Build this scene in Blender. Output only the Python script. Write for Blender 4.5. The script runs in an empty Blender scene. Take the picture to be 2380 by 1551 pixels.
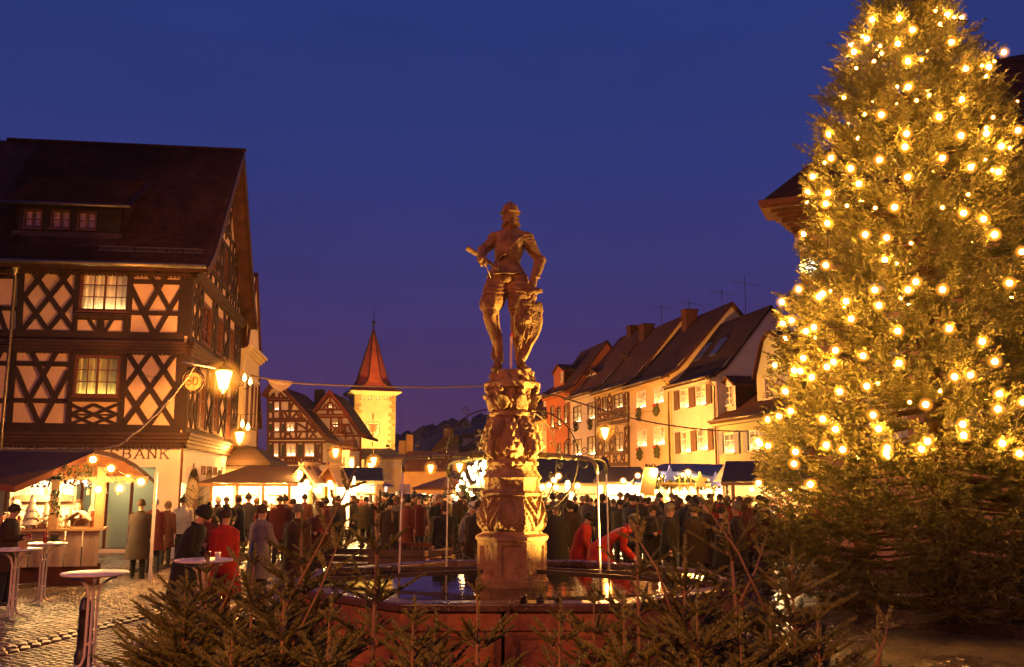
import bpy, bmesh, math, random
import numpy as np
from mathutils import Vector, Matrix

random.seed(7)
RNG = np.random.default_rng(7)
S = bpy.context.scene
COL = S.collection

# ------------------------------------------------------------------ camera
CAM_H = 2.1
PITCH = math.radians(9.24)
F = 2150.0                      # focal length in units of a 2380 px wide frame
CX, CY = 1190.0, 775.5
cam_data = bpy.data.cameras.new('camera')
cam = bpy.data.objects.new('camera', cam_data)
COL.objects.link(cam)
cam.location = (0, 0, CAM_H)
cam.rotation_euler = (math.pi / 2 + PITCH, 0, 0)
cam_data.sensor_width = 36
cam_data.lens = 36 * F / 2380
cam_data.clip_start = 0.1
cam_data.clip_end = 4000
S.camera = cam

# ------------------------------------------------------------------ sky
W = bpy.data.worlds.new('World')
S.world = W
W.use_nodes = True
wn = W.node_tree
wn.nodes.clear()
wo = wn.nodes.new('ShaderNodeOutputWorld')
bg = wn.nodes.new('ShaderNodeBackground')
tc = wn.nodes.new('ShaderNodeTexCoord')
sx = wn.nodes.new('ShaderNodeSeparateXYZ')
rp = wn.nodes.new('ShaderNodeValToRGB')
wn.links.new(tc.outputs['Generated'], sx.inputs[0])
wn.links.new(sx.outputs['Z'], rp.inputs[0])
wc = wn.nodes.new('ShaderNodeTexNoise'); wc.inputs['Scale'].default_value = 2.2; wc.inputs['Detail'].default_value = 6
wm = wn.nodes.new('ShaderNodeMapping'); wm.inputs['Scale'].default_value = (1, 1, 3.5); wn.links.new(tc.outputs['Generated'], wm.inputs[0]); wn.links.new(wm.outputs[0], wc.inputs['Vector'])
wr = wn.nodes.new('ShaderNodeMapRange'); wr.inputs[1].default_value = .3; wr.inputs[2].default_value = .7; wr.inputs[3].default_value = .93; wr.inputs[4].default_value = 1.09
wh = wn.nodes.new('ShaderNodeHueSaturation'); wn.links.new(wc.outputs[0], wr.inputs[0]); wn.links.new(wr.outputs[0], wh.inputs['Value']); wn.links.new(rp.outputs[0], wh.inputs['Color'])
wn.links.new(wh.outputs[0], bg.inputs[0])
wn.links.new(bg.outputs[0], wo.inputs[0])
e = rp.color_ramp.elements
e[0].position = 0.0; e[0].color = (.075, .032, .090, 1)
e[1].position = 1.0; e[1].color = (.010, .022, .120, 1)
for p, c in ((.10, (.062, .031, .120, 1)), (.20, (.042, .034, .150, 1)), (.32, (.028, .038, .178, 1)), (.48, (.020, .038, .190, 1))):
    k = e.new(p); k.color = c
bg.inputs[1].default_value = 1.0

S.view_settings.view_transform = 'Standard'
S.view_settings.look = 'None'
S.view_settings.exposure = 0.0
S.view_settings.gamma = 1.0
S.view_settings.use_curve_mapping = False
cy = S.cycles
cy.use_denoising = True
cy.use_adaptive_sampling = True
cy.adaptive_threshold = 0.02
cy.max_bounces = 5
cy.diffuse_bounces = 2
cy.glossy_bounces = 3
cy.transmission_bounces = 3
cy.transparent_max_bounces = 12
cy.volume_bounces = 0
cy.sample_clamp_indirect = 3.0
cy.sample_clamp_direct = 0.0
cy.caustics_reflective = False
cy.caustics_refractive = False
cy.use_light_tree = True

# ------------------------------------------------------------------ picture measures -> places
def ray(u, v):
    x = (u - CX) / F; y = (CY - v) / F
    c, s = math.cos(PITCH), math.sin(PITCH)
    return Vector((x, c - y * s, s + y * c))
def P(u, v, Y):
    d = ray(u, v); t = Y / d.y
    return Vector((d.x * t, Y, CAM_H + d.z * t))
def G(u, v, z=0.0):
    d = ray(u, v); t = (z - CAM_H) / d.z
    return Vector((d.x * t, d.y * t, z))
def XU(u, Y, z=1.0):
    dc = Y * math.cos(PITCH) + (z - CAM_H) * math.sin(PITCH)
    return (u - CX) / F * dc
def zoomer(x0, y0, k):
    q = 2380 / 3008
    return lambda x, y: ((x0 + x / k) * q, (y0 + y / k) * q)
z1 = zoomer(0, 380, 3.1026)
z2 = zoomer(0, 740, 2.5855)
z3 = zoomer(0, 1260, 2.2158)
z4 = zoomer(700, 900, 2.6733)
z5 = zoomer(1250, 560, 2.77)
z6 = zoomer(1150, 1080, 2.2157)
z7 = zoomer(1560, 860, 2.585)
z8 = zoomer(540, 640, 2.2157)
zq = zoomer(500, 1300, 3.4)
zr = zoomer(1550, 1300, 2.975)
zt = zoomer(2208, 0, 2.21625)
zu = zoomer(2208, 560, 2.0962)
zv = zoomer(2208, 1260, 2.21625)
zc = zoomer(1350, 1060, 4.309)

# ------------------------------------------------------------------ materials
MATS = {}
def srgb(r, g, b):
    f = lambda c: (c / 255 / 12.92) if c / 255 <= .04045 else ((c / 255 + .055) / 1.055) ** 2.4
    return (f(r), f(g), f(b))
def newmat(name):
    m = bpy.data.materials.new(name); m.use_nodes = True
    nt = m.node_tree; nt.nodes.clear()
    o = nt.nodes.new('ShaderNodeOutputMaterial')
    return m, nt, o
def mat(name, col, rough=.7, var=.18, scale=3.0, bump=0.0, bscale=None, metal=0.0, spec=.5, col2=None, stretch=None, coat=0.0, sss=0):
    if name in MATS: return MATS[name]
    m, nt, o = newmat(name)
    b = nt.nodes.new('ShaderNodeBsdfPrincipled')
    nt.links.new(b.outputs[0], o.inputs[0])
    b.inputs['Roughness'].default_value = rough
    b.inputs['Metallic'].default_value = metal
    b.inputs['Specular IOR Level'].default_value = spec
    b.inputs['Coat Weight'].default_value = coat
    t = nt.nodes.new('ShaderNodeTexCoord')
    mp = nt.nodes.new('ShaderNodeMapping')
    nt.links.new(t.outputs['Object'], mp.inputs[0])
    if stretch: mp.inputs['Scale'].default_value = stretch
    n = nt.nodes.new('ShaderNodeTexNoise'); n.inputs['Scale'].default_value = scale; n.inputs['Detail'].default_value = 6; n.inputs['Roughness'].default_value = .65
    nt.links.new(mp.outputs[0], n.inputs['Vector'])
    r = nt.nodes.new('ShaderNodeValToRGB')
    c2 = col2 or tuple(c * (1 - var) for c in col)
    c1 = col if col2 else tuple(min(1, c * (1 + var * .6)) for c in col)
    r.color_ramp.elements[0].position = .3; r.color_ramp.elements[0].color = (*c2, 1)
    r.color_ramp.elements[1].position = .7; r.color_ramp.elements[1].color = (*c1, 1)
    nt.links.new(n.outputs[0], r.inputs[0])
    oi = nt.nodes.new('ShaderNodeObjectInfo'); hs = nt.nodes.new('ShaderNodeHueSaturation'); mv = nt.nodes.new('ShaderNodeMapRange'); mv.inputs[3].default_value = 1 - var * .7; mv.inputs[4].default_value = 1 + var * .5
    nb = nt.nodes.new('ShaderNodeTexNoise'); nb.inputs['Scale'].default_value = scale * .22; nb.inputs['Detail'].default_value = 8; nb.inputs['Roughness'].default_value = .7; nt.links.new(mp.outputs[0], nb.inputs['Vector'])
    mq = nt.nodes.new('ShaderNodeMapRange'); mq.inputs[1].default_value = .35; mq.inputs[2].default_value = .6; mq.inputs[3].default_value = 1 - var * .9; mq.inputs[4].default_value = 1.0
    mm = nt.nodes.new('ShaderNodeMath'); mm.operation = 'MULTIPLY'; nt.links.new(oi.outputs['Random'], mv.inputs[0]); nt.links.new(nb.outputs[0], mq.inputs[0]); nt.links.new(mv.outputs[0], mm.inputs[0]); nt.links.new(mq.outputs[0], mm.inputs[1])
    nt.links.new(mm.outputs[0], hs.inputs['Value']); nt.links.new(r.outputs[0], hs.inputs['Color']); nt.links.new(hs.outputs[0], b.inputs['Base Color'])
    rr = nt.nodes.new('ShaderNodeMapRange'); rr.inputs[3].default_value = max(0, rough - .12); rr.inputs[4].default_value = min(1, rough + .12)
    nt.links.new(n.outputs[0], rr.inputs[0]); nt.links.new(rr.outputs[0], b.inputs['Roughness'])
    if bump:
        n2 = nt.nodes.new('ShaderNodeTexNoise'); n2.inputs['Scale'].default_value = bscale or scale * 6; n2.inputs['Detail'].default_value = 5
        nt.links.new(mp.outputs[0], n2.inputs['Vector'])
        bp = nt.nodes.new('ShaderNodeBump'); bp.inputs['Strength'].default_value = bump; bp.inputs['Distance'].default_value = .02
        nt.links.new(n2.outputs[0], bp.inputs['Height']); nt.links.new(bp.outputs[0], b.inputs['Normal'])
    MATS[name] = m
    return m
def emis(name, col, st):
    if name in MATS: return MATS[name]
    m, nt, o = newmat(name)
    e = nt.nodes.new('ShaderNodeEmission'); e.inputs[0].default_value = (*col, 1); e.inputs[1].default_value = st
    nt.links.new(e.outputs[0], o.inputs[0]); MATS[name] = m
    return m
def glassmat(name, tint=(1, 1, 1), gl=.1):
    if name in MATS: return MATS[name]
    m, nt, o = newmat(name)
    t = nt.nodes.new('ShaderNodeBsdfTransparent'); t.inputs[0].default_value = (*tint, 1)
    g = nt.nodes.new('ShaderNodeBsdfGlossy'); g.inputs['Roughness'].default_value = .08
    x = nt.nodes.new('ShaderNodeMixShader'); x.inputs[0].default_value = gl
    nt.links.new(t.outputs[0], x.inputs[1]); nt.links.new(g.outputs[0], x.inputs[2]); nt.links.new(x.outputs[0], o.inputs[0])
    MATS[name] = m
    return m

SOD = (1.0, .36, .06)       # sodium lamp light
WARM = (1.0, .50, .13)      # bulbs
M = {}
M['plaster'] = mat('lime_plaster', (.66, .46, .32), .85, .20, 1.2, .25, 40)
M['plaster_far'] = mat('pale_plaster', (.62, .56, .46), .9, .20, .5, .1, 20)
M['plaster_white'] = mat('white_plaster', (.72, .67, .60), .85, .20, .6, .2, 30)
M['plaster_cream'] = mat('cream_plaster', (.78, .62, .34), .85, .20, .6, .2, 30)
M['plaster_pink'] = mat('rosy_white_plaster', (.68, .57, .50), .85, .20, .6, .2, 30)
M['plaster_green'] = mat('pale_green_plaster', (.55, .58, .36), .85, .20, .6, .2, 30)
M['plaster_red'] = mat('red_orange_plaster', (.62, .20, .08), .85, .20, .6, .2, 30)
M['plaster_yellow'] = mat('pale_yellow_plaster', (.72, .60, .36), .85, .20, .4, .15, 20)
M['oak'] = mat('dark_oak_beam', (.026, .010, .006), .75, .4, 5, .4, 30, stretch=(1, 1, 6))
M['beam_red'] = mat('painted_red_beam', (.24, .035, .015), .75, .35, 5, .3, 30)
M['plaster_tower'] = mat('tower_plaster', (.68, .56, .30), .9, .2, .5, .15, 14)
M['oak_red'] = mat('red_brown_beam', (.11, .03, .015), .75, .35, 5, .3, 30)
M['cornice'] = mat('carved_dark_wood', (.045, .018, .009), .6, .4, 4, .4, 25)
M['tile'] = mat('dark_roof_tile', (.085, .036, .026), .8, .45, 2.2, .3, 22, col2=(.030, .014, .012), spec=.2)
M['tile_red'] = mat('brown_roof_tile', (.11, .040, .022), .8, .4, 1.5, .6, 14, spec=.2)
M['tile_gold'] = mat('weathered_gate_tile', (.26, .14, .05), .7, .4, 1.0, .4, 8)
M['spire'] = mat('red_spire_tile', (.52, .085, .03), .6, .3, .6, .4, 6)
M['zinc'] = mat('zinc_gutter', (.20, .17, .12), .35, .3, 3, .1, metal=.7)
M['white_wood'] = mat('white_window_wood', (.75, .70, .62), .5, .08, 6)
M['brown_wood'] = mat('brown_window_wood', (.13, .045, .02), .5, .3, 6)
M['shutter_brown'] = mat('brown_shutter', (.10, .05, .03), .6, .3, 6)
M['shutter_blue'] = mat('grey_blue_shutter', (.16, .22, .36), .6, .3, 6)
M['shutter_green'] = mat('green_shutter', (.02, .07, .04), .6, .3, 6)
M['curtain'] = mat('window_curtain', (.85, .74, .55), .9, .10, 8, stretch=(12, 12, .5))
M['glass'] = glassmat('window_glass', (1, 1, 1), .06)
M['stone'] = mat('pedestal_sandstone', (.48, .30, .13), .8, .5, 4.5, 1.0, 22, col2=(.20, .10, .045))
M['stone_red'] = mat('basin_red_sandstone', (.40, .14, .045), .75, .5, 3.2, 1.0, 14, col2=(.12, .04, .022))
M['stone_dark'] = mat('wet_rim_stone', (.10, .045, .03), .28, .5, 3, .5, 20)
M['statue'] = mat('statue_sandstone', (.42, .24, .10), .8, .45, 9, 1.0, 34, col2=(.17, .08, .035))
M['quoin'] = mat('tower_quoin_stone', (.50, .27, .10), .85, .35, 1.2, .5, 6)
M['iron'] = mat('wrought_iron', (.06, .045, .03), .45, .4, 8, .2, metal=.6)
M['bronze'] = mat('green_bronze_pipe', (.24, .22, .14), .4, .4, 8, .2, metal=.4)
M['cobble'] = mat('wet_cobblestone', (.11, .058, .04), .32, .5, 9, .35, 40, col2=(.035, .02, .016), spec=.55)
M['kerb'] = mat('kerb_stone', (.12, .08, .06), .35, .4, 6, .4, 30)
M['table'] = mat('white_table_plastic', (.75, .68, .66), .35, .1, 8, .1)
M['table_leg'] = mat('white_tube_metal', (.72, .62, .55), .35, .1, 8)
M['bollard'] = mat('black_bollard_paint', (.02, .016, .014), .4, .3, 8)
M['awning'] = mat('dark_brown_awning', (.085, .038, .025), .7, .3, 2, .2)
M['awning_grey'] = mat('grey_brown_awning', (.14, .085, .045), .7, .3, 2, .2)
M['tarp_blue'] = mat('blue_tarpaulin', (.028, .05, .18), .35, .3, 1.5, .4, 5)
M['tarp_dark'] = mat('dark_canopy', (.03, .025, .03), .6, .3, 2, .2)
M['pale_wood'] = mat('pale_stall_wood', (.50, .30, .14), .7, .25, 4, .2, stretch=(1, 1, 5))
M['stall_cloth'] = mat('counter_cloth', (.36, .25, .18), .9, .2, 3, .2, stretch=(6, 6, .5))
M['stall_back'] = mat('bright_stall_wall', (.80, .66, .46), .8, .15, 2.5)
M['needle'] = mat('fir_needle', (.085, .10, .022), .5, .35, 14, col2=(.040, .055, .012))
M['needle_big'] = mat('christmas_fir_needle', (.15, .14, .035), .55, .35, 3, col2=(.07, .075, .018))
M['needle_shoot'] = mat('pale_fir_needle', (.20, .20, .055), .5, .3, 14, col2=(.09, .105, .028))
M['bark'] = mat('fir_bark', (.16, .085, .045), .85, .35, 14, .5)
M['twig'] = mat('fir_twig_bark', (.20, .11, .05), .7, .3, 14, .3)
M['skin'] = mat('skin', (.55, .32, .22), .6, .1, 5)
M['hill'] = mat('wooded_hill', (.05, .035, .06), 1, .4, .03)
M['letter'] = mat('dark_bronze_letter', (.17, .085, .035), .5, .2, 6, metal=.3)
M['gilt'] = mat('gilded_metal', (.55, .38, .12), .35, .2, 6, metal=.8)

# ------------------------------------------------------------------ objects
ORIG = {}
def tag(o, label=None, cat=None, group=None, kind=None):
    if label: o['label'] = label
    if cat: o['category'] = cat
    if group: o['group'] = group
    if kind: o['kind'] = kind
    return o
def root(name, loc, label, cat, group=None, rz=0.0):
    o = bpy.data.objects.new(name, None); COL.objects.link(o)
    o.location = loc; o.rotation_euler = (0, 0, rz)
    o.empty_display_size = .2
    ORIG[o.name] = Vector(loc)
    return tag(o, label, cat, group)
def origin_of(o):
    while o is not None and o.name not in ORIG: o = o.parent
    return ORIG[o.name] if o is not None else Vector((0, 0, 0))
def link(name, me, parent=None):
    o = bpy.data.objects.new(name, me); COL.objects.link(o)
    if parent is not None: o.parent = parent
    return o
def copy_tree(o, parent=None):
    c = o.copy(); COL.objects.link(c)
    if parent is not None: c.parent = parent
    for ch in list(o.children): copy_tree(ch, c)
    return c

class MB:
    def __init__(s): s.v = []; s.f = []
    def add(s, vs, fs):
        n = len(s.v); s.v.extend([tuple(q) for q in vs]); s.f.extend([tuple(i + n for i in f) for f in fs])
    def box(s, c, size, R=None):
        hx, hy, hz = size[0] / 2, size[1] / 2, size[2] / 2
        vs = [Vector((a * hx, b * hy, d * hz)) for a, b, d in ((-1,-1,-1),(1,-1,-1),(1,1,-1),(-1,1,-1),(-1,-1,1),(1,-1,1),(1,1,1),(-1,1,1))]
        if R is not None: vs = [R @ q for q in vs]
        c = Vector(c)
        s.add([q + c for q in vs], ((0,3,2,1),(4,5,6,7),(0,1,5,4),(1,2,6,5),(2,3,7,6),(3,0,4,7)))
    def bar(s, p, q, w, d, up=Vector((0, 0, 1))):
        """rectangular bar from p to q; d along 'up', w across"""
        p = Vector(p); q = Vector(q); a = (q - p); L = a.length
        if L < 1e-6: return
        a /= L; r = a.cross(up)
        if r.length < 1e-4: r = a.cross(Vector((0, 1, 0)))
        r.normalize(); u2 = r.cross(a).normalized()
        R = Matrix((a, r, u2)).transposed()
        s.box((p + q) / 2, (L, w, d), R)
    def tube(s, pts, rad, n=8, cap=True):
        pts = [Vector(p) for p in pts]
        if not isinstance(rad, (list, tuple)): rad = [rad] * len(pts)
        b = len(s.v); ref = Vector((.13, .27, .95)).normalized(); prev = None
        for i, p in enumerate(pts):
            t = (pts[min(i + 1, len(pts) - 1)] - pts[max(i - 1, 0)])
            if t.length < 1e-9: t = Vector((0, 0, 1))
            t.normalize()
            x = (prev if prev is not None else ref.cross(t))
            x = x - t * x.dot(t)
            if x.length < 1e-4: x = Vector((1, 0, 0)) - t * t.x
            if x.length < 1e-4: x = Vector((0, 1, 0)) - t * t.y
            x.normalize(); y = t.cross(x); prev = x
            for k in range(n):
                an = 2 * math.pi * k / n
                q = p + (x * math.cos(an) + y * math.sin(an)) * rad[i]
                s.v.append(tuple(q))
        for i in range(len(pts) - 1):
            for k in range(n):
                k2 = (k + 1) % n
                s.f.append((b + i*n + k, b + i*n + k2, b + (i+1)*n + k2, b + (i+1)*n + k))
        if cap:
            s.f.append(tuple(b + k for k in range(n))[::-1]); s.f.append(tuple(b + (len(pts)-1)*n + k for k in range(n)))
    def lathe(s, prof, n=24, c=(0, 0, 0), fn=None, cap=True, rot=0.0):
        """prof: list of (r, z); fn(angle, r, z) -> r"""
        b = len(s.v); c = Vector(c)
        for r, z in prof:
            for k in range(n):
                an = 2 * math.pi * k / n + rot
                rr = fn(an, r, z) if fn else r
                s.v.append((c.x + rr * math.cos(an), c.y + rr * math.sin(an), c.z + z))
        for i in range(len(prof) - 1):
            for k in range(n):
                k2 = (k + 1) % n
                s.f.append((b + i*n + k, b + i*n + k2, b + (i+1)*n + k2, b + (i+1)*n + k))
        if cap:
            s.f.append(tuple(b + k for k in range(n))[::-1]); s.f.append(tuple(b + (len(prof)-1)*n + k for k in range(n)))
    def ball(s, c, r, n=8, m=6, sc=(1, 1, 1)):
        c = Vector(c); b = len(s.v)
        for i in range(1, m):
            th = math.pi * i / m
            for k in range(n):
                ph = 2 * math.pi * k / n
                s.v.append((c.x + r*sc[0]*math.sin(th)*math.cos(ph), c.y + r*sc[1]*math.sin(th)*math.sin(ph), c.z + r*sc[2]*math.cos(th)))
        t = len(s.v); s.v.append((c.x, c.y, c.z + r*sc[2])); s.v.append((c.x, c.y, c.z - r*sc[2]))
        for i in range(m - 2):
            for k in range(n):
                k2 = (k + 1) % n
                s.f.append((b + i*n + k, b + (i+1)*n + k, b + (i+1)*n + k2, b + i*n + k2))
        for k in range(n):
            k2 = (k + 1) % n
            s.f.append((t, b + k, b + k2)); s.f.append((t + 1, b + (m-2)*n + k2, b + (m-2)*n + k))
    def prism(s, poly, ext):
        """poly: list of 3D points (planar), ext: extrusion vector"""
        n = len(poly); poly = [Vector(p) for p in poly]; ext = Vector(ext)
        s.add(poly + [p + ext for p in poly], [tuple(range(n))[::-1], tuple(range(n, 2*n))] + [(i, (i+1) % n, n + (i+1) % n, n + i) for i in range(n)])
    def quad(s, a, b, c, d): s.add([a, b, c, d], [(0, 1, 2, 3)])
    def mesh(s, name, m, o=Vector((0, 0, 0)), smooth=False):
        me = bpy.data.meshes.new(name)
        if o.length: vs = [(q[0]-o.x, q[1]-o.y, q[2]-o.z) for q in s.v]
        else: vs = s.v
        me.from_pydata(vs, [], s.f)
        me.materials.append(m)
        bm = bmesh.new(); bm.from_mesh(me); bmesh.ops.recalc_face_normals(bm, faces=bm.faces); bm.to_mesh(me); bm.free()
        if smooth:
            me.shade_smooth()
            if smooth != True: me.set_sharp_from_angle(angle=math.radians(smooth))
        me.update()
        return me
    def build(s, name, m, parent=None, smooth=False):
        o = link(name, s.mesh(name, m, origin_of(parent), smooth), parent)
        return o

def point_lamp(name, loc, power, col, r=.1, parent=None):
    l = bpy.data.lights.new(name, 'POINT'); l.energy = power; l.color = col; l.shadow_soft_size = r
    o = bpy.data.objects.new(name, l); COL.objects.link(o)
    o.location = Vector(loc) - (origin_of(parent) if parent is not None else Vector((0,0,0)))
    if parent is not None: o.parent = parent
    return o
def spot_lamp(name, loc, target, power, col, ang=60, r=.06, parent=None, blend=.4):
    l = bpy.data.lights.new(name, 'SPOT'); l.energy = power; l.color = col; l.shadow_soft_size = r
    l.spot_size = math.radians(ang); l.spot_blend = blend
    o = bpy.data.objects.new(name, l); COL.objects.link(o)
    og = origin_of(parent) if parent is not None else Vector((0,0,0))
    o.location = Vector(loc) - og
    o.rotation_euler = (Vector(target) - Vector(loc)).to_track_quat('-Z', 'Y').to_euler()
    if parent is not None: o.parent = parent
    return o

# ------------------------------------------------------------------ facades
class Fac:
    """a vertical wall plane; d runs left to right as seen from outside, n points out"""
    def __init__(s, o, ang):
        s.o = Vector((o[0], o[1], 0)); s.d = Vector((math.cos(ang), math.sin(ang), 0)); s.n = Vector((s.d.y, -s.d.x, 0))
    def sz(s, uv):
        d = ray(*uv); c = Vector((0, 0, CAM_H))
        t = (s.o - c).dot(s.n) / d.dot(s.n)
        p = c + d * t
        return ((p - s.o).dot(s.d), p.z)
    def pt(s, q, z, out=0.0): return s.o + s.d * q + Vector((0, 0, z)) + s.n * out
    def box(s, mb, s0, s1, z0, z1, o0, o1):
        vs = [s.pt(a, z, o) for z in (z0, z1) for a, o in ((s0, o1), (s1, o1), (s1, o0), (s0, o0))]
        mb.add(vs, ((0,3,2,1),(4,5,6,7),(0,1,5,4),(1,2,6,5),(2,3,7,6),(3,0,4,7)))
    def bar(s, mb, a, b, w, o0, o1, ext=0.0):
        """flat bar in the wall plane between (s,z) points a and b, w wide, standing from o0 to o1"""
        a = Vector(a); b = Vector(b); t = (b - a)
        if t.length < 1e-5: return
        t.normalize(); nn = Vector((-t.y, t.x)) * w / 2
        a = a - t * ext; b = b + t * ext
        poly = [a - nn, b - nn, b + nn, a + nn]
        mb.prism([s.pt(q.x, q.y, o0) for q in poly], s.n * (o1 - o0))
BEAMN = [0]
def beam(fac, parent, a, b, w, m=None, proud=.05, name='beam', zz=None, ext=0.0):
    """one timber; a, b picture points (or s,z when zz is False)"""
    if zz is not None: a, b = fac.sz(zz(*a)), fac.sz(zz(*b))
    BEAMN[0] += 1
    mb = MB(); fac.bar(mb, a, b, w, -.02, proud + (BEAMN[0] % 11) * .0022, ext)
    return mb.build(name, m or M['oak'], parent)

def clip(poly, conv):
    """Sutherland-Hodgman: clip polygon by convex ccw polygon"""
    out = poly
    for i in range(len(conv)):
        a, b = conv[i], conv[(i + 1) % len(conv)]
        inp = out; out = []
        if not inp: break
        ins = lambda p: (b[0]-a[0])*(p[1]-a[1]) - (b[1]-a[1])*(p[0]-a[0]) >= -1e-9
        for k in range(len(inp)):
            p, q = inp[k], inp[(k + 1) % len(inp)]
            ip, iq = ins(p), ins(q)
            if ip: out.append(p)
            if ip != iq:
                x1, y1, x2, y2 = p[0], p[1], q[0], q[1]; x3, y3, x4, y4 = a[0], a[1], b[0], b[1]
                den = (x1-x2)*(y3-y4) - (y1-y2)*(x3-x4)
                if abs(den) > 1e-12:
                    t = ((x1-x3)*(y3-y4) - (y1-y3)*(x3-x4)) / den
                    out.append((x1 + t*(x2-x1), y1 + t*(y2-y1)))
    return out
def ccw(poly):
    a = sum(poly[i][0]*poly[(i+1) % len(poly)][1] - poly[(i+1) % len(poly)][0]*poly[i][1] for i in range(len(poly)))
    return poly if a > 0 else poly[::-1]
def wall(fac, parent, poly, holes, m, name='wall', off=0.0):
    """front wall of a convex outline (s,z) with rectangular openings"""
    poly = ccw(list(poly))
    xs = sorted(set([min(p[0] for p in poly), max(p[0] for p in poly)] + [h[0] for h in holes] + [h[1] for h in holes]))
    zs = sorted(set([min(p[1] for p in poly), max(p[1] for p in poly)] + [h[2] for h in holes] + [h[3] for h in holes]))
    mb = MB()
    for i in range(len(xs) - 1):
        for j in range(len(zs) - 1):
            cx_, cz_ = (xs[i] + xs[i+1]) / 2, (zs[j] + zs[j+1]) / 2
            if any(h[0] < cx_ < h[1] and h[2] < cz_ < h[3] for h in holes): continue
            c = clip([(xs[i], zs[j]), (xs[i+1], zs[j]), (xs[i+1], zs[j+1]), (xs[i], zs[j+1])], poly)
            if len(c) >= 3: mb.add([fac.pt(p[0], p[1], off) for p in c], [tuple(range(len(c)))])
    return mb.build(name, m, parent)

def window(fac, parent, h, cols=2, rows=3, fm=None, lamp=(1, .62, .22), power=14.0, depth=.32, fw=.07, sep=False, curtain=None, sill=True, proud=.03, head_shape=None, thin=.03, off=0.0, lamp_w=.7, lamp_h=.10):
    s0, s1, z0, z1 = h
    fm = fm or M['white_wood']; curtain = curtain or M['curtain']
    mb = MB()
    B = lambda a, b, c, d, o0, o1: fac.box(mb, a, b, c, d, o0 + off, o1 + off)
    B(s0, s0 + fw, z0 + fw, z1 - fw, -.10, proud); B(s1 - fw, s1, z0 + fw, z1 - fw, -.10, proud)
    B(s0, s1, z1 - fw, z1, -.10, proud); B(s0, s1, z0, z0 + fw, -.10, proud)
    if sill: fac.box(mb, s0 - .05, s1 + .05, z0 - .05, z0 - .002, -.05 + off, proud + .09 + off)
    w = mb.build('window', fm, parent)
    # bars
    a0, a1, b0, b1 = s0 + fw, s1 - fw, z0 + fw, z1 - fw
    mb = MB()
    for i in range(1, cols):
        x = a0 + (a1 - a0) * i / cols
        tk = thin * (2.2 if (cols % 2 == 0 and i == cols // 2) else 1)
        fac.box(mb, x - tk/2, x + tk/2, b0, b1, -.07 + off, -.02 + off)
    for j in range(1, rows):
        z = b0 + (b1 - b0) * j / rows
        fac.box(mb, a0, a1, z - thin/2, z + thin/2, -.066 + off, -.024 + off)
    if cols > 1 or rows > 1: mb.build('glazing_bars', fm, w)
    # panes
    if sep:
        for i in range(cols):
            for j in range(rows):
                mb = MB(); x0 = a0 + (a1-a0)*i/cols + .004; x1 = a0 + (a1-a0)*(i+1)/cols - .004; y0 = b0 + (b1-b0)*j/rows + .004; y1 = b0 + (b1-b0)*(j+1)/rows - .004
                fac.box(mb, x0, x1, y0, y1, -.052 + off, -.046 + off); mb.build('pane', M['glass'], w)
    else:
        mb = MB(); fac.box(mb, a0, a1, b0, b1, -.052 + off, -.046 + off); mb.build('pane', M['glass'], w)
    # curtain niche behind
    mb = MB(); n = max(8, int((s1 - s0) / .06))
    for k in range(n):
        xa, xb = s0 + (s1-s0)*k/n, s0 + (s1-s0)*(k+1)/n
        oa, ob = -depth + .02*math.sin(k*2.1) + off, -depth + .02*math.sin((k+1)*2.1) + off
        mb.quad(fac.pt(xa, z0, oa), fac.pt(xb, z0, ob), fac.pt(xb, z1, ob), fac.pt(xa, z1, oa))
    for (xa, za, xb, zb) in ((s0, z0, s0, z1), (s1, z0, s1, z1), (s0, z0, s1, z0), (s0, z1, s1, z1)):
        mb.quad(fac.pt(xa, za, -.10 + off), fac.pt(xb, zb, -.10 + off), fac.pt(xb, zb, -depth - .02 + off), fac.pt(xa, za, -depth - .02 + off))
    mb.build('curtain', curtain, w)
    if power > 0:
        mb = MB(); c = (s0 + s1) / 2; hw = (s1 - s0) * lamp_w / 2
        fac.box(mb, c - hw, c + hw, z0 + .01, z0 + lamp_h, -depth * .62 + off, -depth * .50 + off)
        key = 'window_lamp_%d_%d' % (int(power * 10), int(lamp[1] * 100))
        mb.build('window_lamp', emis(key, lamp, power), w)
    return w

def roof_slab(fac, parent, s0, s1, prof, m, name='roof', th=.14):
    """prof: list of (out, z) across the building; extruded from s0 to s1 along the facade"""
    mb = MB(); up = [fac.pt(s0, z, o) for o, z in prof]; lo = [fac.pt(s0, z - th, o) for o, z in prof][::-1]
    mb.prism(up + lo, fac.d * (s1 - s0))
    return mb.build(name, m, parent)

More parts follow.
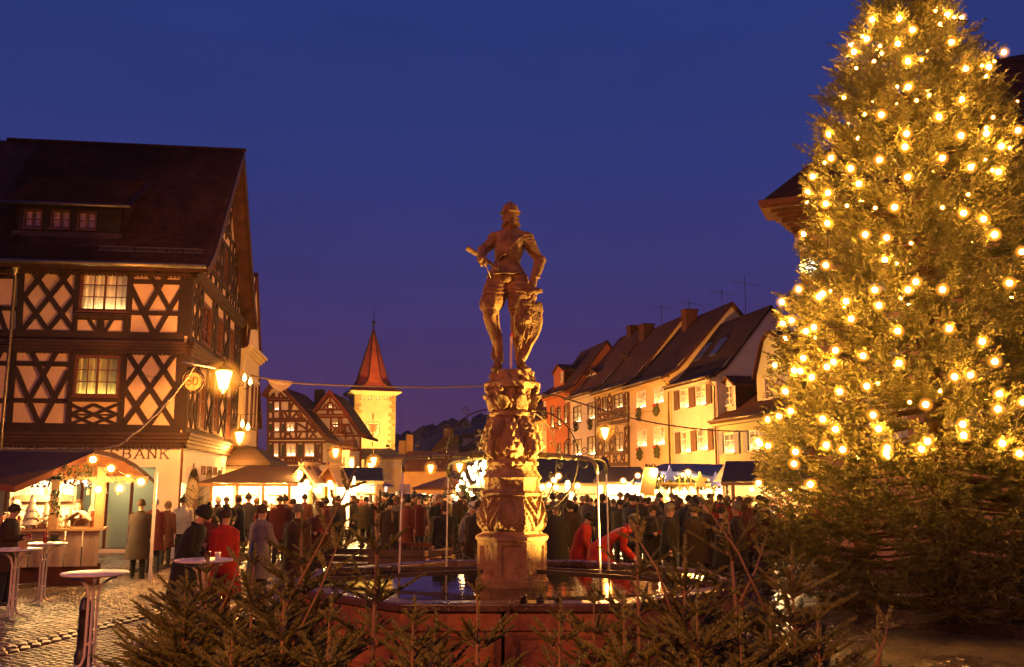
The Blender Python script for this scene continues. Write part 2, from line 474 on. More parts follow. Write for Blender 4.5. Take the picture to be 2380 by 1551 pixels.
STROKES = {
 'V': [((0,1),(.5,0)),((.5,0),(1,1)),((-.1,1),(.18,1)),((.82,1),(1.1,1))],
 'O': [((.5+.5*math.cos(a), .5+.5*math.sin(a)),(.5+.5*math.cos(a+.4488),.5+.5*math.sin(a+.4488))) for a in [i*.4488 for i in range(14)]],
 'L': [((.1,0),(.1,1)),((.1,0),(.8,0)),((.8,0),(.8,.2)),((-.05,1),(.25,1)),((-.05,0),(.25,0))],
 'K': [((.1,0),(.1,1)),((.1,.42),(.85,1)),((.35,.62),(.9,0)),((-.05,1),(.25,1)),((-.05,0),(.25,0)),((.7,1),(1,1)),((.75,0),(1.05,0))],
 'S': [((.85,.82),(.6,1)),((.6,1),(.3,1)),((.3,1),(.1,.82)),((.1,.82),(.15,.62)),((.15,.62),(.8,.38)),((.8,.38),(.88,.18)),((.88,.18),(.65,0)),((.65,0),(.35,0)),((.35,0),(.08,.2)),((.85,.82),(.85,1)),((.08,.2),(.08,0))],
 'B': [((.1,0),(.1,1)),((-.05,1),(.6,1)),((.6,1),(.78,.88)),((.78,.88),(.78,.66)),((.78,.66),(.6,.54)),((.1,.54),(.62,.54)),((.62,.54),(.88,.4)),((.88,.4),(.88,.14)),((.88,.14),(.65,0)),((-.05,0),(.65,0))],
 'A': [((0,0),(.5,1)),((.5,1),(1,0)),((.2,.36),(.8,.36)),((-.12,0),(.15,0)),((.85,0),(1.12,0))],
 'N': [((.1,0),(.1,1)),((.1,1),(.9,0)),((.9,0),(.9,1)),((-.05,1),(.15,1)),((-.05,0),(.25,0)),((.75,1),(1.05,1))],
 'i': [((.3,0),(.3,.6)),((.3,.75),(.3,.88))],
 'k': [((.1,0),(.1,1)),((.1,.3),(.6,.62)),((.25,.4),(.65,0))],
 'o': [((.1,.1),(.1,.55)),((.1,.55),(.35,.65)),((.35,.65),(.6,.55)),((.6,.55),(.6,.1)),((.6,.1),(.35,0)),((.35,0),(.1,.1))],
 'l': [((.2,0),(.2,1))],
 'a': [((.1,.6),(.55,.62)),((.55,.62),(.55,0)),((.55,.35),(.1,.25)),((.1,.25),(.12,.02)),((.12,.02),(.55,.05))],
}
def lettering(fac, parent, text, s0, s1, z0, z1, w, m, out=.02, ratio=.72):
    n = len(text); step = (s1 - s0) / (n - 1 + ratio)
    for i, ch in enumerate(text):
        mb = MB(); x0 = s0 + i * step; cw = step * ratio
        for k, (a, b) in enumerate(STROKES[ch]):
            q = lambda p: (x0 + p[0] * cw, z0 + p[1] * (z1 - z0))
            horiz = abs(a[1] - b[1]) < .02
            fac.bar(mb, q(a), q(b), w * (.55 if horiz else 1), 0, out + k * .0006, w * .2)
        mb.build('letter', m, parent)
# ================================================================== ground
def build_ground():
    m, nt, o = newmat('wet_paving')
    b = nt.nodes.new('ShaderNodeBsdfPrincipled'); nt.links.new(b.outputs[0], o.inputs[0])
    t = nt.nodes.new('ShaderNodeTexCoord')
    v = nt.nodes.new('ShaderNodeTexVoronoi'); v.inputs['Scale'].default_value = 9.0; v.feature = 'DISTANCE_TO_EDGE'
    v2 = nt.nodes.new('ShaderNodeTexVoronoi'); v2.inputs['Scale'].default_value = 9.0
    n = nt.nodes.new('ShaderNodeTexNoise'); n.inputs['Scale'].default_value = .6; n.inputs['Detail'].default_value = 5
    for q in (v, v2, n): nt.links.new(t.outputs['Object'], q.inputs['Vector'])
    r = nt.nodes.new('ShaderNodeValToRGB'); r.color_ramp.elements[0].color = (.020, .014, .012, 1); r.color_ramp.elements[1].color = (.10, .070, .055, 1)
    mx = nt.nodes.new('ShaderNodeMath'); mx.operation = 'MULTIPLY'
    mr = nt.nodes.new('ShaderNodeMapRange'); mr.inputs[1].default_value = 0; mr.inputs[2].default_value = .12
    nt.links.new(v.outputs['Distance'], mr.inputs[0])
    nt.links.new(mr.outputs[0], mx.inputs[0]); nt.links.new(v2.outputs['Color'], mx.inputs[1])
    nt.links.new(mx.outputs[0], r.inputs[0]); nt.links.new(r.outputs[0], b.inputs['Base Color'])
    rr = nt.nodes.new('ShaderNodeMapRange'); rr.inputs[1].default_value = .35; rr.inputs[2].default_value = .65; rr.inputs[3].default_value = .16; rr.inputs[4].default_value = .42
    nt.links.new(n.outputs[0], rr.inputs[0]); nt.links.new(rr.outputs[0], b.inputs['Roughness'])
    bp = nt.nodes.new('ShaderNodeBump'); bp.inputs['Distance'].default_value = .03; bp.inputs['Strength'].default_value = .7
    nt.links.new(mr.outputs[0], bp.inputs['Height']); nt.links.new(bp.outputs[0], b.inputs['Normal'])
    mb = MB(); N = 14
    xs = [-700, -300, -80, -40, -20, -8, 0, 8, 20, 40, 80, 300]; ys = [-60, -20, 0, 10, 20, 40, 70, 110, 160, 300, 1030]
    for y in ys:
        for x in xs: mb.v.append((x, y, 0))
    for j in range(len(ys) - 1):
        for i in range(len(xs) - 1):
            a = j * len(xs) + i; mb.f.append((a, a + 1, a + 1 + len(xs), a + len(xs)))
    g = mb.build('ground', m); tag(g, 'wet dark cobbled ground of the market square', kind='structure'); ORIG[g.name] = Vector((0, 0, 0))
    return g
ground = build_ground()

def cobble_poly(mb, c, ax, ay, lx, ly, h, jit):
    """slightly domed stone"""
    ch = .016
    b = [(-lx, -ly), (lx, -ly), (lx, ly), (-lx, ly)]
    tp = [(-lx + ch, -ly + ch), (lx - ch, -ly + ch), (lx - ch, ly - ch), (-lx + ch, ly - ch)]
    q = lambda p, z: (c[0] + ax[0]*p[0] + ay[0]*p[1], c[1] + ax[1]*p[0] + ay[1]*p[1], z)
    mb.add([q(p, -.01) for p in b] + [q(p, h * .62) for p in b] + [q((p[0] + random.uniform(-jit, jit), p[1] + random.uniform(-jit, jit)), h + random.uniform(-.003, .003)) for p in tp],
           [(0,1,5,4),(1,2,6,5),(2,3,7,6),(3,0,4,7),(4,5,9,8),(5,6,10,9),(6,7,11,10),(7,4,8,11),(8,9,10,11)])

# kerb and gutter lines seen on the left
KA, KB = G(*z3(0, 1066)), G(*z3(1105, 903))
GA, GB = G(*z3(0, 1472)), G(*z3(1085, 1192))
def side_of(p, a, b): return (b.x-a.x)*(p[1]-a.y) - (b.y-a.y)*(p[0]-a.x)
def build_cobbles():
    th = math.atan2(GB.y - GA.y, GB.x - GA.x)
    ax = (math.cos(th), math.sin(th)); ay = (-ax[1], ax[0])
    cells = []
    pitch_ = .112
    gd = (GB - GA).normalized(); gn = Vector((-gd.y, gd.x, 0))
    for j in range(-20, 190):
        off = (j % 2) * pitch_ / 2 + random.uniform(-.02, .02)
        for i in range(-90, 110):
            cx = GA.x + ax[0]*(i*pitch_ + off) + ay[0]*(j*pitch_); cy = GA.y + ax[1]*(i*pitch_ + off) + ay[1]*(j*pitch_)
            if cy < 10.0 or cy > 25: continue
            k = cx / cy
            if k < -.60 or k > -.235: continue
            dg = (Vector((cx, cy, 0)) - GA).dot(gn)
            if -.16 < dg < .30: continue
            dk = side_of((cx, cy), KA, KB) / (KB - KA).length
            if abs(dk) < .13: continue
            cells.append((cy + random.uniform(0, .05), cx, cy))
    cells.sort()
    big = MB(); seen = 0; protos = []
    for _ in range(10):
        pm = MB(); cobble_poly(pm, (0, 0), (1, 0), (0, 1), .049 + random.uniform(-.004, .003), .049 + random.uniform(-.004, .003), .026, .005)
        protos.append(pm.mesh('cobblestone', M['cobble']))
    for _, cx, cy in cells:
        u = CX + F * cx / (cy * math.cos(PITCH) - 2.1 * math.sin(PITCH))
        v_in = cy > 10.5 and -5 < u < 520
        if seen < 300 and v_in:
            o = link('cobblestone', random.choice(protos), ground); seen += 1
            o.location = (cx, cy, random.uniform(-.003, .003)); o.rotation_euler = (0, 0, th + random.uniform(-.08, .08))
        else:
            r = random.uniform(-.08, .08); c_, s_ = math.cos(th + r), math.sin(th + r)
            cobble_poly(big, (cx, cy), (c_, s_), (-s_, c_), .049 + random.uniform(-.005, .003), .049 + random.uniform(-.005, .003), .026 + random.uniform(-.004, .004), .005)
    o = big.build('cobblestones', M['cobble'], ground); o['kind'] = 'stuff'
    # gutter: two rows of slanted setts with a dark channel
    L = (GB - GA).length
    for row in (0, 1):
        n = int(L * 1.5 / .21)
        for i in range(-8, n):
            c = GA + gd * (i * .21 + random.uniform(-.01, .01)) + gn * (-.04 + row * .2)
            pm = MB(); a = th + .62
            cobble_poly(pm, (c.x, c.y), (math.cos(a), math.sin(a)), (-math.sin(a), math.cos(a)), .115, .055, .034 + random.uniform(-.004, .004), .006)
            pm.build('gutter_stone', M['cobble'], ground)
    kd = (KB - KA).normalized(); kn = Vector((-kd.y, kd.x, 0)); L = (KB - KA).length
    i = -3
    while i * .8 < L + 9:
        c = KA + kd * (i * .8 + .39) 
        pm = MB(); pm.box((c.x, c.y, .05), (.77, .16, .11), Matrix.Rotation(math.atan2(kd.y, kd.x), 3, 'Z'))
        pm.build('kerb_stone', M['kerb'], ground); i += 1
build_cobbles()

# wooded hill far behind
def build_hill():
    mb = MB(); n = 60
    rows = []
    prof = [(-160, 20), (200, 30), (500, 50), (800, 80), (930, 92), (1000, 118), (1080, 138), (1200, 160), (1400, 185), (1800, 200), (2400, 190)]
    for j, (Y, f) in enumerate(((520, 0), (600, .45), (700, .82), (820, 1.0), (1000, .9))):
        row = []
        for i in range(n + 1):
            u = -250 + 2000 * i / n
            k = next(q for q in range(len(prof) - 1) if u <= prof[q+1][0] or q == len(prof) - 2)
            t = (u - prof[k][0]) / (prof[k+1][0] - prof[k][0]); hpx = prof[k][1] + (prof[k+1][1] - prof[k][1]) * t
            z = (hpx + 4 * math.sin(i * 1.7) + 3*math.sin(i*.63)) / F * 820 * f
            row.append(((u - CX) / F * Y, Y, z))
        rows.append(row)
    for r in rows: mb.v.extend(r)
    for j in range(len(rows) - 1):
        for i in range(n):
            a = j * (n + 1) + i; mb.f.append((a, a + 1, a + n + 2, a + n + 1))
    h = mb.build('hill', M['hill'], None, True); tag(h, 'dark wooded hill behind the gate tower', kind='structure')
    # tree clumps that roughen its edge
    mb = MB()
    for k in range(900):
        u = random.uniform(880, 1400); Y = random.uniform(620, 830)
        t = (Y - 520) / 300
        kk = next(q for q in range(len(prof) - 1) if u <= prof[q+1][0] or q == len(prof) - 2)
        tt = (u - prof[kk][0]) / (prof[kk+1][0] - prof[kk][0]); hp = prof[kk][1] + (prof[kk+1][1] - prof[kk][1]) * tt
        z = hp / F * 820 * min(1, t)
        r = random.uniform(4, 8)
        mb.ball(((u - CX) / F * Y, Y, z), r, 6, 4, (1, 1, random.uniform(.8, 1.5)))
    o = mb.build('far_wood', M['hill']); tag(o, 'far wood covering the dark hillside', kind='stuff')
build_hill()

# ================================================================== the bank
TH = math.radians(7.5)
C0 = G(411, 1284)
bank = root('timber_framed_bank', (C0.x, C0.y, 0), 'tall half-timbered corner bank with white ground floor and steep dark tiled roof', 'building')
bf = Fac(C0, TH); bs = Fac(C0, TH + math.pi / 2)
Z1, Z2, Z3 = 3.25, 6.25, 9.0
LEFT = -9.5; DEP = 10.0; RIDGE = 14.95

def rect(fac, zz, x0, x1, y0, y1):
    xm, ym = (x0 + x1) / 2, (y0 + y1) / 2
    a = fac.sz(zz(x0, ym))[0]; b = fac.sz(zz(x1, ym))[0]; c = fac.sz(zz(xm, y1))[1]; d = fac.sz(zz(xm, y0))[1]
    return (a, b, c, d)
W1 = rect(bf, z2, 607, 985, 140, 455); W2 = rect(bf, z2, 562, 912, 785, 1100)
side_w = []
for x0, x1, y0, y1 in ((92, 140, 1000, 1222), (184, 222, 1078, 1278), (270, 300, 1150, 1330)):
    side_w.append(rect(bs, z8, x0, x1, y0, y1))
zlo = (3.95, 5.55); zhi = (6.9, 8.35)
side_lo = [(w[0], w[1], zlo[0], zlo[1]) for w in side_w]
side_hi = [(bs.sz(z8(a, 620))[0], bs.sz(z8(b, 620))[0], zhi[0], zhi[1]) for a, b in ((118, 182), (214, 258), (297, 333))]
gw = [(2.9, 3.75, 9.75, 11.15), (5.2, 6.05, 9.75, 11.15)]
gw2 = [(4.45, 5.35, 12.1, 13.0)]
wall(bf, bank, [(LEFT, Z1), (0, Z1), (0, Z3), (LEFT, Z3)], [W1, W2], M['plaster'])
wall(bs, bank, [(0, Z1), (DEP, Z1), (DEP, Z3), (0, Z3)], side_lo + side_hi, M['plaster'])
wall(bs, bank, [(-.05, Z3), (DEP + .05, Z3), (DEP / 2, RIDGE - .15)], gw + gw2, M['plaster'], 'gable_wall')
# ground floor
sx0 = bf.sz(z3(1000, 500))[0]
ar1 = rect(bs, z3, 1200, 1300, 250, 760); ar2 = rect(bs, z3, 1322, 1375, 265, 800)
A1 = (ar1[0], ar1[1], .12, ar1[3]); A2 = (max(ar2[0], ar1[1] + .5), max(ar2[1], ar1[1] + 1.9), .12, ar1[3]); A3 = (A2[1] + .6, A2[1] + 2.0, .12, ar1[3])
glz = (-8.2, sx0, .12, 2.62)
wall(bf, bank, [(LEFT, 0), (0, 0), (0, Z1), (LEFT, Z1)], [glz], M['plaster_white'], 'ground_floor_wall')
wall(bs, bank, [(0, 0), (DEP, 0), (DEP, Z1), (0, Z1)], [(a[0], a[1], a[2], a[3]) for a in (A1, A2, A3)], M['plaster_white'], 'ground_floor_wall')
for a in (A1, A2, A3):   # arch heads filling the corners, the niche and its door
    mb = MB(); r = (a[1] - a[0]) / 2; cs = (a[0] + a[1]) / 2; zc_ = a[3] - r; n = 12
    for sgn in (-1, 1):
        pts = [(cs + sgn * r * math.cos(t), zc_ + r * math.sin(t)) for t in [k * math.pi / 2 / n for k in range(n + 1)]] + [(cs + sgn * r, a[3] + .001)]
        poly = [pts[-1]] + pts[:-1]
        mb.prism([bs.pt(q[0], q[1], -.02) for q in poly], bs.n * .024)
    for (xa, xb) in ((a[0], a[0]), (a[1], a[1])): mb.quad(bs.pt(xa, a[2], 0), bs.pt(xa, a[3], 0), bs.pt(xa, a[3], -.5), bs.pt(xa, a[2], -.5))
    arch = mb.build('arch', M['plaster_white'], bank)
    mb = MB(); bs.box(mb, a[0], a[1], a[2], a[3], -.56, -.5); mb.build('arch_panel', mat('greenish_arch_panel', (.40, .42, .24), .7, .15, 2), arch)
# glazed shop front with interior
mb = MB(); bf.box(mb, glz[0], glz[1], .0, glz[3], -2.6, -2.5); bf.box(mb, glz[0], glz[1], glz[3], glz[3] + .05, -2.5, -.02); mb.build('lobby_wall', mat('lobby_wall_paint', (.5, .55, .42), .8, .1, 2), bank)
mb = MB()
for k, x in enumerate(np.linspace(glz[0], glz[1], 11)): bf.box(mb, x - .04, x + .04, .12, glz[3], -.28, -.2)
mb.build('shopfront_frame', M['brown_wood'], bank)
for k, (a, b) in enumerate(zip(np.linspace(glz[0], glz[1], 11)[:-1], np.linspace(glz[0], glz[1], 11)[1:])):
    mb = MB(); bf.box(mb, a + .05, b - .05, .14, glz[3] - .02, -.246, -.236); mb.build('shopfront_pane', M['glass'], bank)
point_lamp('lobby_lamp', bf.pt(-2.4, 2.3, -1.4), 90, (1, .75, .35), .15, bank)
# plinth blocks of red stone at the corner pier
for a, b in ((sx0 + .0, sx0 + (-sx0) * .5 - .006), (sx0 + (-sx0) * .5 + .006, -.001)):
    mb = MB(); bf.box(mb, a, b, 0, .62, .0, .06); mb.build('plinth_stone', M['stone_red'], bank)
for a, b in ((0.0, A1[0] * .98),):
    mb = MB(); bs.box(mb, a, b, 0, .62, .0, .06); mb.build('plinth_stone', M['stone_red'], bank)
mb = MB(); bf.box(mb, -.03, .03, .62, Z1, -.03, .03); mb.build('corner_strip', M['brown_wood'], bank)
# cornices between the storeys: stepped, with dentils
def cornice(z0, z1, out, name='cornice'):
    k = 4
    for fac, a, b in ((bf, LEFT, 0), (bs, 0, DEP)):
        mb = MB()
        for i in range(k):
            za, zb = z0 + (z1 - z0) * i / k, z0 + (z1 - z0) * (i + 1) / k - .006
            o = out * (.45 + .55 * (i / (k - 1)) if True else 1)
            fac.box(mb, a - (o if fac is bs else 0), b + (o if fac is bf else 0), za, zb, -.02, o + (.001 if fac is bs else 0))
        mb.build(name, M['cornice'], bank)
        mb = MB(); n = int((b - a) / .13)
        for i in range(n):
            x = a + .13 * i + .03
            fac.box(mb, x, x + .07, z0 - .055, z0 - .002, .01, out * .5)
        mb.build('dentil_row', M['cornice'], bank)
cornice(Z1 + .02, Z1 + .46, .26); cornice(Z2 - .02, Z2 + .36, .22); cornice(Z3 - .22, Z3 + .02, .30)

def diag(fac, par, a, b, w, zz, m=None): return beam(fac, par, a, b, w, m, zz=zz)
OW = .15
def lattice(x0t, x1t, x0b, x1b, y0, y1, zz, fac, w=OW, nx=2, ny=2, m=None):
    """crossed braces forming upright diamonds inside a quadrilateral of picture points"""
    def q(a, b):
        yy = y0 + (y1 - y0) * b; xl = x0t + (x0b - x0t) * b; xr = x1t + (x1b - x1t) * b
        return zz(xl + (xr - xl) * a, yy)
    lines = []
    for c in (-.5, 0, .5, 1, 1.5):          # "\" lines: a = c + b*k
        lines.append((c, 1)); lines.append((c, -1))
    # slope: traverse 1 width over 'ny/nx' heights
    slope = nx / ny * 1.0
    for c in np.arange(-slope, 1.001, 1.0 / nx):
        for sg in (1, -1):
            pts = []
            for b in np.linspace(0, 1, 41):
                a = c + b * slope
                if sg < 0: a = 1 - a
                if 0 <= a <= 1: pts.append((a, b))
            if len(pts) > 2:
                beam(fac, bank, fac.sz(q(*pts[0])), fac.sz(q(*pts[-1])), w, m)
fr = bf
# frame timbers of the front: (picture x,y) pairs measured on the wall
def H(x0, x1, ya, yb, w=.15): beam(fr, bank, (x0, ya), (x1, yb), w, zz=z2)
# top storey
for xt, xb, y0, y1, w in ((170, 145, 75, 625, .19), (597, 565, 100, 625, .16), (1005, 968, 100, 625, .17), (1430, 1400, 110, 640, .42)):
    beam(fr, bank, (xt, y0), (xb, y1), w, zz=z2)
H(-60, 150, 186, 190); H(-60, 135, 428, 432); H(-60, 1400, 60, 108, .10); H(-60, 1400, 606, 632, .12)
H(-60, 1400, 630, 655, .24); H(-60, 1370, 1335, 1362, .26)
lattice(205, 590, 170, 560, 85, 600, z2, fr)
H(1010, 1395, 226, 236); H(985, 1385, 464, 472)
for a, b in (((1108, 115), (1305, 470)), ((1302, 120), (1095, 470)), ((1000, 268), (1170, 620)), ((1390, 275), (1180, 625)), ((-10, 440), (45, 600))):
    diag(fr, bank, a, b, .15, z2)
# window 1 surround and parapet panel
H(570, 1015, 118, 130, .17); H(585, 975, 470, 478, .15); H(575, 965, 506, 512, .09)
for a, b in (((752, 515), (748, 605)), ((783, 515), (780, 605)), ((680, 512), (735, 608)), ((858, 512), (800, 608)), ((580, 510), (572, 610)), ((955, 510), (948, 612))):
    diag(fr, bank, a, b, .10, z2)
# lower storey
for xt, xb, y0, y1, w in ((112, 72, 720, 1320, .17), (552, 520, 750, 1330, .17), (950, 915, 760, 1335, .17), (1395, 1372, 745, 1350, .38)):
    beam(fr, bank, (xt, y0), (xb, y1), w, zz=z2)
H(-60, 105, 845, 852); H(-60, 75, 1128, 1134); H(-60, 1370, 708, 750, .10); H(-60, 1370, 1308, 1335, .12)
H(130, 530, 848, 856); H(105, 505, 1128, 1136)
for a, b in (((228, 730), (425, 1125)), ((445, 740), (225, 1125)), ((118, 880), (295, 1305)), ((525, 905), (315, 1305)), ((20, 735), (-30, 840))):
    diag(fr, bank, a, b, .15, z2)
H(530, 970, 762, 772, .17); H(540, 900, 1118, 1126, .15)
lattice(960, 1350, 935, 1328, 752, 1320, z2, fr)
lattice(545, 895, 540, 885, 1160, 1310, z2, fr, .085, 2, 2)
H(540, 890, 1236, 1240, .05)
# windows of the front, panes single
for h, pw in ((W1, 5.0), (W2, 4.0)):
    w = window(bf, bank, h, 4, 3, M['brown_wood'], (1, .74, .30), pw * 7, .4, .09, True, lamp_w=.86, lamp_h=.05, curtain=M['curtain'] if h is W1 else mat('yellow_room_wall', (.55, .50, .20), .8, .1, 1))
    mb = MB()
    for k, o in enumerate((.16, .12, .08)): bf.box(mb, h[0] - .14, h[1] + .14, h[3] + .04 + .05 * (2 - k), h[3] + .085 + .05 * (2 - k), 0, o)
    mb.build('window_hood', M['cornice'], bank)
    mb = MB(); bf.box(mb, h[0] - .1, h[1] + .1, h[2] - .17, h[2] - .08, 0, .17); mb.build('window_sill', M['cornice'], bank)
# side facade
for h in side_lo: window(bs, bank, h, 2, 3, M['brown_wood'], (1, .70, .26), 16, .35, .10, thin=.05)
for h in side_hi[:2]: window(bs, bank, h, 2, 3, M['brown_wood'], (1, .6, .2), 0, .35, .12, curtain=M['brown_wood'])
window(bs, bank, side_hi[2], 2, 3, M['brown_wood'], (1, .70, .26), 5, .35, .10, thin=.05)
for h in gw + gw2: window(bs, bank, h, 2, 3, M['brown_wood'], (1, .6, .2), 2 if h is gw[0] else 1.2, .35, .10, thin=.05)
def sbeam(a, b, w=.13): beam(bs, bank, a, b, w)
for (za, zb, ws) in ((Z1 + .46, Z2 - .08, side_lo), (Z2 + .36, Z3 - .22, side_hi)):
    sbeam((.06, za), (.06, zb), .24); sbeam((0, za + .05), (DEP, za + .05), .10); sbeam((0, zb - .04), (DEP, zb - .04), .10)
    zr_ = ws[0][2] - .1
    sbeam((0, zr_), (DEP, zr_), .12)
    edges = [.18]
    for w in ws:
        sbeam((w[0] - .09, za), (w[0] - .09, zb), .16); sbeam((w[1] + .09, za), (w[1] + .09, zb), .16)
        edges += [w[0] - .17, w[1] + .17]
    edges.append(DEP)
    for i in range(0, len(edges), 2):
        a, b = edges[i], edges[i + 1]; n = max(1, round((b - a) / .9)); stp = (b - a) / n
        for k in range(n):
            x0, x1 = a + k * stp, a + (k + 1) * stp; zm = (zr_ + zb) / 2
            sbeam((x0, zr_ + .06), (x1, zm), .09); sbeam((x1, zr_ + .06), (x0, zm), .09)
            sbeam((x0, zm), (x1, zb - .06), .09); sbeam((x1, zm), (x0, zb - .06), .09)
            sbeam((x1, za), (x1, zb), .12)
            sbeam((x0, za + .1), ((x0+x1)/2, zr_), .08); sbeam(((x0+x1)/2, za + .1), (x1, zr_), .08)
    for w in ws:
        n = 3; st = (w[1] - w[0]) / n
        for k in range(n):
            sbeam((w[0] + k*st, za + .1), (w[0] + (k+1)*st, zr_), .06); sbeam((w[0] + (k+1)*st, za + .1), (w[0] + k*st, zr_), .06)
# gable timbers
gz = lambda x: Z3 + (RIDGE - .15 - Z3) * (1 - abs(x - DEP/2) / (DEP/2))
for z in (Z3 + .18, 9.65, 11.25, 11.75, 13.1):
    hw = (RIDGE - .2 - z) / (RIDGE - .15 - Z3) * DEP / 2
    sbeam((DEP/2 - hw, z), (DEP/2 + hw, z), .16 if z in (11.25, 9.65) else .12)
for x in np.arange(.9, DEP - .5, .62):
    zt_ = gz(x) - .1
    if any(g[0] - .15 < x < g[1] + .15 for g in gw): 
        continue
    sbeam((x, Z3 + .1), (x, min(zt_, 11.7) if zt_ > 9.5 else zt_), .10)
for g in gw + gw2:
    for x in (g[0] - .08, g[1] + .08): sbeam((x, g[2] - .6), (x, g[3] + .2), .14)
for x in (3.7, 4.2, 4.9, 5.6, 6.2):
    sbeam((x - .3, 11.8), (x + .25, 12.9 if gz(x) > 13.2 else gz(x) - .2), .09); sbeam((x + .3, 11.8), (x - .25, 12.9 if gz(x) > 13.2 else gz(x) - .2), .09)
for (xa, xb) in ((1.0, 2.0), (4.0, 5.0), (6.4, 7.2), (7.2, 8.2)):
    zt_ = min(gz(xa), gz(xb), 11.2) - .05
    sbeam((xa, 9.75), (xb, zt_), .09); sbeam((xb, 9.75), (xa, zt_), .09)
# roof, verge boards
profB = [(.62, Z3 + .02), (-.4, Z3 + .78), (-DEP/2, RIDGE), (-DEP + .4, Z3 + .78), (-DEP - .62, Z3 + .02)]
roof_slab(bf, bank, LEFT - .5, .60, profB, M['tile'], 'roof', .22)
mb = MB()
for a, b in zip(profB[:-1], profB[1:]):
    pa, pb = bs.pt(-a[0], a[1] - .16, .62), bs.pt(-b[0], b[1] - .16, .62)
    mb.bar(pa, pb, .05, .30, Vector((0, 0, 1)))
mb.build('verge_board', M['cornice'], bank)
# tiles
def tiles(fac, par, s0, s1, o0, zz0, o1, zz1, w=.18, p=.145, m=None, skip=None, name='roof_tiles'):
    L = math.hypot(o1 - o0, zz1 - zz0); rows = int(L / p); mb = MB()
    dv = ((o1 - o0) / L, (zz1 - zz0) / L); nv = (-dv[1] * (1 if o1 < o0 else -1) * -1, abs(dv[0]))
    nv = (abs(dv[1]), abs(dv[0]))
    for r in range(rows):
        a = r * p; n = int((s1 - s0) / w); off = (r % 2) * w / 2
        for i in range(n):
            x = s0 + i * w + off; 
            if skip and skip(x, a / L): continue
            j = random.uniform(-.004, .006)
            oa, za = o0 + dv[0]*a + nv[0]*(.050 + j), zz0 + dv[1]*a + nv[1]*(.050 + j)
            ob, zb = o0 + dv[0]*(a + p*1.25) + nv[0]*.012, zz0 + dv[1]*(a + p*1.25) + nv[1]*.012
            oc, zc2 = oa - nv[0]*.022, za - nv[1]*.022
            x0, x1 = x + .006, x + w - .006; xm = (x0+x1)/2; pt = lambda q, o, z: fac.pt(q, z, o)
            lo = (oa - dv[0]*.03, za - dv[1]*.03); lc = (oc - dv[0]*.03, zc2 - dv[1]*.03)
            mb.add([pt(x0, oa, za), pt(xm, *lo), pt(x1, oa, za), pt(x1, ob, zb), pt(x0, ob, zb), pt(x0, oc, zc2), pt(xm, *lc), pt(x1, oc, zc2)],
                   [(0,1,2,3,4), (0,5,6,1), (1,6,7,2), (2,7,3), (0,4,5)])
    o = mb.build(name, m or M['tile'], par); o['kind'] = 'stuff'
    return o
sl0 = bf.sz(z1(60, 800))[0] - .1; sl1 = bf.sz(z1(985, 800))[0] + .25
tiles(bf, bank, -7.0, .52, -.4, Z3 + .78, -DEP/2, RIDGE, skip=lambda x, t: sl0 + .15 < x < sl1 - .1 and t < .52)
tiles(bf, bank, -7.0, .52, .6, Z3 + .03, -.4, Z3 + .78)
mb = MB()
for k in range(44): 
    x = -8 + k * .2; mb.box(bf.pt(x, RIDGE + .03, -DEP/2), (.19, .22, .1), Matrix.Rotation(TH, 3, 'Z') @ Matrix.Rotation(.06, 3, 'Y'))
mb.build('ridge_tiles', M['tile'], bank)['kind'] = 'stuff'
# snow guard, gutter, downpipe
for (a, b, o, z) in ((bf.sz(z1(910, 980))[0], .3, .12, Z3 + .52), (sl0, sl1 - .4, -.82, 11.32)):
    mb = MB()
    for x in np.arange(a, b, .055): 
        if random.random() < .9: mb.bar(bf.pt(x, z, o), bf.pt(x, z + .17, o), .014, .014)
    mb.bar(bf.pt(a, z + .17, o), bf.pt(b, z + .17, o), .02, .02); mb.bar(bf.pt(a, z + .03, o), bf.pt(b, z + .03, o), .02, .02)
    mb.build('snow_guard', M['zinc'], bank)
mb = MB(); mb.tube([bf.pt(LEFT, Z3 - .02, .68), bf.pt(.55, Z3 - .02, .68)], .085, 10); mb.build('gutter', M['zinc'], bank, True)
mb = MB(); a = bf.sz(z2(158, 60)); b = bf.sz(z2(100, 640)); c = bf.sz(z2(40, 1450))
mb.tube([bf.pt(a[0], Z3 - .05, .62), bf.pt(a[0], Z3 - .45, .30), bf.pt(a[0], Z2 + .5, .27), bf.pt(a[0], Z1 + .6, .30), bf.pt(a[0], Z1 - .1, .25), bf.pt(a[0], 0, .12)], .055, 10)
mb.lathe([(.06, 0), (.16, .28), (.17, .32)], 10, bf.pt(a[0], Z3 - .42, .40)); mb.build('downpipe', M['zinc'], bank, 40)
# dormer
fd = Fac(C0 - bf.n * .9, TH)
dw = [rect(fd, z1, *q) for q in ((215, 385, 728, 905), (465, 640, 735, 910), (705, 880, 748, 918))]
dz0, dz1 = min(w[2] for w in dw) - .12, max(w[3] for w in dw) + .30
dm_ = MB(); fd.box(dm_, sl0, sl1, dz0 - .4, dz0 - .001, -.02, .16); dorm = dm_.build('dormer', M['cornice'], bank)
wall(fd, dorm, [(sl0, dz0), (sl1, dz0), (sl1, dz1), (sl0, dz1)], dw, M['oak'], 'dormer_wall')
for w in dw:
    ww = window(fd, bank, w, 2, 2, M['brown_wood'], (1, .35, .25), 0, .25, .05, curtain=mat('rosy_curtain', (.75, .45, .40), .9, .1, 8), thin=.035, sep=True); ww.name = 'dormer_window'
mb = MB()
for x in (sl0, sl1 - .1):
    mb.prism([fd.pt(x, dz0 - .3, 0), fd.pt(x, dz1, 0), fd.pt(x, dz1 + .95, -2.6), fd.pt(x, dz1 + .9, -2.7)], fd.d * .1)
mb.build('dormer_cheek', M['tile'], dorm)
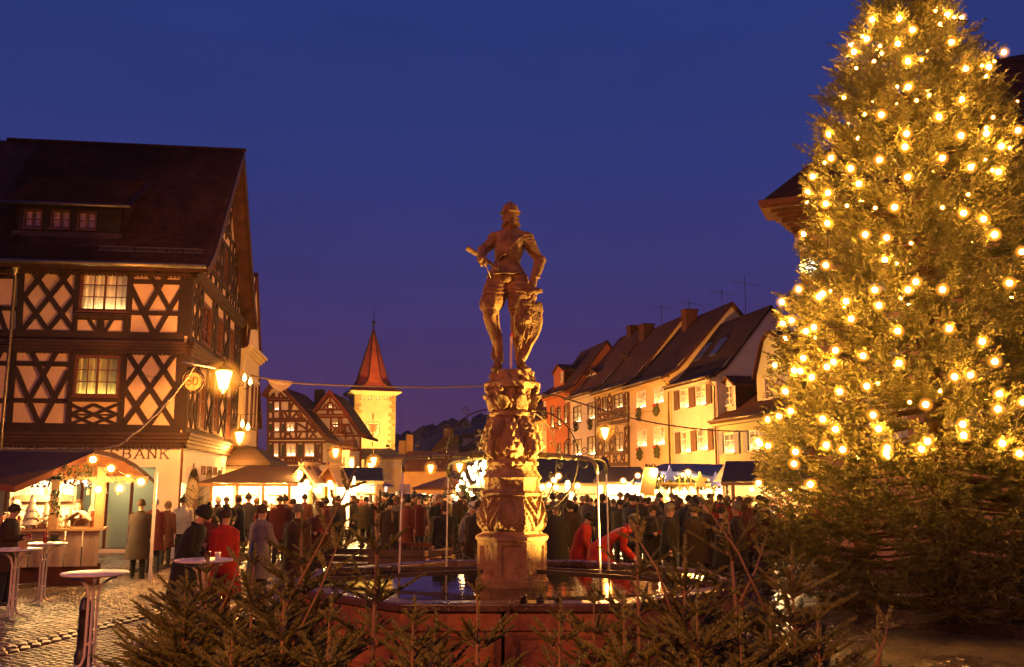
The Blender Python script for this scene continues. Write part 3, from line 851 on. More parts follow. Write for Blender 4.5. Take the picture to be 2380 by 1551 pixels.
roof_slab(fd, dorm, sl0 - .3, sl1 + .3, [(.45, dz1 - .20), (-2.35, 13.0)], M['tile'], 'dormer_roof', .10)
tiles(fd, dorm, sl0 - .3, sl1 + .1, .45, dz1 - .18, -2.35, 13.02, name='dormer_tiles')
mb = MB(); mb.tube([fd.pt(sl0 - .3, dz1 - .24, .5), fd.pt(sl1 + .3, dz1 - .24, .5)], .06, 8); mb.build('dormer_gutter', M['zinc'], dorm, True)
# back and left closure
mb = MB(); bf.box(mb, LEFT, -.02, 0, Z3, -DEP, -DEP + .2); bf.box(mb, LEFT - .2, LEFT, 0, Z3, -DEP, 0); mb.build('back_wall', M['plaster'], bank)
# lettering
sgn = root('bank_lettering', bf.pt(-1.5, 2.9, 0), 'large dark letters VOLKSBANK on the front wall above the awning', 'sign')
a = bf.sz(z3(390, 130))[0]; b = bf.sz(z3(1100, 195))[0]; zt0 = bf.sz(z3(900, 192))[1]; zt1 = bf.sz(z3(900, 132))[1]
lettering(bf, sgn, 'VOLKSBANK', a, b, zt0, zt1, .032, M['letter'], .022)
sgn2 = root('bank_lettering', bs.pt(3.5, 2.6, 0), 'small dark letters VOLKSBANK on the side wall over the arches', 'sign')
a = bs.sz(z3(1310, 210))[0]; b = bs.sz(z3(1415, 235))[0]; 
lettering(bs, sgn2, 'VOLKSBANK', a, b, 2.42, 2.72, .035, M['letter'], .022)
for k, xx in enumerate((1262, 1447)):
    q = bs.sz(z3(xx, 190)); 
    mb = MB(); fz = 2.62
    for t in (-.07, 0, .07): bs.bar(mb, (q[0] + t, fz - .02), (q[0] + t, fz + .16), .035, 0, .02)
    bs.bar(mb, (q[0] - .1, fz - .03), (q[0] + .1, fz - .03), .03, 0, .022); bs.bar(mb, (q[0], fz - .22), (q[0], fz - .03), .03, 0, .021)
    o = mb.build('bank_emblem', M['letter']); tag(o, ('dark emblem on the side wall nearest the corner' , 'dark emblem on the side wall beyond the small lettering')[k], 'emblem')
mb = MB(); q = bf.sz(z3(195, 128))
for t in (-.2, .06):
    bf.bar(mb, (q[0] + t, q[1] - .04), (q[0] + t + .26, q[1] - .04), .03, 0, .02); bf.bar(mb, (q[0] + t + .07, q[1] + .03), (q[0] + t + .3, q[1] + .03), .03, 0, .022); bf.bar(mb, (q[0] + t + .14, q[1] - .12), (q[0] + t + .14, q[1] + .1), .03, 0, .021)
o = mb.build('bank_emblem', M['letter']); tag(o, 'dark bank emblem left of the large lettering', 'emblem')

# ================================================================== street lamps
def halo_mat(name='glow_halo', c=(1, .34, .03), st=1.1):  # additive see-through shell that imitates glare around a lamp; no real glass
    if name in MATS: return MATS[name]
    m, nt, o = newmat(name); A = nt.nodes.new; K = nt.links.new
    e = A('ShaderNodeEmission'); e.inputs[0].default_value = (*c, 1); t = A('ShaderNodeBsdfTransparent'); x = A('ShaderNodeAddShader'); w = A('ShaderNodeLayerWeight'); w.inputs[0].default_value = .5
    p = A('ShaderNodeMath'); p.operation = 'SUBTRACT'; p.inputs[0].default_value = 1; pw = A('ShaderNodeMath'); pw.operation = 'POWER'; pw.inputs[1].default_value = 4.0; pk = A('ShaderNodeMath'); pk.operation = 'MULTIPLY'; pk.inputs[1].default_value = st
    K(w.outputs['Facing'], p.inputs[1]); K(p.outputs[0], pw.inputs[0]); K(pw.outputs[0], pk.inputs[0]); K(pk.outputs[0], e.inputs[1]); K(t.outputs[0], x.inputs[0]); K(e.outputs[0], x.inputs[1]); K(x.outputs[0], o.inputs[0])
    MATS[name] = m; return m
def street_lamp(u, v, Y, label, power, r=.16, pole='post', col=SOD, strength=22, group='lit street lamps'):
    p = P(u, v, Y)
    t = root('street_lamp', (p.x, p.y, 0 if pole == 'post' else p.z), label, 'lamp', group)
    mb = MB(); mb.lathe([(r*.45, -r*1.15), (r*.95, r*.75), (r*.55, r*.9)], 8, p)
    mb.build('lamp_glass', emis('sodium_glow_%d' % strength, col, strength), t, True)
    mb = MB(); mb.ball(p, r*2.5, 20, 14); mb.build('glow_halo', halo_mat('lamp_halo', (1, .30, .02), .9), t, True)  # added glow ball, painted glare around the lantern
    mb = MB(); mb.lathe([(r*1.15, r*.92), (r*.7, r*1.3), (r*.25, r*1.55), (r*.1, r*1.9)], 8, p); mb.lathe([(r*.12, -r*1.6), (r*.5, -r*1.17)], 8, p)
    mb.build('lamp_hood', M['iron'], t)
    if pole == 'span':
        mb = MB(); mb.tube([p + Vector((0, 0, r*1.8)), p + Vector((0, 0, r*1.8 + .5))], .02, 5); mb.tube([p + Vector((-3.2, 0, r*1.8 + .75)), p + Vector((0, 0, r*1.8 + .5)), p + Vector((3.2, 0, r*1.8 + .75))], .012, 4); mb.build('span_wire', M['iron'], t)
    if pole == 'post':
        mb = MB(); mb.lathe([(.10, 0), (.10, .4), (.055, .5), (.045, p.z - r*1.6)], 8, (p.x, p.y, 0)); mb.build('lamp_post', M['iron'], t, True)
    if power: 
        for k in range(1):
            point_lamp('lamp_light', p - Vector((0, 0, r * 2.2)), power, col, .12, t)
    return t, p
lampt, lp = street_lamp(520, 881, 26.6, 'bright orange lantern hung from the bank corner beside the round sign', 1900, .26, 'wall', SOD, 22)
cp = bf.pt(0.05, 5.75, .12)
mb = MB(); mb.tube([cp, cp + Vector((.6, -.3, .05)), lp + Vector((0, 0, .55)), lp + Vector((0, 0, .42))], .025, 6)
mb.tube([cp + Vector((0, 0, -.5)), cp + Vector((.35, -.15, -.28)), cp + Vector((.6, -.3, .03))], .018, 6)
for k in range(3):
    c_ = cp + Vector((.25 + k * .22, -.12 - k * .1, -.1)); mb.tube([c_ + Vector((.09 * math.cos(a) * (1 - a / 9), 0, .09 * math.sin(a) * (1 - a / 9))) for a in np.linspace(0, 7, 18)], .009, 5)
mb.build('scrolled_bracket', M['iron'], lampt, True)
# round hanging sign
p = P(*z2(1465, 985), 27.6)
hs = root('hanging_sign', p, 'round wrought iron sign with a worn number fifty under the corner bracket', 'sign')
mb = MB(); mb.tube([p + Vector((.33 * math.cos(a), 0, .36 * math.sin(a))) for a in np.linspace(0, 2*math.pi, 25)], .03, 6); mb.tube([p + Vector((.26 * math.cos(a), 0, .28 * math.sin(a))) for a in np.linspace(0, 2*math.pi, 25)], .015, 6)
mb.build('ring', M['iron'], hs, True)
mb = MB(); mb.lathe([(.25, -.02), (.25, .02)], 24, (0, 0, 0)); mb.v = [(p.x + q[0], p.y + q[2], p.z + q[1] * 1.1) for q in mb.v]; mb.build('disc', mat('worn_sign_metal', (.30, .14, .06), .6, .4, 12), hs)
mb = MB()
for pts in ([(-.04,.12),(-.15,.12),(-.15,.01),(-.05,.02),(-.03,-.05),(-.08,-.12),(-.16,-.10)], [(.09 + .07*math.cos(a), .12*math.sin(a)) for a in np.linspace(0, 2*math.pi, 13)]):
    mb.tube([p + Vector((a, -.03, b)) for a, b in pts], .015, 5)
mb.build('numeral', M['iron'], hs)
mb = MB(); mb.tube([p + Vector((0, 0, .36)), p + Vector((0, 0, .62))], .015, 5)
for sg in (-1, 1): mb.tube([p + Vector((sg*(.1 + .06*math.cos(a)), 0, .5 + .06*math.sin(a))) for a in np.linspace(0, 5.5, 14)], .01, 5)
mb.build('hanger', M['iron'], hs)
street_lamp(557, 1015, 37.0, 'orange street lamp glowing beside the yellow house past the bank', 420, .20, 'span', SOD, 22)
street_lamp(780, 1051, 92.0, 'orange street lamp before the first timbered gable house', 15000, .34, 'span', SOD, 22)
street_lamp(868, 1071, 92.0, 'upper of the two orange lamps over the gate arch', 7000, .34, 'span', SOD, 22)
street_lamp(861, 1083, 90.0, 'lower of the two orange lamps over the gate arch', 1500, .28, 'span', SOD, 22)
street_lamp(1001, 1088, 80.0, 'orange street lamp left of the fountain behind the bent pipe', 2600, .27, 'span', SOD, 22)
street_lamp(1068, 1084, 70.0, 'orange street lamp just left of the fountain column', 2200, .26, 'span', SOD, 22)
street_lamp(1406, 1004, 53.0, 'orange street lamp before the timbered house right of the fountain', 7500, .25, 'span', SOD, 22)
# wall torches on the yellow house
# ================================================================== houses past the bank
def simple_block(fac, par, s0, s1, z1_, dep, m, name='side_wall'):
    mb = MB()
    mb.quad(fac.pt(s1, 0, 0), fac.pt(s1, 0, -dep), fac.pt(s1, z1_, -dep), fac.pt(s1, z1_, 0))
    mb.quad(fac.pt(s0, 0, 0), fac.pt(s0, z1_, 0), fac.pt(s0, z1_, -dep), fac.pt(s0, 0, -dep))
    mb.quad(fac.pt(s0, 0, -dep), fac.pt(s1, 0, -dep), fac.pt(s1, z1_, -dep), fac.pt(s0, z1_, -dep))
    return mb.build(name, m, par)
# N1: narrow pale yellow house
n1 = root('yellow_town_house', bs.pt(12.2, 0, 0), 'narrow pale yellow house with moulded cornice squeezed behind the bank', 'building')
fn = Fac(C0 + bs.n * .25, TH + math.pi / 2)
wn_ = [(10.75, 11.35, 4.6, 6.6), (12.2, 12.8, 4.6, 6.6), (13.4, 13.9, 4.6, 6.6), (10.75, 11.35, 1.6, 3.3), (12.2, 12.8, 1.6, 3.3)]
wall(fn, n1, [(10.1, 0), (14.4, 0), (14.4, 7.9), (10.1, 7.9)], wn_, M['plaster_yellow'])
wall(fn, n1, [(10.1, 7.9), (14.4, 7.9), (14.0, 9.3), (12.6, 11.4), (11.6, 11.4), (10.3, 9.3)], [], M['plaster_yellow'], 'gable_wall')
for h in wn_: window(fn, n1, h, 2, 3, M['brown_wood'], (1, .6, .2), 4, .3, .08)
for h in wn_[:3]:
    mb = MB(); fn.box(mb, h[0] - .12, h[1] + .12, h[3] + .1, h[3] + .2, 0, .12); mb.build('window_hood', M['plaster_white'], n1)
mb = MB()
for k, (a, o) in enumerate(((7.7, .12), (7.82, .22), (7.94, .34))): fn.box(mb, 10.08, 14.42 + o, a, a + .115, -.02, o)
mb.build('cornice', M['plaster_yellow'], n1)
simple_block(fn, n1, 10.1, 14.4, 7.9, 9, M['plaster_yellow'])
mb = MB(); mb.prism([fn.pt(10.0, 7.95, .1), fn.pt(12.1, 11.7, .1), fn.pt(12.1, 11.5, .1), fn.pt(10.2, 7.95, .1)], -fn.n * 9); mb.prism([fn.pt(14.6, 7.95, .1), fn.pt(12.1, 11.7, .1), fn.pt(12.1, 11.5, .1), fn.pt(14.4, 7.95, .1)], -fn.n * 9); mb.build('roof', M['tile_red'], n1)
for k, (x, y) in enumerate(((355, 1045), (393, 1070), (340, 1345), (378, 1365))):
    q = fn.sz(z8(x, y)); p = fn.pt(q[0], q[1], .25)
    t = root('wall_torch', p, ['upper near', 'upper far', 'lower near', 'lower far'][k] + ' flame-shaped wall lamp on the pale yellow house', 'lamp', 'wall lamps on the yellow house')
    mb = MB(); mb.lathe([(.03, -.12), (.085, -.03), (.07, .06), (.01, .2)], 8, p); mb.build('flame_glass', emis('torch_glow', WARM, 22), t, True)
    mb = MB(); mb.tube([fn.pt(q[0], q[1] - .3, 0), fn.pt(q[0], q[1] - .28, .2), p - Vector((0, 0, .12))], .02, 6); mb.build('bracket', M['iron'], t)

def timber(fac, par, lines, zz, w, m):
    for a, b in lines: beam(fac, par, a, b, w, m, zz=zz)
# N2: timbered gable after it
n2 = root('timbered_side_house', bs.pt(16, 0, 0), 'dim half-timbered gable house between the yellow house and the wide timbered gable', 'building')
f2 = Fac(C0 - bs.n * .2, TH + math.pi / 2)
w2 = [(15.0, 15.8, 3.3, 4.6), (16.4, 17.2, 3.3, 4.6)]
wall(f2, n2, [(14.6, 0), (18.2, 0), (18.2, 5.1), (14.6, 5.1)], w2, M['plaster'])
for h in w2: window(f2, n2, h, 2, 3, M['white_wood'], (1, .66, .25), 5, .3, .08)
wall(f2, n2, [(14.6, 5.1), (18.2, 5.1), (16.4, 7.4)], [], M['plaster'], 'gable_wall')
for x in np.arange(14.7, 18.3, .66): beam(f2, n2, (x, .3), (x, 5.0), .12, M['oak_red'])
for z in (1.5, 3.0, 5.1): beam(f2, n2, (14.6, z), (18.2, z), .2, M['oak_red'])
for a, b in (((15.3, 5.2), (16.3, 6.9)), ((17.5, 5.2), (16.5, 6.9)), ((16.4, 5.2), (16.4, 6.9)), ((15.5, 5.9), (17.3, 5.9))): beam(f2, n2, a, b, .12, M['oak_red'])
mb = MB()
for sx_ in (14.35, 18.45):
    mb.prism([f2.pt(sx_, 4.9, .2), f2.pt(16.4, 7.65, .2), f2.pt(16.4, 7.45, .2), f2.pt(sx_ + (.25 if sx_ < 16 else -.25), 4.9, .2)], -f2.n * 9)
mb.build('roof', M['tile_red'], n2); simple_block(f2, n2, 14.6, 18.2, 5.1, 8, M['plaster'])

# small hipped roof structure below (market hall canopy)
pa, pb = P(*z4(0, 1240), 37.5), P(*z4(232, 1245), 37.5)
pv = root('roofed_pavilion', ((pa.x + pb.x) / 2, 38.9, 0), 'pavilion with a curved dark roof and yellow lit eaves at the bank end', 'pavilion')
xm = (pa.x - 1.5 + pb.x) / 2; hw = (pb.x - pa.x + 1.5) / 2; ze = pa.z
mb = MB(); 
for (f, dz) in ((1.12, -.05), (1.0, .15), (.72, .40), (.5, .62), (.30, .75), (.05, .8)):
    mb.v += [(xm - hw*f, 38.9 - hw*f, ze + dz), (xm + hw*f, 38.9 - hw*f, ze + dz), (xm + hw*f, 38.9 + hw*f, ze + dz), (xm - hw*f, 38.9 + hw*f, ze + dz)]
for i in range(5):
    for k in range(4): mb.f.append((i*4 + k, i*4 + (k+1) % 4, i*4 + 4 + (k+1) % 4, i*4 + 4 + k))
mb.f.append((20, 21, 22, 23)); mb.build('roof', mat('dark_pavilion_tile', (.035, .02, .015), .8), pv)  # one even dark colour over the whole pavilion roof
mb = MB(); mb.box((xm, 38.9, ze - .22), (hw*2.1, hw*2.1, .30)); mb.build('fascia', M['plaster_yellow'], pv)
for sx_ in (-1, 1):
    for sy_ in (-1, 1): 
        mb = MB(); mb.box((xm + sx_*hw*.95, 38.9 + sy_*hw*.95, (ze - .37) / 2), (.2, .2, ze - .37)); mb.build('post', M['oak_red'], pv)

# timbered gable houses by the tower
def gable_house(name, label, Y, ang, poly, zz, holes, lines, thick, mw, mbm, roofpts, depth, m_roof, lamp, shutters=(), cols=3, rows=3):
    c = P(*zz(*poly[0]), Y)
    f = Fac((c.x, c.y), ang)
    base = f.pt(0, 0)
    t = root(name, base, label, 'building')
    pts = [f.sz(zz(*q)) for q in poly]
    pts = [(q[0], 0 if q[1] < 3.2 else q[1]) for q in pts]
    hs = [rect(f, zz, *h) for h in holes]
    hull = pts
    wall(f, t, hull, hs, mw)
    for i, h in enumerate(hs): window(f, t, h, 2, 3, M['white_wood'], (1, .78, .36), lamp * 2.6, .5, .14, thin=.08, lamp_h=.3)
    for a, b in lines: beam(f, t, a, b, thick, mbm, zz=zz, proud=.08)
    for a, b in thick_lines(lines): pass
    # roof slabs
    rp_ = [f.sz(zz(*q)) for q in roofpts]
    for a, b in zip(rp_[:-1], rp_[1:]):
        mb = MB(); nn = Vector((-(b[1]-a[1]), b[0]-a[0])).normalized() * .35
        if nn.y > 0: nn = -nn
        mb.prism([f.pt(a[0], a[1], .5), f.pt(b[0], b[1], .5), f.pt(b[0] + nn.x*.8, b[1] + nn.y, .5), f.pt(a[0] + nn.x*.8, a[1] + nn.y, .5)], -f.n * (depth + .5))
        mb.build('roof', m_roof, t)
    for a, b in zip(rp_[:-1], rp_[1:]):
        mb = MB(); f.bar(mb, a, b, .38, .52, .62, .1); mb.build('verge_board', mbm, t)
    for q in shutters:
        r_ = rect(f, zz, *q); mb = MB(); f.box(mb, *r_, .02, .08); mb.build('shutter', M['shutter_green'], t)
    mb = MB(); s0, s1 = min(p[0] for p in pts), max(p[0] for p in pts)
    zz_ = min(p[1] for p in pts if p[1] > 1)
    mb.quad(f.pt(s1, 0, 0), f.pt(s1, 0, -depth), f.pt(s1, zz_, -depth), f.pt(s1, zz_, 0)); mb.quad(f.pt(s0, 0, 0), f.pt(s0, zz_, 0), f.pt(s0, zz_, -depth), f.pt(s0, 0, -depth)); mb.build('side_wall', mw, t)
    return t, f
def thick_lines(l): return []
def vpost(xs, y0, y1): return [((x, y0), (x, y1)) for x in xs]
linesA = []
for y, x0, x1 in ((722, 232, 392), (742, 232, 420), (824, 240, 480), (884, 236, 530), (902, 236, 550), (985, 236, 620), (1042, 232, 690), (1068, 232, 690), (1190, 232, 660), (1236, 232, 690)): linesA.append(((x0, y), (x1, y)))
linesA += vpost((234,), 680, 1240) + vpost((282, 322), 690, 722) + vpost((275, 330, 402), 745, 884) + vpost((275, 335, 370, 455, 540), 905, 1042) + vpost((272, 325, 368, 462, 512, 605, 655), 1070, 1236)
linesA += [((250, 722), (285, 680)), ((372, 722), (325, 680)), ((340, 824), (352, 884)), ((408, 760), (408, 884)), ((430, 760), (408, 824)), ((360, 824), (392, 884)), ((420, 884), (470, 824)), ((490, 884), (450, 824)), ((510, 884), (480, 826)),
 ((470, 1042), (500, 985)), ((540, 905), (620, 985)), ((560, 1042), (600, 985)), ((620, 1042), (580, 985)), ((545, 985), (600, 940)), ((250, 1042), (268, 985)), ((350, 1042), (400, 985)), ((420, 1042), (395, 985)), ((465, 920), (530, 960)), ((640, 1080), (612, 1190)), ((612, 1110), (650, 1190)), ((470, 1190), (500, 1236)), ((640, 1236), (612, 1190)), ((260, 1236), (240, 1190)), ((300, 1190), (300, 1236))]
hA, fA = gable_house('timbered_gable_house', 'wide half-timbered gable house with green shutters left of the tower', 112, math.radians(-2), [(232, 1300), (232, 672), (262, 640), (335, 640), (692, 1048), (692, 1300)], z4,
    [(284, 326, 755, 820), (282, 322, 918, 984), (378, 440, 920, 985), (278, 320, 1080, 1185), (376, 455, 1085, 1180), (522, 600, 1085, 1182)], linesA, .27, M['plaster_far'], M['oak_red'],
    [(200, 705), (258, 626), (345, 630), (545, 850), (705, 1045), (812, 1082)], 12, M['tile_red'], 8.0, shutters=[(244, 276, 760, 822), (244, 276, 925, 985), (345, 372, 925, 985), (444, 468, 925, 985), (244, 272, 1085, 1185), (340, 370, 1085, 1185), (462, 514, 1085, 1185), (605, 640, 1085, 1185)])
for (xa, xb) in ((372, 458), (525, 602)):
    for k in range(4):
        x = xa + (xb - xa) * k / 4; w_ = (xb - xa) / 4
        beam(fA, hA, (x, 1190), (x + w_, 1236), .16, M['oak_red'], zz=z4, proud=.1); beam(fA, hA, (x + w_, 1190), (x, 1236), .16, M['oak_red'], zz=z4, proud=.1)
linesB = [((630, 812), (812, 812)), ((600, 852), (850, 852)), ((600, 872), (850, 872)), ((700, 998), (910, 998)), ((640, 1018), (950, 1018)), ((700, 1130), (950, 1130)), ((740, 930), (880, 930)), ((845, 1130), (950, 1130)), ((700, 760), (745, 760)),
 ((722, 690), (722, 760)), ((702, 765), (702, 845)), ((742, 765), (742, 845)), ((660, 812), (690, 770)), ((785, 812), (755, 770)), ((722, 800), (700, 845)), ((722, 800), (745, 845)), ((728, 880), (728, 998)), ((792, 880), (792, 998)), ((812, 880), (812, 998)), ((845, 1000), (845, 1290)), ((905, 1020), (905, 1290)), ((820, 930), (850, 998)), ((850, 930), (820, 998)), ((870, 930), (895, 998)), ((740, 940), (790, 998)), ((790, 940), (740, 998)), ((960, 1010), (960, 1290)), ((850, 1100), (900, 1130)), ((910, 1040), (950, 1130)), ((855, 1135), (900, 1200)), ((900, 1135), (855, 1200))]
hB, fB = gable_house('red_timbered_gable_house', 'pointed red half-timbered gable house against the tower', 118, math.radians(-2), [(560, 1300), (560, 905), (724, 688), (960, 1005), (960, 1300)], z4,
    [(703, 742, 768, 800), (732, 790, 908, 948), (850, 910, 1035, 1088)], linesB, .25, M['plaster_far'], M['beam_red'],
    [(590, 842), (724, 672), (838, 820), (965, 1003), (1012, 1022)], 9, M['tile_red'], 9.0)
# plain low annex before them
an = root('plain_annex', (P(*z4(843, 1300), 100).x, 100, 0), 'plain rendered annex with two tall windows below the red gable house', 'building')
f = Fac((P(*z4(812, 1300), 100).x, 100), math.radians(4))
hs = [rect(f, z4, 820, 838, 1180, 1275), rect(f, z4, 852, 858, 1180, 1275)]; hs[1] = (hs[0][1] + .35, hs[0][1] + 1.0, hs[0][2], hs[0][3])
tz = f.sz(z4(840, 1130))[1]; s1 = f.sz(z4(872, 1200))[0]
wall(f, an, [(0, 0), (s1, 0), (s1, tz), (0, tz)], hs, M['plaster_pink'])
for h in hs: window(f, an, h, 1, 2, M['brown_wood'], (1, .6, .2), 6, .3, .1)
simple_block(f, an, 0, s1, tz, 6, M['plaster_pink']); mb = MB(); mb.prism([f.pt(-.5, tz, .4), f.pt(s1 + .5, tz, .4), f.pt(s1 + .2, tz + 1.3, -2), f.pt(0, tz + 1.3, -2)], -f.n * 4 + Vector((0, 0, .1))); mb.build('roof', M['tile_red'], an)
mb = MB(); cpt = P(*z4(638, 730), 124); mb.box((cpt.x, 124, cpt.z - 3), (1.2, 1.2, 8.5)); o = mb.build('chimney', M['tile_red'], hB)

# ================================================================== gate tower
TY = 135; ta = math.radians(18.4)
c = P(*z4(905, 1100), TY); ft = Fac((c.x, c.y), ta); tw = ft.sz(z4(1232, 900))[0]
tower = root('gate_tower', ft.pt(tw / 2, 0, -tw / 2), 'tall square gate tower with red pointed spire, painted eagle shield and sundial', 'tower')
zt_ = ft.sz(z4(1060, 680))[1]
tws = [rect(ft, z4, x - 13, x + 13, 706, 734) for x in (972, 1034, 1097, 1160)]
wall(ft, tower, [(0, 0), (tw, 0), (tw, zt_), (0, zt_)], tws, M['plaster_tower'])
fl = Fac(ft.pt(0, 0, -tw), ta - math.pi / 2)
wall(fl, tower, [(0, 0), (tw, 0), (tw, zt_), (0, zt_)], [], M['plaster_tower'], 'side_wall'); simple_block(ft, tower, 0, tw, zt_, tw, M['plaster_tower'])
for h in tws:
    mb = MB(); ft.box(mb, h[0], h[1], h[2], h[3], -.5, -.4); w_ = mb.build('window', M['oak'], tower)
    mb = MB(); ft.box(mb, (h[0] + h[1]) / 2 - .09, (h[0] + h[1]) / 2 + .09, h[2], h[3], -.1, -.02); ft.box(mb, h[0], h[1], (h[2] + h[3]) / 2 - .07, (h[2] + h[3]) / 2 + .07, -.09, -.03); mb.build('glazing_bars', M['white_wood'], w_)
    mb = MB(); n = 8; r_ = (h[1] - h[0]) / 2; cs = (h[0] + h[1]) / 2
    for sg in (-1, 1): mb.prism([ft.pt(q[0], q[1], -.03) for q in [(cs + sg*r_, h[3] + .01)] + [(cs + sg*r_*math.cos(a), h[3] - r_ + r_*math.sin(a)) for a in [k*math.pi/2/n for k in range(n+1)]]], ft.n * .04)
    mb.build('arch_head', M['plaster_tower'], w_)
# quoins on both visible corners
def quoins(fac, s0, dirn, z0, z1):
    z = z0; k = 0
    while z < z1:
        h = random.uniform(.42, .62); w_ = random.uniform(.95, 1.15) if k % 2 else random.uniform(.55, .75)
        mb = MB(); a, b = (s0, s0 + dirn * w_) if dirn > 0 else (s0 + dirn * w_, s0)
        fac.box(mb, a, b, z + .02, min(z + h, z1) - .02, -.05, .06 + random.uniform(0, .03)); mb.build('quoin_stone', M['quoin'], tower); z += h; k += 1
quoins(ft, -.02, 1, 6.5, zt_ - .1); quoins(ft, tw + .02, -1, 6.5, zt_ - .1); quoins(fl, tw - .03, -1, 6.5, zt_ - .1); 
# eaves and spire
mid = ft.pt(tw / 2, 0, -tw / 2)
def ring(hw_, z, n=4): return [mid + (ft.d * (hw_ * a) + ft.n * (hw_ * b)) + Vector((0, 0, z)) for a, b in ((-1, 1), (1, 1), (1, -1), (-1, -1))]
mb = MB(); hw_ = tw / 2
prs = [(hw_ + .05, zt_ - .35), (hw_ + .75, zt_ + .05), (hw_ + .78, zt_ + .22)]
for h_, z in prs: mb.v += [tuple(p) for p in ring(h_, z)]
for i in range(2):
    for k in range(4): mb.f.append((i*4 + k, i*4 + (k+1) % 4, i*4+4 + (k+1) % 4, i*4+4 + k))
mb.f.append((3, 2, 1, 0)); mb.f.append((8, 9, 10, 11)); mb.build('eaves', M['plaster_tower'], tower)
apz = P(*z4(1048, 155), TY).z
mb = MB(); n = 8
def octr(f, z, sq):     # between a square (sq=1) and an octagon
    out = []
    for k in range(8):
        a = ta - math.pi/2 + math.pi/8 + k * math.pi / 4
        r_o = f / math.cos(math.pi / 8)
        x, y = r_o * math.cos(a), r_o * math.sin(a)
        # push towards the square outline
        lx = x * math.cos(-ta) - y * math.sin(-ta); ly = x * math.sin(-ta) + y * math.cos(-ta)
        m_ = max(abs(lx), abs(ly)); kx, ky = math.copysign(m_, lx), math.copysign(m_, ly)
        lx = lx + (kx - lx) * sq; ly = ly + (ky - ly) * sq
        X = lx * math.cos(ta) - ly * math.sin(ta); Y_ = lx * math.sin(ta) + ly * math.cos(ta)
        out.append((mid.x + X, mid.y + Y_, z))
    return out
z0s = zt_ + .22
lev = [(hw_ + .78, z0s, .95), (hw_ * .98, z0s + .55, .6), (hw_ * .80, z0s + 1.4, .12), (hw_ * .70, z0s + 2.2, 0), (.05, apz, 0)]
for f_, z, sq in lev: mb.v += octr(f_, z, sq)
for i in range(len(lev) - 1):
    for k in range(8): mb.f.append((i*8 + k, i*8 + (k+1) % 8, i*8+8 + (k+1) % 8, i*8+8 + k))
sp = mb.build('spire', M['spire'], tower)
for k in range(8):
    mb = MB(); mb.tube([Vector(octr(f_ + .03, z + .03, sq)[k]) for f_, z, sq in lev], .09, 5); mb.build('spire_hip', M['tile_red'], sp)
mb = MB(); mb.lathe([(.28, 0), (.12, .8), (.10, 1.4), (.26, 1.7), (.26, 1.9), (.06, 2.2), (.03, 4.2)], 8, (mid.x, mid.y, apz - .6)); mb.build('finial', M['iron'], tower)
# eagle shield
def ftp(x, y): return ft.sz(z4(x, y))
sh = [ftp(*q) for q in ((1002, 918), (1030, 908), (1058, 914), (1086, 908), (1112, 918), (1108, 960), (1110, 1000), (1090, 1025), (1056, 1038), (1022, 1025), (1002, 1000), (1006, 960))]
mb = MB(); mb.prism([ft.pt(q[0], q[1], .01) for q in sh], ft.n * .05); shd = mb.build('painted_shield', mat('shield_cream', (.66, .60, .40), .8, .1, 1), tower)
mb = MB()
for i in range(len(sh)): ft.bar(mb, sh[i], sh[(i+1) % len(sh)], .13, .0, .09, .05)
mb.build('shield_border', mat('shield_line', (.20, .20, .12), .8, .1, 1), shd)
er = mat('eagle_red', (.40, .10, .03), .7, .2, 2)
mb = MB()
for a, b, w_ in (((1056, 925), (1056, 990), .42), ((1056, 990), (1056, 1020), .18), ((1050, 928), (1040, 932), .12), ((1056, 1000), (1040, 1014), .12), ((1056, 1000), (1072, 1014), .12), ((1052, 945), (1028, 925), .22), ((1062, 945), (1086, 925), .22)):
    ft.bar(mb, ftp(*a), ftp(*b), w_, .05, .10 + w_ * .05)
for k in range(5):
    for sg in (-1, 1):
        a = ftp(1057 + sg * 10, 948 + k * 6); b = ftp(1057 + sg * (42 - k * 4), 925 + k * 14 + (8 if k else 0)); ft.bar(mb, a, b, .13, .05, .09 + k * .004)
mb.build('eagle', er, shd)
# sundial marks
mb = MB(); sd = mat('sundial_line', (.48, .38, .22), .8, .1, 1)
ca = ftp(1070, 745)
for k in range(13):
    a = math.radians(200 + k * 140 / 12); d1, d2 = 2.4, 3.2
    ft.bar(mb, (ca[0] + math.cos(a) * d1 * .95, ca[1] + math.sin(a) * d1 * .62), (ca[0] + math.cos(a) * d2 * .95, ca[1] + math.sin(a) * d2 * .62), .13, 0, .03 + k * .001)
ft.bar(mb, ca, ftp(1076, 800), .06, 0, .04); mb.build('sundial', sd, tower)
mb = MB(); ft.bar(mb, ftp(1058, 842), ftp(1058, 892), .16, -.1, .05); ft.bar(mb, ftp(1052, 1062), ftp(1052, 1098), .16, -.1, .05); mb.build('slit_window', M['oak_red'], tower)

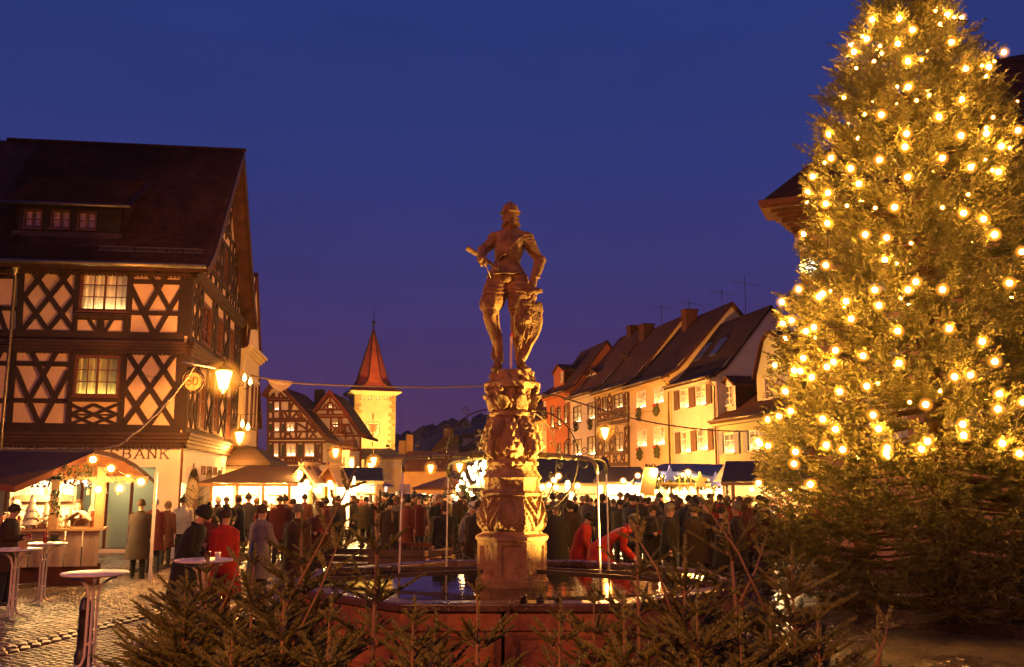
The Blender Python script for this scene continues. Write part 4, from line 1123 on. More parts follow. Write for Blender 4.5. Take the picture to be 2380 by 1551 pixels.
# gate building in front of the tower
GY = 122
fg = Fac((P(*z4(990, 1300), GY).x, GY), math.radians(2))
gate = root('gate_building', fg.pt(4, 0, 0), 'yellow lit gatehouse with round arch and balustrade below the tower', 'gatehouse')
q = lambda x, y: fg.sz(z4(x, y))
ze = q(1150, 1190)[1]; s1 = q(1290, 1250)[0]; za = q(1100, 1275)[1]
c_ = q(1092, 1410); r_o = q(1172, 1410)[0] - c_[0]; zb = q(1060, 1300)[1]
wall(fg, gate, [(0, 0), (s1, 0), (s1, za), (0, za)], [(c_[0] - r_o * .8, c_[0] + r_o * .8, -.1, zb - .05)], M['plaster_yellow'])
mb = MB(); rr_ = r_o * .8; zc0 = zb - .05 - rr_
for sg in (-1, 1): mb.prism([fg.pt(p_[0], p_[1], -.02) for p_ in [(c_[0] + sg*rr_, zb - .04)] + [(c_[0] + sg*rr_*math.cos(a), zc0 + rr_*math.sin(a)) for a in [k*math.pi/2/10 for k in range(11)]]], fg.n * .03)
mb.build('arch_spandrel', M['plaster_yellow'], gate)
for k in range(13):
    a0, a1 = math.pi * k / 13 + .01, math.pi * (k + 1) / 13 - .01; mb = MB()
    mb.prism([fg.pt(c_[0] + r_ * math.cos(a), zc0 + r_ * math.sin(a), -.05) for r_, a in ((rr_, a0), (rr_ * 1.2, a0), (rr_ * 1.2, a1), (rr_, a1))], fg.n * .18); mb.build('arch_stone', M['quoin'], gate)
mb = MB(); fg.box(mb, 0, s1, za, za + .25, -3, .35); mb.build('balcony_slab', M['plaster_yellow'], gate)
for k, x in enumerate(np.linspace(q(1105, 1250)[0], s1 - .1, 19)):
    mb = MB(); fg.box(mb, x - .07, x + .07, za + .25, za + 1.25, .12, .24); mb.build('baluster', M['plaster_white'], gate)
mb = MB(); fg.box(mb, q(1100, 1250)[0], s1, za + 1.252, za + 1.42, .05, .32); mb.build('handrail', M['plaster_white'], gate)
mb = MB(); fg.box(mb, 0, s1, za + .25, ze, -3, -2.8); mb.build('loggia_wall', M['plaster_yellow'], gate)
for x in (0.1, q(1100, 1200)[0], s1 - .2): 
    mb = MB(); fg.box(mb, x - .15, x + .15, za + .252, ze, -.2, .05); mb.build('loggia_post', M['oak_red'], gate)
mb = MB(); zt2 = q(1100, 1105)[1]
mb.add([fg.pt(-1, ze, .8), fg.pt(s1 + .8, ze, .8), fg.pt(s1 - 2.0, zt2, -5), fg.pt(-1, zt2, -5), fg.pt(-1, ze - .25, .8), fg.pt(s1 + .8, ze - .25, .8), fg.pt(s1 - 2, zt2 - .25, -5), fg.pt(-1, zt2 - .25, -5)], [(0,1,2,3), (4,5,1,0), (1,5,6,2), (7,6,5,4), (3,2,6,7)])
mb.add([fg.pt(s1 + .8, ze, .8), fg.pt(s1 + .8, ze, -8), fg.pt(s1 - 2.0, zt2, -5)], [(0, 1, 2)]); mb.build('roof', M['tile_gold'], gate)
# floodlight for the tower, standing on the gate roof
for k, (s_, pw) in enumerate(((2.6, 13500), (6.6, 9000))):
    p = fg.pt(s_, zt2 + .3, -4.5 + .8); t = root('floodlight', p, ('left' if k == 0 else 'right') + ' yellow floodlight on the gatehouse roof aimed at the tower', 'floodlight')
    mb = MB(); mb.box(p, (.5, .25, .35)); mb.build('housing', M['iron'], t)
    spot_lamp('flood_beam', p + Vector((0, 0, .3)), ft.pt(tw * (.35 + .3 * k), 13, 0), pw, (1, .62, .14), 100, .2, t)

# long low house to the right of the gate
lh = root('long_roof_house', (P(*z4(1400, 1300), 105).x, 106, 0), 'low dark house with a long red-brown roof right of the gatehouse', 'building')
fh = Fac((P(*z4(1296, 1300), 104).x, 104), math.radians(0)); q = lambda x, y: fh.sz(z4(x, y))
s1 = q(1640, 1200)[0]; ze = q(1400, 1290)[1]; zt2 = q(1400, 1128)[1]
wall(fh, lh, [(0, 0), (s1, 0), (s1, ze), (0, ze)], [(5, 7, 1.0, 2.2), (8, 10, 1.0, 2.2)], mat('dim_wall_plaster', (.30, .20, .12), .9, .2, 1))
for a in ((5, 7, 1.0, 2.2), (8, 10, 1.0, 2.2)): window(fh, lh, a, 3, 1, M['brown_wood'], (1, .6, .2), 4, .3, .1)
mb = MB(); mb.add([fh.pt(-.2, ze - .1, .6), fh.pt(s1, ze - .1, .6), fh.pt(s1, zt2, -5), fh.pt(-.2, zt2, -5), fh.pt(-.2, ze, -10), fh.pt(s1, ze, -10)], [(0,1,2,3), (3,2,5,4), (0,3,4), (1,5,2)]); mb.build('roof', M['tile_red'], lh)
for x in (1348, 1290): 
    p = P(*z4(x, 1110), 110); mb = MB(); mb.box((p.x, 110, p.z), (.8, .8, 3.0 if x > 1300 else 1.6)); mb.build('chimney', M['tile_gold'], lh)
# gabled house behind at (260-440, 440-560) of the fountain close-up
gh = root('brown_gable_house', (P(*z6(350, 560), 130).x, 131, 0), 'brown gabled house peeking over the long low roof', 'building')
fh2 = Fac((P(*z6(262, 600), 130).x, 130), 0); q = lambda x, y: fh2.sz(z6(x, y))
wall(fh2, gh, [q(262, 600), q(262, 545), q(330, 462), q(440, 450), q(440, 600)], [], mat('dim_wall_plaster', (.30, .20, .12)))
mb = MB(); pts = [q(250, 560), q(330, 455), q(435, 440), q(450, 470)]
mb.prism([fh2.pt(a, b, .5) for a, b in pts], -fh2.n * 8); mb.build('roof', M['tile_red'], gh); mb = MB(); p = P(*z6(372, 436), 133); mb.box((p.x, 133, p.z), (1.4, 1.4, 1.6)); mb.build('chimney', M['tile_gold'], gh)

# ================================================================== right row of town houses
ROW = Fac((10.9, 55), math.atan2(-1, .228))
def gab(s, uv):
    """point of the vertical plane across the row at s -> (out, z)"""
    d = ray(*uv); c = Vector((0, 0, CAM_H)); t = (ROW.pt(s, 0) - c).dot(ROW.d) / d.dot(ROW.d); p = c + d * t
    return ((p - ROW.pt(s, 0)).dot(ROW.n), p.z)
def row_house(name, label, xl, xr, ymid, eave, apex, mw, wins, lamp=9, fm=None, roof='tile_red', cols=2, rows=3, extra=0, zz=z7, hmax=4.2, wmax=5.5):
    s0 = ROW.sz(zz(xl, ymid))[0]; s1 = ROW.sz(zz(xr, ymid))[0]
    ze = (ROW.sz(zz(*eave[0]))[1] + ROW.sz(zz(*eave[1]))[1]) / 2 if eave else extra
    t = root(name, ROW.pt((s0 + s1) / 2, 0), label, 'building')
    hs = [rect(ROW, zz, *w) for w in wins]
    wall(ROW, t, [(s0, 0), (s1, 0), (s1, ze), (s0, ze)], hs, mw)
    for h in hs: window(ROW, t, h, cols, rows, fm or M['white_wood'], (1, .72, .30), lamp * 3.4, .38, .09, thin=.045, lamp_h=.18)
    o, z = gab(s1, zz(*apex)); o = max(-wmax, min(-3.5, o)); z = ze + max(2.5, min(hmax, z - ze))
    prof = [(.55, ze - .12), (-.5, ze + .45), (o, z), (2*o + .5, ze + .45), (2*o - .5, ze - .12)]
    roof_slab(ROW, t, s0 + .03, s1 + .22, prof, M[roof], 'roof', .2)
    fn_ = Fac(ROW.pt(s1, 0), math.atan2(-ROW.n.y, -ROW.n.x))
    wall(fn_, t, [(0, 0), (-2*o, 0), (-2*o, ze), (-o, z - .3), (0, ze)], [], mw, 'gable_wall')
    fn0 = Fac(ROW.pt(s0, 0), math.atan2(-ROW.n.y, -ROW.n.x))
    wall(fn0, t, [(0, 0), (-2*o, 0), (-2*o, ze), (-o, z - .3), (0, ze)], [], mw, 'gable_wall')
    mb = MB(); ROW.box(mb, s0, s1, 0, ze, 2*o - .1, 2*o); mb.build('back_wall', mw, t)
    mb = MB(); ROW.box(mb, s0, s1, ze - .42, ze - .18, 0, .45); mb.build('eaves_board', mw, t)
    mb = MB(); mb.tube([ROW.pt(s0, ze - .16, .62), ROW.pt(s1, ze - .16, .62)], .08, 6); mb.tube([ROW.pt(s1 - .15, ze - .2, .6), ROW.pt(s1 - .15, ze - .7, .1), ROW.pt(s1 - .15, 0, .1)], .055, 6); mb.build('gutter', M['zinc'], t, True)
    return t, s0, s1, ze, o, z
H5 = row_house('shuttered_town_house', 'pinkish white town house with brown shutters and a steep dark roof', 1072, 1418, 950, ((1070, 700), (1370, 632)), (1780, 95), M['plaster_pink'],
    [(1133, 1200, 728, 880), (1253, 1330, 692, 860), (1142, 1215, 1050, 1217), (1265, 1345, 1030, 1200)], 11, hmax=7, wmax=8, roof='tile')
for q_ in ((1090, 1130, 737, 895), (1203, 1250, 715, 872), (1334, 1376, 676, 845), (1100, 1138, 1060, 1225), (1218, 1262, 1045, 1205), (1348, 1388, 1030, 1195)):
    r_ = rect(ROW, z7, *q_); mb = MB(); ROW.box(mb, *r_, .02, .07)
    n = 12
    for k in range(n): z_ = r_[2] + .1 + (r_[3] - r_[2] - .2) * k / n; ROW.box(mb, r_[0] + .06, r_[1] - .06, z_, z_ + .05, .07, .085)
    mb.build('shutter', M['shutter_brown'], H5[0])
H4 = row_house('cream_town_house', 'cream town house hung with four dark wreaths', 752, 1062, 950, ((760, 712), (1050, 612)), (1520, 70), M['plaster_cream'],
    [(800, 875, 742, 880), (935, 1010, 708, 842), (808, 880, 1042, 1172), (930, 1018, 1012, 1160)], 12, hmax=7, wmax=8, roof='tile_red')
H3 = row_house('timbered_row_house', 'brown half-timbered row house between white and cream neighbours', 506, 748, 950, ((505, 750), (740, 690)), (1150, 175), M['plaster_cream'],
    [(540, 577, 788, 905), (628, 700, 765, 880), (550, 592, 1050, 1230), (635, 700, 1060, 1210)], 3.0, M['brown_wood'], hmax=6.5, wmax=8)
H2 = row_house('white_row_house', 'white row house with four lit windows right of the red-orange house', 298, 500, 950, ((290, 800), (460, 745)), (900, 240), M['plaster_white'],
    [(320, 382, 860, 990), (428, 495, 832, 962), (322, 385, 1112, 1240), (428, 498, 1090, 1235)], 11, M['brown_wood'], hmax=6, wmax=8)
H1 = row_house('red_orange_row_house', 'red-orange row house with narrow lit windows and a roof turret', 118, 294, 950, ((125, 790), (290, 725)), (560, 360), M['plaster_red'],
    [(148, 175, 860, 1028), (198, 225, 862, 1012), (250, 275, 848, 995), (200, 228, 1140, 1280), (250, 280, 1128, 1275)], 10, M['brown_wood'], hmax=5.5, wmax=8, cols=1)
H6 = row_house('green_town_house', 'pale green town house with grey-blue shutters, brown mansard and dormers', 1428, 1990, 1150, ((1420, 960), (1800, 905)), (2000, 420), M['plaster_green'],
    [(1470, 1548, 1065, 1222), (1660, 1740, 1040, 1200)], 12, hmax=4.8, wmax=8, roof='tile_red')
for q_ in ((1430, 1466, 1062, 1232), (1550, 1588, 1050, 1222), (1618, 1655, 1045, 1215), (1744, 1780, 1030, 1195)):
    r_ = rect(ROW, z7, *q_); mb = MB(); ROW.box(mb, *r_, .02, .07); 
    for k in range(12): z_ = r_[2] + .1 + (r_[3] - r_[2] - .2) * k / 12; ROW.box(mb, r_[0] + .05, r_[1] - .05, z_, z_ + .05, .07, .085)
    mb.build('shutter', M['shutter_blue'], H6[0])
# H6 dormers
rd = Fac(ROW.pt(0, 0, -.9), math.atan2(-1, .228))
def dormer(h, zz, wr, gable, par, mw, cols=2, rows=3, lamp=1.5, curved=False, offd=.9):
    fac = Fac(ROW.pt(0, 0, -offd), math.atan2(-1, .228))
    x0, x1, y0, y1 = wr; r_ = rect(fac, zz, *wr); hs = [rect(fac, zz, *w) for w in h]
    s0, s1, z0, z1 = r_; mid_ = (s0 + s1) / 2
    top = z1 + gable
    mb = MB(); fac.box(mb, s0, s1, z0 - 1.2, z0, -.1, 0); d = mb.build('dormer', mw, par)
    pl = [(s0, z0), (s1, z0), (s1, z1), (mid_ + (s1-s0)*.22, z1 + gable*.8), (mid_, top), (mid_ - (s1-s0)*.22, z1 + gable*.8), (s0, z1)] if curved else [(s0, z0), (s1, z0), (s1, z1), (mid_, top), (s0, z1)]
    wall(fac, d, pl, hs, mw, 'dormer_wall')
    for w in hs:
        ww = window(fac, par, w, cols, rows, M['white_wood'], (1, .72, .3), lamp, .3, .08, thin=.05); ww.name = 'dormer_window'
    mb = MB(); dp = 4.0
    edge = [(s0 - .15, z1 - .1)] + ([(mid_ - (s1-s0)*.24, z1 + gable*.85)] if curved else []) + [(mid_, top + .1)] + ([(mid_ + (s1-s0)*.24, z1 + gable*.85)] if curved else []) + [(s1 + .15, z1 - .1)]
    for a, b in zip(edge[:-1], edge[1:]): mb.prism([fac.pt(a[0], a[1], .2), fac.pt(b[0], b[1], .2), fac.pt(b[0], b[1] - .12, .2), fac.pt(a[0], a[1] - .12, .2)], -fac.n * dp)
    mb.build('dormer_roof', M['tile_red'], d)
    for s_ in (s0, s1): mb = MB(); mb.quad(fac.pt(s_, z0 - 1.0, 0), fac.pt(s_, z1, 0), fac.pt(s_, z1, -dp), fac.pt(s_, z0 - 1.0, -dp)); mb.build('dormer_cheek', M['tile_red'], d)
dormer([(1475, 1533, 702, 858)], z7, (1455, 1552, 690, 872), .35, H6[0], M['plaster_white'], offd=.5)
dormer([(1772, 1832, 640, 808), (1858, 1922, 622, 790)], z7, (1715, 1960, 600, 830), 2.1, H6[0], M['plaster_green'], curved=True, offd=.9)
dormer([(668, 697, 525, 622), (715, 747, 505, 605)], z7, (655, 760, 505, 635), .4, H3[0], M['tile_red'], 1, 2, 1.0, offd=2.6)
dormer([(425, 455, 625, 700), (468, 494, 612, 690)], z7, (412, 505, 612, 705), .35, H2[0], M['tile_red'], 1, 2, .8, offd=1.6)
dormer([(228, 244, 600, 680)], z7, (172, 250, 590, 700), .5, H1[0], mat('brick_turret', (.35, .10, .04), .8, .2, 2), 1, 2, 5, offd=.8)
# skylights, chimneys, aerials
for (x, y) in ((1310, 455), (1430, 415)):
    st = H5; oa, ob = -.5, st[4]; za, zb = st[3] + .45, st[5]; A = ROW.pt(st[1], za, oa); e1 = ROW.d; e2 = (ROW.pt(st[1], zb, ob) - A).normalized(); nn = e1.cross(e2).normalized()
    d = ray(*z7(x, y)); c = Vector((0, 0, CAM_H)); tt = (A - c).dot(nn) / d.dot(nn); p = c + d * tt
    if nn.z < 0: nn = -nn
    p = p + nn * .03; mb = MB(); mb.prism([p - e1*.45 - e2*.7, p + e1*.45 - e2*.7, p + e1*.45 + e2*.7, p - e1*.45 + e2*.7], nn * .07)
    mb.build('skylight', mat('skylight_glass', (.06, .07, .12), .25, .1, 1), st[0])
def chimney(st, f, o, w, hgt, m='tile_red'):
    s_ = st[1] + (st[2] - st[1]) * f; mb = MB(); ROW.box(mb, s_ - w/2, s_ + w/2, st[5] - 2, st[5] + hgt, o - .45, o + .45); ROW.box(mb, s_ - w/2 - .06, s_ + w/2 + .06, st[5] + hgt + .002, st[5] + hgt + .12, o - .52, o + .52); mb.build('chimney', M[m], st[0])
chimney(H4, .25, H4[4] + .5, .8, .35); chimney(H2, .5, H2[4], 1.0, .35); chimney(H3, .1, H3[4] + .3, 1.2, .3)
for st, f, h_ in ((H3, .45, 1.9), (H4, .1, 1.7), (H4, .82, 1.3), (H5, .55, 2.6)):
    b = ROW.pt(st[1] + (st[2] - st[1]) * f, st[5] - .2, st[4]); mb = MB(); mb.tube([b, b + Vector((0, 0, h_))], .02, 5)
    mb.tube([b + Vector((-.9, 0, h_ * .8 + .2)), b + Vector((.9, 0, h_ * .8 - .1))], .012, 4)
    for k in range(7): c_ = b + Vector((-.8 + .26 * k, 0, h_ * .8 + .18 - .045 * k)); mb.tube([c_ - Vector((0, .4, 0)), c_ + Vector((0, .4, 0))], .012, 4)
    mb.build('aerial', M['iron'], st[0])
# timbering of H3
bt = M['oak_red']; Hh = H3[0]
def l7(a, b, w=.2): beam(ROW, Hh, a, b, w, bt, zz=z7)
for xs_, y0, y1 in (((510, 530, 580, 618, 710, 742), 760, 960), ((512, 545, 600, 628, 712, 745), 1010, 1300)):
    for x in xs_: l7((x, y0 + (740 - x) * .22), (x, y1 + (740 - x) * .12))
for a, b in (((505, 770), (748, 700)), ((505, 978), (748, 925)), ((505, 1010), (748, 968)), ((505, 1310), (748, 1300)), ((505, 930), (748, 880)), ((505, 1225), (748, 1210))): l7(a, b, .28)
for x0, x1, y0, y1 in ((510, 530, 790, 950), (582, 615, 770, 935), (712, 742, 735, 915), (514, 543, 1040, 1215), (602, 626, 1030, 1210), (714, 743, 1010, 1205)):
    n = 2; hh = (y1 - y0) / n
    for k in range(n):
        ya, yb = y0 + k*hh, y0 + (k+1)*hh; xm_, ym_ = (x0+x1)/2, (ya+yb)/2
        for a, b in (((xm_, ya), (x1, ym_)), ((x1, ym_), (xm_, yb)), ((xm_, yb), (x0, ym_)), ((x0, ym_), (xm_, ya))): l7(a, b, .12)
for x0, x1, y0, y1 in ((545, 600, 930, 970), (620, 660, 910, 955), (665, 705, 900, 945), (545, 600, 1225, 1300), (628, 665, 1215, 1300), (670, 712, 1210, 1295)):
    l7((x0, y0), (x1, y1), .14); l7((x1, y0), (x0, y1), .14)
# garland wreaths
def wreath(x, y, Y_off, label, zz=z7, r=.36):
    s_, z_ = ROW.sz(zz(x, y)); c = ROW.pt(s_, z_, .12)
    t = root('door_wreath', c, label, 'wreath', 'wreaths on the town houses')
    mb = MB()
    for k in range(70):
        a = random.uniform(0, 6.283); rr_ = r * random.uniform(.45, 1.0); q_ = c + ROW.d * (rr_ * math.cos(a)) + Vector((0, 0, rr_ * 1.15 * math.sin(a))) + ROW.n * random.uniform(-.06, .08)
        mb.ball(q_, random.uniform(.05, .10), 5, 4)
    mb.build('greenery', M['needle'], t)
    mb = MB()
    for sg in (-1, 1): mb.ball(c + ROW.d * (sg * .1 - .1) + Vector((0, 0, r * .85)) + ROW.n * .1, .09, 6, 4, (1.2, .6, .8))
    mb.build('bow', mat('red_ribbon', (.5, .02, .015), .5, .1, 3), t)
for k, (x, y, l) in enumerate(((830, 925, 'dark wreath under the upper left window of the cream house'), (962, 893, 'dark wreath under the upper right window of the cream house'), (833, 1222, 'dark wreath under the lower left window of the cream house'), (967, 1207, 'dark wreath under the lower right window of the cream house'),
    (348, 1015, 'dark wreath under the upper left window of the white house'), (455, 1002, 'dark wreath under the upper right window of the white house'), (348, 1285, 'dark wreath low on the white house front'))): wreath(x, y, 0, l)
# lettering on the cream house
sg = root('shop_lettering', ROW.pt(ROW.sz(z7(905, 1315))[0], 3, 0), 'dark letters Nikola on the ground floor of the cream house', 'sign')
r_ = rect(ROW, z7, 870, 950, 1300, 1326); lettering(ROW, sg, 'Nikola', r_[0], r_[1], r_[2], r_[3], .07, M['oak'], .03)
# pretzel-like guild sign
s_, z_ = ROW.sz(z7(718, 1055)); c = ROW.pt(s_, z_, .8)
gs = root('guild_sign', c, 'gilded pretzel-shaped guild sign on the timbered row house', 'sign')
mb = MB(); mb.tube([c + ROW.d * (.5 * math.sin(a) * (1 - .3*math.cos(2*a))) + Vector((0, 0, .35 * math.sin(2*a + .6) * .7 + .12*math.cos(a))) for a in np.linspace(0, 6.283, 33)], .05, 6)
mb.tube([ROW.pt(s_ + .2, z_ + .5, 0), ROW.pt(s_ + .2, z_ + .5, .8), c + Vector((0, 0, .3))], .03, 5); mb.build('pretzel', M['gilt'], gs, True)
# farther houses of the same row, seen left of the fountain column
fars = [('narrow_far_house', 'narrow ochre house behind the fountain column', 1, M['plaster_cream']), ('dim_far_house', 'dim brown house with white window groups left of the column', 2, M['plaster_pink']), ('last_far_house', 'orange lit house at the far end of the right row', 3, M['plaster_yellow'])]
s_end = H1[1]
uu = [(1262, 1180), (1180, 1108), (1108, 1040)]
for (nm, lb, k, mw), (ur, ul) in zip(fars, uu):
    s1 = ROW.sz((ur, 1000))[0] if k > 1 else H1[1] - .05; s0 = ROW.sz((ul, 1000))[0]
    t = root(nm, ROW.pt((s0 + s1) / 2, 0), lb, 'building'); ze = (8.4, 7.8, 6.8)[k - 1]
    L = s1 - s0; n = max(3, int(L / 2.6)); hs = []
    for fl_ in (1.2, 4.4):
        for i in range(n): hs.append((s0 + L * (i + .28) / n, s0 + L * (i + .28) / n + 1.1, fl_ + .4, fl_ + 2.1))
    wall(ROW, t, [(s0, 0), (s1, 0), (s1, ze), (s0, ze)], hs, mw)
    for h in hs: window(ROW, t, h, 2, 3, M['white_wood'], (1, .72, .3), 7, .3, .12, thin=.08)
    prof = [(.6, ze - .1), (-5, ze + (4.6, 4.0, 3.2)[k-1]), (-10.6, ze - .1)]
    roof_slab(ROW, t, s0, s1 + .3, prof, M['tile_red'], 'roof', .25)
    fn_ = Fac(ROW.pt(s1, 0), math.atan2(-ROW.n.y, -ROW.n.x)); wall(fn_, t, [(0, 0), (10, 0), (10, ze), (5, prof[1][1] - .3), (0, ze)], [], mw, 'gable_wall')
    mb = MB(); ROW.box(mb, s0, s1, 0, ze, -10.1, -10); mb.build('back_wall', mw, t)
    for i in range(2): 
        s_ = s0 + L * (.3 + .4 * i); mb = MB(); ROW.box(mb, s_ - .5, s_ + .5, ze + 1.0, ze + 2.2, -2.6, -1.2); d = mb.build('dormer', M['plaster_pink'], t)
        mb = MB(); mb.prism([ROW.pt(s_ - .7, ze + 2.15, -1.0), ROW.pt(s_ + .7, ze + 2.15, -1.0), ROW.pt(s_, ze + 2.9, -1.0)], -ROW.n * 2.4); mb.build('dormer_roof', M['tile_red'], d)

# ================================================================== town hall behind the fir
TC = P(1862, 640, 25.5)
fth = Fac((TC.x, TC.y), math.radians(-23))
hall = root('town_hall', fth.pt(6, 0, -3), 'reddish sandstone town hall with heavy cornice behind the lit fir', 'building')
q = lambda u, v: fth.sz((u, v))
zc1 = q(1862, 545)[1]; zc2 = q(1862, 478)[1]
SR = M['stone_red']
whs = []
for j, (v0, v1) in enumerate(((600, 680), (745, 840), (930, 1030))):
    for i in range(6):
        a = 1.5 + i * 2.0; za_, zb_ = q(1960, v1)[1], q(1960, v0)[1]; whs.append((a, a + 1.0, za_, zb_))
whs.append((.25, .72, q(1880, 645)[1], q(1880, 598)[1]))
wall(fth, hall, [(0, 0), (14, 0), (14, zc1), (0, zc1)], whs, mat('hall_plaster', (.55, .30, .20), .85, .15, .8, .2, 20))
blue = (.55, .75, 1.0)
for k, h in enumerate(whs): window(fth, hall, h, 2, 3, M['white_wood'], blue if k % 3 != 1 else (1, .7, .3), 5 if k in (0, 3, 7, 8, 10, 13) else .6, .3, .08)
for s_ in (0.0, 1.0, 5.2, 9.2, 13.2):
    mb = MB(); fth.box(mb, s_ + .0, s_ + .22 if s_ == 0 else s_ + .4, 0, zc1 - .55, .0, .12); mb.build('pilaster', SR, hall)
    mb = MB(); e1 = s_ + (.22 if s_ == 0 else .4)
    fth.box(mb, s_ - .1, e1 + .1, zc1 - .22, zc1 - .14, 0, .26); fth.box(mb, s_, e1, zc1 - .55, zc1 - .222, 0, .14)
    for sd_ in (s_ - .05, e1 + .05):
        c_ = fth.pt(sd_, zc1 - .33, .16); mb.tube([c_ + fth.d * (.10 * math.cos(a) * (1 - a/10)) + Vector((0, 0, .10 * math.sin(a) * (1 - a/10))) for a in np.linspace(0, 7.5, 20)], .03, 6)
        mb.tube([c_ - fth.n * .1, c_ + fth.n * .08], .09, 10)
    mb.build('capital', mat('pale_capital', (.62, .5, .36), .8, .1, 4), hall, 30)
mb = MB(); steps = [(.0, .16), (.12, .20), (.22, .30), (.32, .42), (.5, .55), (.62, .70), (.72, .95), (.82, 1.0)]
hh = (zc2 - zc1)
for (f0, o_), (f1, _) in zip(steps, steps[1:] + [(1.0, 0)]):
    fth.box(mb, -o_ * .95, 14, zc1 + hh * f0, zc1 + hh * f1 - .004, -.4, o_)
mb.build('cornice', SR, hall)
zr2 = zc2 + 4.2
mb = MB(); mb.add([fth.pt(-.8, zc2 + .05, .9), fth.pt(14, zc2 + .05, .9), fth.pt(14, zc2 + 5.6, -5), fth.pt(4.0, zc2 + 5.6, -5), fth.pt(2.5, zc2 + .05, -11), fth.pt(14, zc2 + .05, -11)], [(0,1,2,3), (0,3,4), (3,2,5,4), (1,5,2)]); mb.build('roof', M['tile_red'], hall)
tiles(fth, hall, 5.2, 11, .8, zc2 + .1, -4.9, zc2 + 5.5, .24, .2, M['tile_red'])
mb = MB(); fth.box(mb, 0, 14, 0, zc1, -10.2, -10); mb.quad(fth.pt(0, 0, 0), fth.pt(0, 0, -10), fth.pt(0, zc1, -10), fth.pt(0, zc1, 0)); mb.build('back_wall', mat('hall_plaster', (.5, .3, .2)), hall)
# sunburst light ornament by the corner
p = P(1880, 620, 25.0); so = root('sun_ornament', p, 'glowing yellow sunburst ornament on the town hall corner window', 'ornament')
mb = MB(); ptz = []
for k in range(32):
    a = k * math.pi / 16; r_ = .26 if k % 2 else .20; ptz.append(p + Vector((r_ * math.cos(a), 0, r_ * math.sin(a))))
mb.prism(ptz, Vector((0, .05, 0))); mb.build('sun_disc', emis('sun_ornament_glow', (1, .75, .22), 4), so)
mb = MB(); mb.ball(p + Vector((.03, -.05, 0)), .14, 12, 8, (1, .4, 1.15)); mb.build('sun_lamp', emis('white_lamp', (1, .93, .8), 14), so, True)
# ================================================================== street lights behind the photographer (they light the near side)
for k, (x, y, z, pw, l) in enumerate(((-13, 2, 7.0, 4500, 'orange square lamp on a tall post at the left edge of the square'), (-2.5, -2.2, 4.9, 4500, 'orange square lamp on a tall post behind the viewpoint'))):
    t = root('street_lamp', (x, y, 0), l, 'lamp', 'tall square lamps')
    p = Vector((x, y, z)); mb = MB(); mb.lathe([(.09, -.3), (.2, .1), (.12, .16)], 8, p); mb.build('lamp_glass', emis('sodium_glow_9', SOD, 9), t, True)
    mb = MB(); mb.lathe([(.11, 0), (.06, .6), (.05, z - .3)], 8, (x, y, 0)); mb.lathe([(.24, .165), (.1, .35)], 8, p); mb.build('lamp_post', M['iron'], t, True)
    point_lamp('lamp_light', p - Vector((0, 0, .45)), pw, ((1, .24, .045) if k == 0 else (1, .29, .065)), .15, t)

t = root('floodlight', (6.2, 8, 0), 'orange floodlight on a mast right of the viewpoint aimed at the bank gable', 'floodlight'); p = Vector((6.2, 8, 6.6))
mb = MB(); mb.box(p, (.4, .3, .3)); mb.build('housing', M['iron'], t); mb = MB(); mb.lathe([(.1, 0), (.06, .6), (.05, 6.5)], 8, (6.2, 8, 0)); mb.build('mast', M['iron'], t, True)
spot_lamp('flood_beam', p + Vector((-.3, .25, 0)), (-10.8, 36.3, 8.2), 19000, (1, .32, .08), 27, .1, t, .5)

# ================================================================== fountain
FY = 12.5
FC = Vector((0, FY, 0))
ZW, ZR = .80, .90
def zat(v, Y=FY): return P(1190, v, Y).z
def hw(px, v): return px / F * (FY * math.cos(PITCH) + (zat(v) - CAM_H) * math.sin(PITCH))
fountain = root('stone_fountain', (0, FY, 0), 'octagonal sandstone fountain with carved column, bent water pipes and red basin', 'fountain')
RI = 2.70
def octp(r, z, k, a0=-math.pi/2 - math.pi/8):
    a = a0 + k * math.pi / 4; R_ = r / math.cos(math.pi / 8); return Vector((R_ * math.cos(a), FY + R_ * math.sin(a), z))
